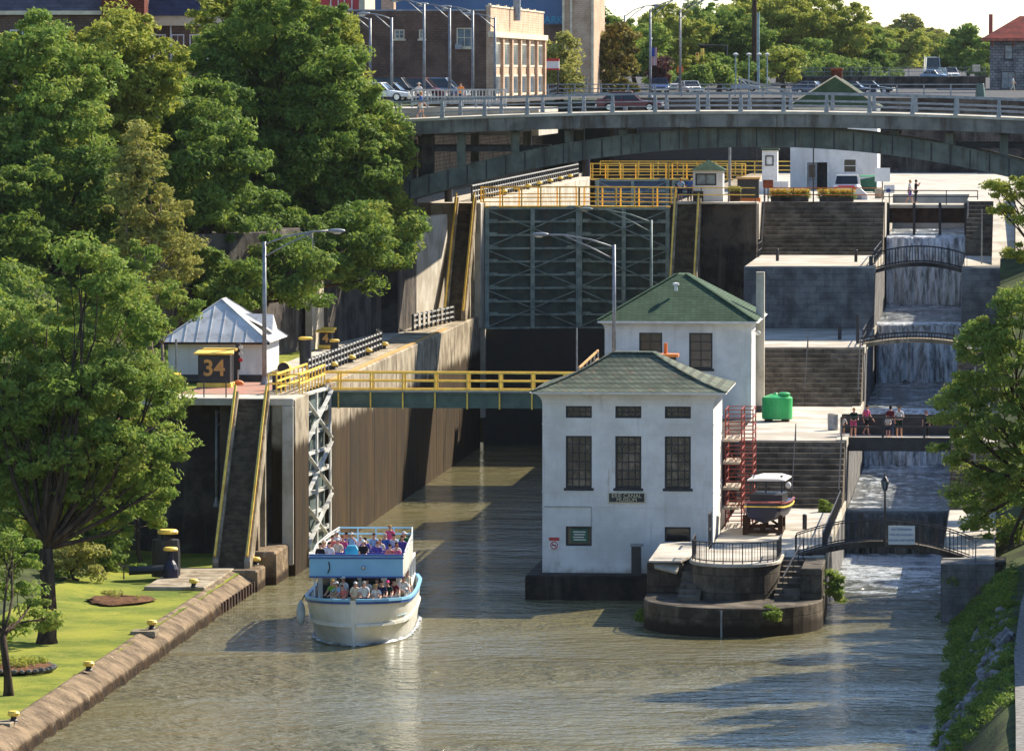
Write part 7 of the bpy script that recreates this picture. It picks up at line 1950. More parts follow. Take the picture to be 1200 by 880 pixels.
for kind, c, x, Y, rz, lab in [('suv', 'red', 653, 605, 10, 'red estate car beside the tan pilastered building'), ('sedan', 'silver', 690, 640, 85, 'silver car half behind the far railing, left'), ('sedan', 'white', 713, 600, 15, 'white car under the dark street tree'),
                               ('pickup', 'blue', 772, 612, 8, 'blue pickup facing the viewer on the far street'), ('van', 'white', 789, 700, 8, 'white van high on the far street behind the blue pickup'), ('sedan', 'white', 809, 600, 20, 'white sedan turning right of the blue pickup'),
                               ('pickup', 'white', 826, 760, 5, 'white pickup between the two small conifers'), ('sedan', 'greyblue', 955, 590, 75, 'grey blue sedan left of the green gable'), ('sedan', 'navy', 1003, 585, 80, 'navy car just right of the green gable'),
                               ('sedan', 'black', 1022, 600, 82, 'black car right of the navy car'), ('suv', 'silver', 1009, 800, 90, 'silver estate car before the far wire fence'), ('rv', 'white', 1092, 900, 5, 'big white camper far down the street at right'),
                               ('sedan', 'lightblue', 1097, 840, 60, 'pale blue car below the white camper'), ('van', 'white', 1112, 850, 20, 'white van right of the white camper'), ('sedan', 'silver', 868, 690, 88, 'silver car left of the four globe lamps'), ('sedan', 'tan', 702, 690, 70, 'tan car left under the dark street tree')]:
    p = at(x, 100, Y); car(kind, c, (p.x, Y, street_z(p.x, Y) + .02), rz, lab, group=G2)
p = at(993, 232, 436); pk = car('pickup', 'white', (p.x, 436, ZU + .02), 178, 'white pickup with a red band parked before the white lock house')
MB().box(p.x - .62, p.x + .62, 436 - 2.58, 436 - 2.53, ZU + .80, ZU + .93).build('tailgate_band', M['red'], None)
bpy.context.view_layer.update()
o = [x for x in COL.objects if x.name == 'tailgate_band'][0]; w_ = o.matrix_world.copy(); o.parent = pk; o.matrix_parent_inverse = Matrix.Identity(4)
o.rotation_euler.z = -R(178); o.location = Matrix.Rotation(-R(178), 3, 'Z') @ (Vector(w_.translation) - Vector(pk.location))

# ================================================================ upper level buildings and furniture
# glass kiosk
a, b = at(812, 235, 415.0), at(847, 235, 415.0); z0 = ZU + .125
t = thing('kiosk', ((a.x + b.x) / 2, 416, z0), 'small white glazed kiosk with green pyramid roof above the lock stairs', 'kiosk')
zt = at(830, 200, 415).z; zw0, zw1 = at(830, 217.5, 415).z, at(830, 203.5, 415).z
wa, wb = at(815, 210, 415).x, at(839.5, 210, 415).x
mb = walls_with_openings(MB(), a.x, b.x, 415, .1, z0, zt, [(wa, wb, zw0, zw1)])
mb.box(a.x, a.x + .1, 415.1, 417.1, z0, zw0).box(a.x, a.x + .1, 415.1, 417.1, zw1, zt).box(b.x - .1, b.x, 415.1, 417.1, z0, zt).box(a.x + .1, b.x - .1, 417.0, 417.1, z0, zw0).box(a.x + .1, b.x - .1, 417.0, 417.1, zw1, zt)
mb.build('wall', M['white_wall'], t)
window(t, wa, wb, zw0, zw1, 415.02, 2, 1, M['glass_pale'], M['black_frame'], sill=False)
cx = (a.x + b.x) / 2; e = .22; zr = at(830, 187.5, 416).z
MB().add([(a.x - e, 415 - e, zt), (b.x + e, 415 - e, zt), (b.x + e, 417.1 + e, zt), (a.x - e, 417.1 + e, zt), (cx, 416.05, zr)], [(0, 1, 4), (1, 2, 4), (2, 3, 4), (3, 0, 4), (3, 2, 1, 0)]).build('roof', M['roof_green'], t)
MB().box(a.x + .02, a.x + .75, 414.9, 414.998, z0, z0 + .75).build('panel_board', M['black'], t)
# gabled white lock house
a, b = at(926, 222, 464), at(1028, 222, 464)
t = thing('lock_house', ((a.x + b.x) / 2, 468, ZU), 'white gabled lock house under the bridge, its green gable rising above the railing', 'lock house')
gx = at(979, 92, 464).x; gz_ = at(979, 90, 464).z; ez = at(979, 126, 464).z
d0, d1 = at(944, 205, 464).x, at(971, 205, 464).x; dzt = at(955, 189, 464).z; w0_, w1_ = at(988, 195, 464).x, at(1004, 195, 464).x; wz0, wz1 = at(990, 203, 464).z, at(990, 186, 464).z
mb = walls_with_openings(MB(), a.x, b.x, 464, .25, ZU + .005, ez, [(d0, d1, ZU + .005, dzt), (w0_, w1_, wz0, wz1)])
mb.box(a.x, a.x + .25, 464.25, 474, ZU + .005, ez).box(b.x - .25, b.x, 464.25, 474, ZU + .005, ez).box(a.x + .25, b.x - .25, 473.8, 474, ZU + .005, ez)
mb.build('wall', M['white_wall'], t)
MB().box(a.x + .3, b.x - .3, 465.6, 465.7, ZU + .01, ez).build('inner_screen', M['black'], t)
w_ = window(t, w0_, w1_, wz0, wz1, 464.05, 1, 2, M['glass'], M['white'], name='window')
dr = MB().box(d0, d0 + .10, 463.95, 464.2, ZU + .01, dzt).box(d1 - .10, d1, 463.95, 464.2, ZU + .01, dzt).box(d0 + .1, d1 - .1, 463.95, 464.2, dzt - .1, dzt).build('door_frame', M['white'], t)
MB().box(d0 + .1, (d0 + d1) / 2, 464.0, 464.06, ZU + .02, dzt - .1).build('door', M['glass_pale'], t)
MB().box(d0 + .25, (d0 + d1) / 2 - .15, 463.97, 463.998, ZU + 1.0, dzt - .3).build('door_pane', M['glass'], dr)
MB().prism([(a.x - .3, 463.6, ez), (b.x + .3, 463.6, ez), (gx, 463.6, gz_)], (0, 10.8, 0)).build('roof', M['roof_green'], t)
mb = MB(); mb.bar((a.x - .35, 463.55, ez + .02), (gx, 463.55, gz_ + .05), .06, .10); mb.bar((b.x + .35, 463.55, ez + .02), (gx, 463.55, gz_ + .05), .06, .16); mb.build('bargeboard', M['cream'], t)
MB().box(gx - .42, gx + .42, 467, 467.8, gz_ - .5, at(979, 82, 467).z).build('chimney', M['brick_red'], t)
MB().box(gx - .5, gx + .5, 466.9, 467.9, at(979, 82, 467).z, at(979, 82, 467).z + .12).build('chimney_cap', M['brick_rust'], t)
# booth
a, b = at(893, 220, 452), at(911, 220, 452)
t = thing('ticket_booth', ((a.x + b.x) / 2, 453, ZU), 'narrow white ticket booth left of the gabled lock house', 'booth')
MB().box(a.x, b.x, 452, 453.6, ZU + .005, ZU + 3.3).build('wall', M['white'], t)
window(t, a.x + .25, b.x - .3, ZU + 2.1, ZU + 2.9, 451.97, 1, 1, M['glass_pale'], M['black_frame'], sill=False, inset=.02)
MB().box(a.x - .1, b.x + .1, 451.8, 453.8, ZU + 3.31, ZU + 3.45).build('roof', M['roof_green'], t)
o = MB().box(at(884, 225, 446).x, at(924, 225, 446).x, 446, 446.3, ZU, ZU + 1.0).build('low_wall', M['white_wall']); tag(o, 'low white wall in front of the ticket booth', 'wall')
# dark cabinet with orange base
a, b = at(864, 234, 419), at(889, 234, 419)
t = thing('control_cabinet', ((a.x + b.x) / 2, 419.6, ZU), 'dark cabinet with orange base and lid right of the kiosk', 'cabinet')
MB().box(a.x, b.x, 419, 420.2, ZU + .3, ZU + 1.65).build('body', M['black'], t); MB().box(a.x - .05, b.x + .1, 418.95, 420.25, ZU + .002, ZU + .3).build('base', M['orange'], t)
MB().box(a.x - .1, b.x + .1, 418.8, 420.3, ZU + 1.66, ZU + 1.8).build('lid', M['yellow_pale'], t)
def sign_on_post(label, x, Y, ybase, ytop, w, h, m, zb):
    p = at(x, ybase, Y); zt = at(x, ytop, Y).z
    t = thing('sign', (p.x, Y, zb), label, 'sign')
    MB().box(p.x - .04, p.x + .04, Y, Y + .08, zb, zt).build('post', M['iron'], t); MB().box(p.x - w / 2, p.x + w / 2, Y - .05, Y - .003, zt - h, zt).build('board', m, t); return t
sign_on_post('small brown sign on a post left of the planters', 900, 419.5, 236, 211, .75, .55, M['brick_rust'], ZU)
sign_on_post('white information board on a post before the lock house', 1034, 440, 235, 197, 1.15, 1.05, M['sign_white'], ZU)
tt_ = sign_on_post('white sign with a blue mark right of the highest steps', 1042, 430, 236, 217, .8, .6, M['sign_white'], ZU - .3)
MB().ell((at(1041, 223, 430).x, 429.94, at(1041, 223.5, 430).z), (.18, .01, .14), 10, 6).build('emblem', M['blue_sign'], tt_)
# green skip, white ridge board, grey bin
a, b = at(1008, 225, 452), at(1027, 225, 452)
t = thing('skip', ((a.x + b.x) / 2, 452.8, ZU), 'dark green rubbish skip beside the white pickup', 'skip')
MB().prism([(a.x, 452, ZU + .1), (b.x, 452, ZU + .1), (b.x, 452, ZU + 1.25), (a.x, 452, ZU + 1.05)], (0, 1.5, 0)).build('bin', M['sign_green'], t); MB().box(a.x - .03, b.x + .03, 451.95, 453.55, ZU + 1.26, ZU + 1.34).build('lid', M['green_tank'], t)
for s in (a.x + .2, b.x - .2): MB().tube([(s - .05, 452.3, ZU + .06), (s + .05, 452.3, ZU + .06)], .06, 8).build('castor', M['rubber'], t)
p = at(1005, 235, 428); t = thing('ridge_box', (p.x, 428, ZU), 'white ridged service box in front of the pickup', 'service box')
MB().prism([(p.x - .75, 427.6, ZU - .3), (p.x + .75, 427.6, ZU - .3), (p.x + .75, 427.6, ZU + .35), (p.x + .1, 427.6, ZU + .95), (p.x - .75, 427.6, ZU + .35)], (0, 1.0, 0)).build('body', M['white'], t); MB().box(p.x - .3, p.x + .3, 427.57, 427.598, ZU - .1, ZU + .3).build('hatch', M['galv'], t)
o = MB().lathe([(.3, 0), (.32, 1.0), (.3, 1.02), (.02, 1.05)], (at(1030, 230, 432).x, 432, ZU - .3), 12).build('litter_bin', M['concrete']); tag(o, 'brown round litter bin under the white board', 'litter bin')
fence('iron_railing', 'dark two bar railing across the head of the falls', 'railing', [(CX0 - .3, 429.5, 17.2), (CX1 + .8, 429.5, 17.2)], [1.05, .6], 2.2, .07, .07, M['iron'], M['iron'])
mb = MB().box(CX0 - .2, CX1 + .6, 429.0, 433.5, 17.0, 17.22); o = mb.build('walkway', M['concrete_pale']); tag(o, 'concrete walkway across the head of the falls', 'footbridge')
p = at(855, 236, 421); o = MB().tube([(p.x, 421, ZU), (p.x, 421, ZU + 8.0)], .10, 8).build('pole', M['galv']); tag(o, 'grey pole right behind the kiosk, running up behind the bridge', 'pole')
p = at(953, 240, 420.2); o = MB().tube([(p.x, 420.4, ZU), (p.x, 420.4, ZU + 5.5)], .05, 8).build('pole', M['iron']); tag(o, 'thin dark flagpole between the flower planters', 'pole')
for i in range(7):
    y = 440 + i * 11; copy_tree(b0, (-38.9, y, ZU + .03), label='yellow capped bollard %s on the upper left lockside' % ['nearest', 'second', 'third', 'fourth', 'fifth', 'sixth', 'farthest'][i])
cap_post('left black post with yellow cap at the far upper gate', (-39.6, 519, ZU), 1.6, .35); cap_post('second black post with yellow cap at the far upper gate', (-38.6, 521, ZU), 1.6, .35)

# ================================================================ buildings beyond the car park
def solve_Y(x, X, y=60):
    lo, hi = 380, 900
    for _ in range(50):
        m = (lo + hi) / 2
        if at(x, y, m).x < X: hi = m
        else: lo = m
    return lo
BYF = 456.0
X1 = at(575, 60, BYF).x; X0 = at(398, 60, BYF).x; BYB = solve_Y(637, X1)
if not (BYF + 10 < BYB < 620): BYB = BYF + 48
zt = at(500, 13.5, BYF).z
t = thing('commercial_building', ((X0 + X1) / 2, (BYF + BYB) / 2, ZS), 'flat roofed brown brick building with tan pilastered side above the car park', 'building')
def bx_(x): return at(x, 60, BYF).x
def bz_(y): return at(500, y, BYF).z
hs = [(bx_(462), bx_(474), bz_(46), bz_(35)), (bx_(491), bx_(498), bz_(46), bz_(35)), (bx_(535), bx_(553), bz_(56), bz_(33)), (bx_(410), bx_(419), bz_(54), bz_(41))]
mb = walls_with_openings(MB(), X0, X1 - .35, BYF, .3, ZS, zt, hs); mb.box(X0, X0 + .3, BYF + .3, BYB, ZS, zt).box(X0 + .3, X1 - .35, BYB - .3, BYB, ZS, zt).box(X0, X1 - .36, BYF + .31, BYB - .31, zt - 1.0, zt - .6)
mb.build('wall', M['brick_dark'], t)
for h in hs: window(t, *h, BYF + .05, 2, 2, M['glass_pale'], M['cream'])
MB().box(bx_(534), bx_(542), BYF - .5, BYF + .1, bz_(58), bz_(52)).build('air_conditioner', M['galv'], t)
sw = MB().box(X1 - .349, X1, BYF - .002, BYB, ZS, zt + .35).build('side_wall', M['brick_tan'], t)
n = 7; L = BYB - BYF
for k in range(n): MB().box(X1 + .002, X1 + .28, BYF + L * k / (n - 1) * .97, BYF + L * k / (n - 1) * .97 + 1.1, ZS, zt - 2.1).build('pilaster', M['brick_tan'], sw)
for k in range(n - 1):
    ya, yb = BYF + L * k / (n - 1) * .97 + 1.4, BYF + L * (k + 1) / (n - 1) * .97 - .35
    for za, zb in ((zt - 4.4, zt - 2.4), (ZS + .6, ZS + 2.3)):
        w_ = MB().box(X1 + .003, X1 + .05, ya, yb, za, zb).build('window', M['cream'], t); MB().box(X1 + .052, X1 + .07, ya + .3, yb - .3, za + .2, zb - .15).build('pane', M['glass_pale'], w_)
MB().box(X1 - .2, X1 + .4, BYF - .2, BYB + .1, zt - 2.05, zt - 1.6).build('cornice', M['cream'], t); MB().box(X1 - .4, X1 + .08, BYF - .05, BYB, zt + .352, zt + .48).build('coping', M['cream'], t)
MB().box(X0, X1 - .4, BYF - .06, BYF + .4, zt + .002, zt + .14).build('coping', M['galv'], t)
MB().box(bx_(437), bx_(452), BYF + 6, BYF + 7.5, zt - .6, zt + 2.4).build('chimney', M['brick_tan'], t)
MB().tube([(bx_(583), BYF + 18, zt - .6), (bx_(583), BYF + 18, zt + 1.6)], .3, 10).build('roof_vent', M['galv'], t)
mb = MB()
for k in range(7): mb.box(X1 - .3, X1 - .1, BYF + 1 + k * L / 7.2, BYF + 1.5 + k * L / 7.2, zt + .481, zt + .62)
mb.build('parapet_block', M['cream'], t)
# hall behind with blue cladding and tan tower
Y2 = 575; zt = at(500, -60, Y2).z
t = thing('hall', (at(540, 60, Y2).x, Y2 + 20, ZS), 'large blue clad hall with tan brick tower behind the flat roofed building', 'building')
MB().box(at(380, 60, Y2).x, at(659, 60, Y2).x, Y2, Y2 + 40, at(600, 29, Y2).z, zt).build('cladding', M['blue_clad'], t)
MB().box(at(380, 60, Y2).x + .1, at(659, 60, Y2).x - .1, Y2 + .1, Y2 + 39.9, ZS, at(600, 29, Y2).z - .003).build('wall', M['brick_dark'], t)
MB().box(at(659.5, 60, Y2).x, at(697, 60, Y2).x, Y2 - 1, Y2 + 14, ZS, zt + 1).build('tower', M['brick_tan'], t)
for x in (660, 669, 694): MB().box(at(x, 60, Y2).x, at(x + 2.6, 60, Y2).x, Y2 - 1.25, Y2 - 1.002, ZS, zt + .5).build('pilaster', M['cream'], t)
text_obj('ARK', 1.0, M['cyan'], t, (at(649, 24, Y2).x, Y2 - .1, at(649, 24, Y2).z), depth=.04)
# red and white house
Y2 = 505; a, b = at(366, 10, Y2), at(421, 10, Y2)
t = thing('red_house', ((a.x + b.x) / 2, Y2 + 4, ZS), 'red clapboard house with white windows behind the top of the trees', 'house')
MB().box(a.x, b.x, Y2, Y2 + 8, ZS, ZS + 10).build('wall', M['red'], t)
for xa, xb in ((387, 397), (403, 413)): window(t, at(xa, 5, Y2).x, at(xb, 5, Y2).x, at(390, 12, Y2).z, at(390, -12, Y2).z, Y2 - .02, 2, 3, M['glass_pale'], M['white'])
MB().box(b.x - .02, b.x + .5, Y2 - .1, Y2 + 8, ZS, ZS + 10).build('corner_board', M['cream'], t)
MB().prism([(a.x - .4, Y2 - .4, ZS + 10), (b.x + .6, Y2 - .4, ZS + 10), ((a.x + b.x) / 2, Y2 - .4, ZS + 13)], (0, 9, 0)).build('roof', M['slate'], t)
o = MB().box(at(394, 70, 446).x, at(414, 70, 446).x, 446, 447, ZS, at(400, 62, 446).z).build('white_shed', M['white_wall']); tag(o, 'small plain white block behind the yellow green crowns', 'shed')
MB().box(at(393, 70, 446).x, at(415, 70, 446).x, 445.8, 447.2, at(400, 62, 446).z + .002, at(400, 62, 446).z + .12).build('roof', M['galv'], o)
# slate roofed brick houses at the top left
def brick_house(label, xa, xb, Y2, ye, roofm, chim=None, cornice=False, rise=5.5):
    a, b = at(xa, 20, Y2), at(xb, 20, Y2); ze = at(100, ye, Y2).z
    t = thing('brick_house', ((a.x + b.x) / 2, Y2 + 5, ZS), label, 'house')
    MB().box(a.x, b.x, Y2, Y2 + 10, ZS - 2, ze).build('wall', M['brick_dark'], t)  # darker brick puts shade into the wall colour
    MB().prism([(a.x - .5, Y2 - .6, ze), (a.x - .5, Y2 + 5, ze + rise), (a.x - .5, Y2 + 10.6, ze)], (b.x - a.x + 1.0, 0, 0)).build('roof', M[roofm], t)
    if cornice:
        MB().box(a.x - .3, b.x + .3, Y2 - .4, Y2 - .003, ze - .75, ze - .003).build('cornice', M['cream'], t)
        p = at(200, 35, Y2 - .1); MB().tube([(p.x, Y2 - .1, ze - .75), (p.x, Y2 - .1, ze - 3.5)], .07, 6).build('downpipe', M['white'], t)
        sk = at(195, 10, Y2 + 1.5)
    else: MB().box(a.x - .3, b.x + .3, Y2 - .62, Y2 - .5, ze - .3, ze - .003).build('gutter', M['cream'], t)
    for k in range(4):
        x = a.x + (b.x - a.x) * (k + .5) / 4; window(t, x - .5, x + .5, ze - 3.2, ze - 1.4, Y2 - .05, 2, 2, M['glass'], M['white'])
    if chim:
        ca, cb = at(chim[0], 10, Y2 - 1.2), at(chim[1], 10, Y2 - 1.2); cc = MB().box(ca.x, cb.x, Y2 - 1.2, Y2 + .8, ZS - 1, ze + 5).build('chimney', M['brick_red'], t)
    return t
brick_house('brick house with grey slate roof and broad chimney at the top left', -60, 152, 428, 13, 'slate', (119, 169))
brick_house('brick house with blue slate roof and white cornice at the top left', 176, 262, 434, 19, 'slate_blue', None, True)
# stone house with red tiled roof
Y2 = 720.0; a = at(1160, 60, Y2); b = at(1262, 60, Y2); zg = street_z(0, Y2); ze = at(1170, 46, Y2).z
t = thing('stone_house', ((a.x + b.x) / 2, Y2 + 5, zg), 'grey stone house with red tiled hip roof at the top right edge', 'house')
d0, d1, dzt = at(1173, 90, Y2).x, at(1190, 90, Y2).x, at(1180, 84, Y2).z; w0_, w1_, wz0, wz1 = at(1177, 60, Y2).x, at(1187, 60, Y2).x, at(1180, 70, Y2).z, at(1180, 53, Y2).z
mb = walls_with_openings(MB(), a.x, b.x, Y2, .4, zg - .3, ze, [(d0, d1, zg - .3, dzt), (w0_, w1_, wz0, wz1)]); mb.box(a.x, a.x + .4, Y2 + .4, Y2 + 9, zg - .3, ze).box(b.x - .4, b.x, Y2 + .4, Y2 + 9, zg - .3, ze).box(a.x + .4, b.x - .4, Y2 + 8.6, Y2 + 9, zg - .3, ze)
mb.build('wall', M['stone_house'], t)
window(t, w0_, w1_, wz0, wz1, Y2 + .1, 1, 2, M['glass_pale'], M['black_frame']); window(t, d0, d1, zg, dzt, Y2 + .1, 2, 1, M['glass_pale'], M['black_frame'], sill=False, name='shop_window')
ea, eb = a.x - 1.1, b.x + 1.1; zr = at(1190, 19, Y2 + 3).z
MB().add([(ea, Y2 - 1.1, ze), (eb, Y2 - 1.1, ze), (eb, Y2 + 10.1, ze), (ea, Y2 + 10.1, ze), (at(1195, 20, Y2 + 4.5).x, Y2 + 4.5, zr), (b.x - 3, Y2 + 4.5, zr)], [(0, 1, 5, 4), (1, 2, 5), (2, 3, 4, 5), (3, 0, 4), (3, 2, 1, 0)]).build('roof', M['red_tile'], t)
MB().box(ea, eb, Y2 - 1.12, Y2 - 1.102, ze - .25, ze + .12).build('gutter', M['copper'], t)
c1 = at(1161, 30, Y2 + 7); MB().box(c1.x - .25, c1.x + .25, Y2 + 7, Y2 + 7.6, ze, at(1161, 17, Y2 + 7).z).build('chimney', M['copper'], t)
mb = MB()
for k in range(4): mb.bar((a.x + .3 + k * 2.6, Y2 - .9, ze - .05), (a.x + .3 + k * 2.6, Y2 - .02, ze - .9), .14)
mb.build('eave_bracket', M['copper'], t)
f_ = at(1187, 106, 705); person('walk', feet=(f_.x, 705, street_z(0, 705)), floor=street_z(0, 705) + .02, shirt='white', legs=('trousers', 'cream'), top=('hair', 'darkhair'), label='person in white outside the grey stone house', rz=80)
# people at the car park
for x, Y, sh, top, lab in ((491, 411.4, 'white', ('hat', 'cream'), 'person in white with pale hat behind the balustrade'), (540, 413.5, 'orange', ('hair', 'brownhair'), 'person in orange behind the balustrade by the lamp posts')):
    p = at(x, 120, Y); person('stand', feet=(p.x, Y, ZS), floor=ZS, shirt=sh, legs=('trousers', 'navy'), top=top, label=lab)
# balustrade and pale pavement at the bridge end
struct(MB().box(-60, -33.0, 400.6, 417.6, 22.6, ZS + .004).build('pavement', M['sidewalk'], origin=(-45, 410, ZS)))
pts = [at(x, 120, 409.5) for x in (483, 500, 520, 540, 556, 572, 592)]
pts = [(p.x, 409.5 + 1.2 * math.sin(i * .5), ZS) for i, p in enumerate(pts)]
fence('balustrade', 'curved pale balustrade at the edge of the car park', 'balustrade', pts, [1.25, .75, .3], 1.1, .14, .12, M['rail_grey'], M['rail_grey'], infill=(.28, .07))
# street lamps
GL_ = 'lamp posts along the car park'
for x, Y, yt, lab in ((434, 452, 22, 'car park lamp post farthest left, half behind the yellow green trees'), (459, 424, 21, 'car park lamp post by the black sedan'), (497, 430, 5, 'tallest car park lamp post by the person in the pale hat'), (527, 436, 10, 'car park lamp post at the pale blue van'), (554, 442, 13, 'car park lamp post with a small blue notice'), (580, 447, 21, 'car park lamp post beside the tan pilastered corner')):
    p = at(x, 110, Y); p.z = ZS; lamp_post(lab, p, at(x, yt, Y).z - ZS, (-1.7, 0, 0), r=.12, rise=.45, group=GL_)
G3 = 'gooseneck street lamps on the far street'
for x, Y, yt, ax, lab in ((698, 600, -12, -2.5, 'tall plain street pole right of the tan tower'), (762, 560, 12, 3.0, 'gooseneck street lamp in front of the flag'), (797, 590, 12, 3.2, 'gooseneck street lamp left of the dark trees'), (732, 640, 18, 3.0, 'gooseneck street lamp behind the dark street tree'), (672, 590, 20, 2.5, 'brown traffic pole with a cross arm before the tan tower')):
    p = at(x, 105, Y); p.z = street_z(0, Y); lamp_post(lab, p, at(x, yt, Y).z - p.z, (ax, 0, 0), r=.13, rise=1.2, group=G3, m=M['galv'])
p = at(884, 85, 720); o = MB().tube([(p.x, 720, street_z(0, 720)), (p.x, 720, at(884, -8, 720).z)], [.35, .28], 8).build('utility_pole', M['timber']); tag(o, 'thick dark brown utility pole before the green hill', 'pole')
p = at(888.5, 85, 715); o = MB().tube([(p.x, 715, street_z(0, 715)), (p.x, 715, at(888, 15, 715).z)], .16, 8).build('pole', M['gate_frame']); tag(o, 'slim green grey pole right beside the utility pole', 'pole')
for x, Y, lab in ((862, 640, 'globe lamp first from the left before the dark trees'), (877.5, 640, 'globe lamp second from the left, by the utility pole'), (889.5, 650, 'globe lamp third from the left, right of the utility pole'), (899, 640, 'globe lamp fourth from the left, by the yellow tree')):
    p = at(x, 95, Y); p.z = street_z(0, Y); t = thing('globe_lamp', p, lab, 'street lamp', 'globe lamps on the far street')
    zt = at(x, 66, Y).z; MB().tube([p, (p.x, Y, zt)], .07, 8).build('pole', M['gate_frame'], t); MB().lathe([(.05, 0), (.28, .12), (.30, .25), (.02, .36)], (p.x, Y, zt), 12).build('globe', M['lens'], t)
# flag, signs and traffic light
p = at(763, 100, 640); t = thing('flagpole', (p.x, 640, street_z(0, 640)), 'white flagpole with hanging striped flag on the far street', 'flagpole')
zt = at(765, 47, 640).z; MB().tube([(p.x, 640, street_z(0, 640)), (p.x, 640, zt)], .06, 8).build('pole', M['white'], t); MB().ell((p.x, 640, zt + .1), (.15, .15, .15), 8, 5).build('finial', M['white'], t)
fl = MB()
z1 = at(765, 56, 640).z; z0 = at(765, 77, 640).z; W2 = .62
for k in range(7):
    xa, xb = p.x + .06 + W2 * k / 7, p.x + .06 + W2 * (k + 1) / 7
    fl.add([(xa, 640 + .04 * math.sin(k * 2), z0), (xb, 640 + .04 * math.sin(k * 2 + 2), z0), (xb, 640 + .04 * math.sin(k * 2 + 2), z1), (xa, 640 + .04 * math.sin(k * 2), z1)], [(0, 1, 2, 3)], k % 2)
fo = fl.build('flag', [M['red'], M['sign_white']], t, fix=False); MB().box(p.x + .05, p.x + .40, 639.9, 639.94, (z0 + z1) / 2, z1).build('canton', M['blue_sign'], fo)
t = thing('traffic_light', (at(823, 60, 700).x, 700, street_z(0, 700)), 'yellow traffic lights hanging on a mast before the dark trees', 'traffic light')
x_ = at(823, 60, 700).x; MB().tube([(x_ + 3, 700, street_z(0, 700)), (x_ + 3, 700, at(823, 54, 700).z), (x_ - .5, 700, at(823, 53, 700).z)], .10, 8).build('mast', M['iron'], t)
for dx_, yy in ((0, 57), (-.6, 62)): MB().box(x_ + dx_ - .2, x_ + dx_ + .2, 699.7, 700.1, at(823, yy + 9, 700).z, at(823, yy, 700).z).build('signal_head', M['yellow'], t)
MB().ell((x_ - .6, 699.68, at(823, 64, 700).z), (.14, .05, .14), 8, 5).build('signal_lamp', M['red'], t)
t = thing('sign', (at(646, 80, 520).x, 520, ZS), 'white sign with red bands beside the tan pilastered building', 'sign')
xa, xb = at(637.5, 80, 520).x, at(655, 80, 520).x; MB().box(xa, xb, 520, 520.4, at(645, 82, 520).z, at(645, 69, 520).z).build('board', M['sign_white'], t)
for y0_, y1_ in ((69, 72), (80.5, 82.5)): MB().box(xa - .01, xb + .01, 519.95, 520.45, at(645, y1_, 520).z, at(645, y0_, 520).z).build('band', M['red'], t)
MB().tube([(xb - .1, 520.2, ZS), (xb - .1, 520.2, at(645, 82, 520).z)], .08, 8).build('post', M['iron'], t)
t = sign_on_post('plain brown board on posts before the far trees', 684, 600, 104, 81, 1.4, 1.0, M['plank'], street_z(0, 600))
t = sign_on_post('yellow diamond road sign right of the gooseneck lamp', 797, 610, 104, 78, .7, .7, M['orange'], street_z(0, 610))
t = sign_on_post('pale blank road board left of the stone house', 1144, 740, 104, 76, 1.0, .95, M['cream'], street_z(0, 740))
t = sign_on_post('grey road sign above the far wire fence', 1023, 800, 104, 67, 1.0, 1.0, M['galv'], street_z(0, 800))
# far railings
xa, xb = at(642, 105, 549).x, at(1146, 105, 549).x
fence('street_railing', 'grey steel railing along the far street beyond the upper lock', 'railing', [(xa, 549, ZS + .2), (xb, 549, ZS + .2)], [1.15, .75, .35], 2.6, .12, .09, M['galv'], M['galv'])
p = at(1149, 105, 549); o = MB().lathe([(.5, 0), (.45, .5), (.35, 1.2), (.3, 1.3)], (p.x, 549, ZS + .15), 8).build('rail_end', M['girder']); tag(o, 'green cast end post of the far street railing', 'post')
xa, xb = at(930, 95, 735).x, at(1155, 95, 735).x
o = MB().box(xa, xb, 735, 735.5, street_z(0, 735), at(1000, 90, 735).z).build('parapet_wall', M['concrete_dark']); tag(o, 'long dark parapet wall across the far street', 'wall')
fence('wire_fence', 'tall pale wire fence on the far parapet wall', 'fence', [(xa, 735.2, at(1000, 90, 735).z), (xb, 735.2, at(1000, 90, 735).z)], [1.15, .6, .05], 2.5, .08, .05, M['galv'], M['galv'], infill=(.3, .03))
for (x0_, x1_, Y, yb, yt), lab in (((640, 790, 560, 0, 0), 'pale sloped stair rail left on the far street'), ((910, 960, 556, 0, 0), 'pale sloped stair rail left of the green gable')):
    a, b = at(x0_, 100, Y), at(x1_, 100, Y)
    if lab.startswith('pale sloped stair rail left on'): a, b = at(640, 107, Y), at(690, 92, Y)
    else: a, b = at(865, 92, Y), at(925, 108, Y)
    o = MB().bar(a, b, .14, .2).bar(a - V(0, 0, .45), b - V(0, 0, .45), .1, .12).build('stair_rail', M['sidewalk'])
    for u in (.05, .5, .95):
        q = a.lerp(b, u); MB().box(q.x - .05, q.x + .05, Y - .05, Y + .05, ZS + .15, q.z - .05).build('post', M['sidewalk'], o)
    tag(o, lab, 'railing')
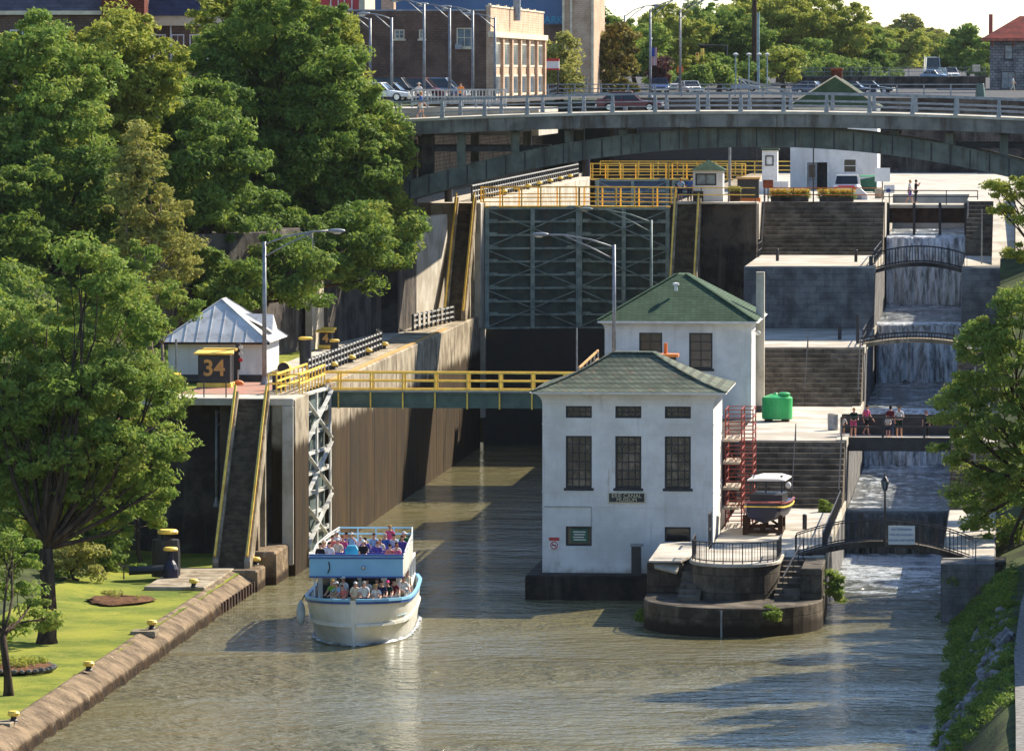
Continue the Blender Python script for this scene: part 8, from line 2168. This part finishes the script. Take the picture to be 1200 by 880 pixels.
# far trees, leaf colours picked lighter to stand in for distance haze
FT = [
 ((655, 75), 560, 2.4, 3.0, 'leaf_olive', 'olive tree right of the tan pilastered building', 6), ((705, 70), 585, 4.2, 3.6, 'leaf_autumn', 'dark street tree with autumn top left of the flag', 9), ((684, 62), 590, 2.6, 3.2, 'leaf_dark', 'dark narrow tree left of the autumn street tree', 6),
 ((717, 38), 640, 3.0, 3.0, 'leaf_dark', 'far spiky tree top behind the autumn street tree', 5), ((745, 62), 690, 4.5, 4.6, 'leaf_mid', 'green tree right behind the gooseneck lamp', 7), ((785, 52), 720, 5.5, 5.0, 'leaf_yellow', 'yellow green tree in the middle of the far tree line', 8),
 ((772, 82), 650, 1.0, 1.4, 'leaf_red', 'small purple leaved tree under the flag', 4), ((845, 60), 730, 6.0, 5.6, 'leaf_dark', 'dark blue green tree behind the globe lamps', 9), ((825, 40), 760, 4.5, 4.5, 'leaf_mid', 'green tree top left of the utility pole', 7),
 ((895, 35), 780, 7.0, 6.0, 'leaf_yellow', 'tall green tree right of the utility pole', 10), ((935, 38), 790, 7.0, 6.6, 'leaf_yellow', 'big yellow green tree on the far hill', 10), ((975, 52), 780, 6.0, 5.4, 'leaf_yellow', 'yellow green tree sloping down the far hill', 9), ((912, 12), 800, 4.0, 3.6, 'leaf_mid', 'dark tree top at the summit of the far hill', 6),
 ((1005, 62), 790, 4.6, 4.0, 'leaf_mid', 'green tree at the right foot of the far hill', 7), ((1028, 74), 780, 3.0, 2.6, 'leaf_dark', 'dark small tree where the far hill meets the fence', 5), ((918, 76), 660, 1.9, 2.2, 'leaf_yellow', 'small bright yellow tree right of the globe lamps', 5),
 ((815, 88), 640, 1.3, 1.2, 'leaf_dark', 'small conifer left of the white pickup', 4), ((843, 85), 645, 1.3, 1.6, 'leaf_mid', 'small conifer right of the white pickup', 4),
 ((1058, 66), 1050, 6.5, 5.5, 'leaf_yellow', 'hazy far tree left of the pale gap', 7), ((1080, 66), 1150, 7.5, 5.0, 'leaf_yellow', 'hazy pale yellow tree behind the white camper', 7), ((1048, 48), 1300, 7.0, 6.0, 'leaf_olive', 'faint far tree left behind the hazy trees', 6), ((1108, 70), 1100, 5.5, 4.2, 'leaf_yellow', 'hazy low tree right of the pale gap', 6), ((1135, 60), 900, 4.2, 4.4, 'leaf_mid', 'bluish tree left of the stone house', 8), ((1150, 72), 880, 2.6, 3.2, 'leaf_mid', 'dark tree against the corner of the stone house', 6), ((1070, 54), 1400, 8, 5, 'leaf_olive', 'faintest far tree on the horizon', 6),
 ((860, 82), 720, 4, 2.2, 'leaf_dark', 'low dark bushy tree under the dark blue green tree', 5), ((965, 80), 760, 5, 2.2, 'leaf_mid', 'low bushy tree along the far parapet, left', 5), ((1000, 82), 760, 5, 2.0, 'leaf_dark', 'low bushy tree along the far parapet, right', 5), ((940, 70), 770, 5, 3, 'leaf_mid', 'mid green bushy tree low on the far hill', 6), ((770, 70), 730, 4, 3, 'leaf_mid', 'mid green bushy tree behind the small purple tree', 6), ((800, 75), 735, 4, 3, 'leaf_dark', 'dark bushy tree behind the yellow road sign', 6),
]
for i, ((x, y), Y, rx, rz, m, lab, n) in enumerate(FT):
    p = at(x, y, Y); gz_ = min(street_z(p.x, Y), p.z - rz)
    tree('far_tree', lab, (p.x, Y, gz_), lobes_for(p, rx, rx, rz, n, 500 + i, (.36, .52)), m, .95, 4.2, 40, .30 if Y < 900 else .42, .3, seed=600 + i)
a, b = at(1060, 60, 1250), at(1086, 60, 1250)
t = thing('far_house', ((a.x + b.x) / 2, 1255, street_z(0, 1250)), 'faint far gable roof rising above the hazy trees', 'house')
MB().box(a.x, b.x, 1250, 1262, street_z(0, 1250) - 1, at(1070, 55, 1250).z).build('wall', M['slate'], t); MB().prism([(a.x - .5, 1249, at(1070, 55, 1250).z), (b.x + .5, 1249, at(1070, 55, 1250).z), (at(1071, 41, 1250).x, 1249, at(1071, 41, 1250).z)], (0, 14, 0)).build('roof', M['slate'], t)

# ================================================================ air
HAZE = 0.00002
hz = bpy.data.materials.new('summer_haze'); hz.use_nodes = True; nt = hz.node_tree; nt.nodes.remove(nt.nodes['Principled BSDF'])
pv = nt.nodes.new('ShaderNodeVolumePrincipled'); pv.inputs['Color'].default_value = (.86, .92, 1.0, 1); pv.inputs['Density'].default_value = HAZE; pv.inputs['Anisotropy'].default_value = 0.0
nt.links.new(pv.outputs[0], nt.nodes['Material Output'].inputs['Volume'])
if HAZE > 0:
    o = MB().box(-6100, 6100, -310, 9100, -5, 46).build('haze', hz, origin=(0, 0, -5)); o['kind'] = 'stuff'; o['label'] = 'thin summer haze over the whole place'
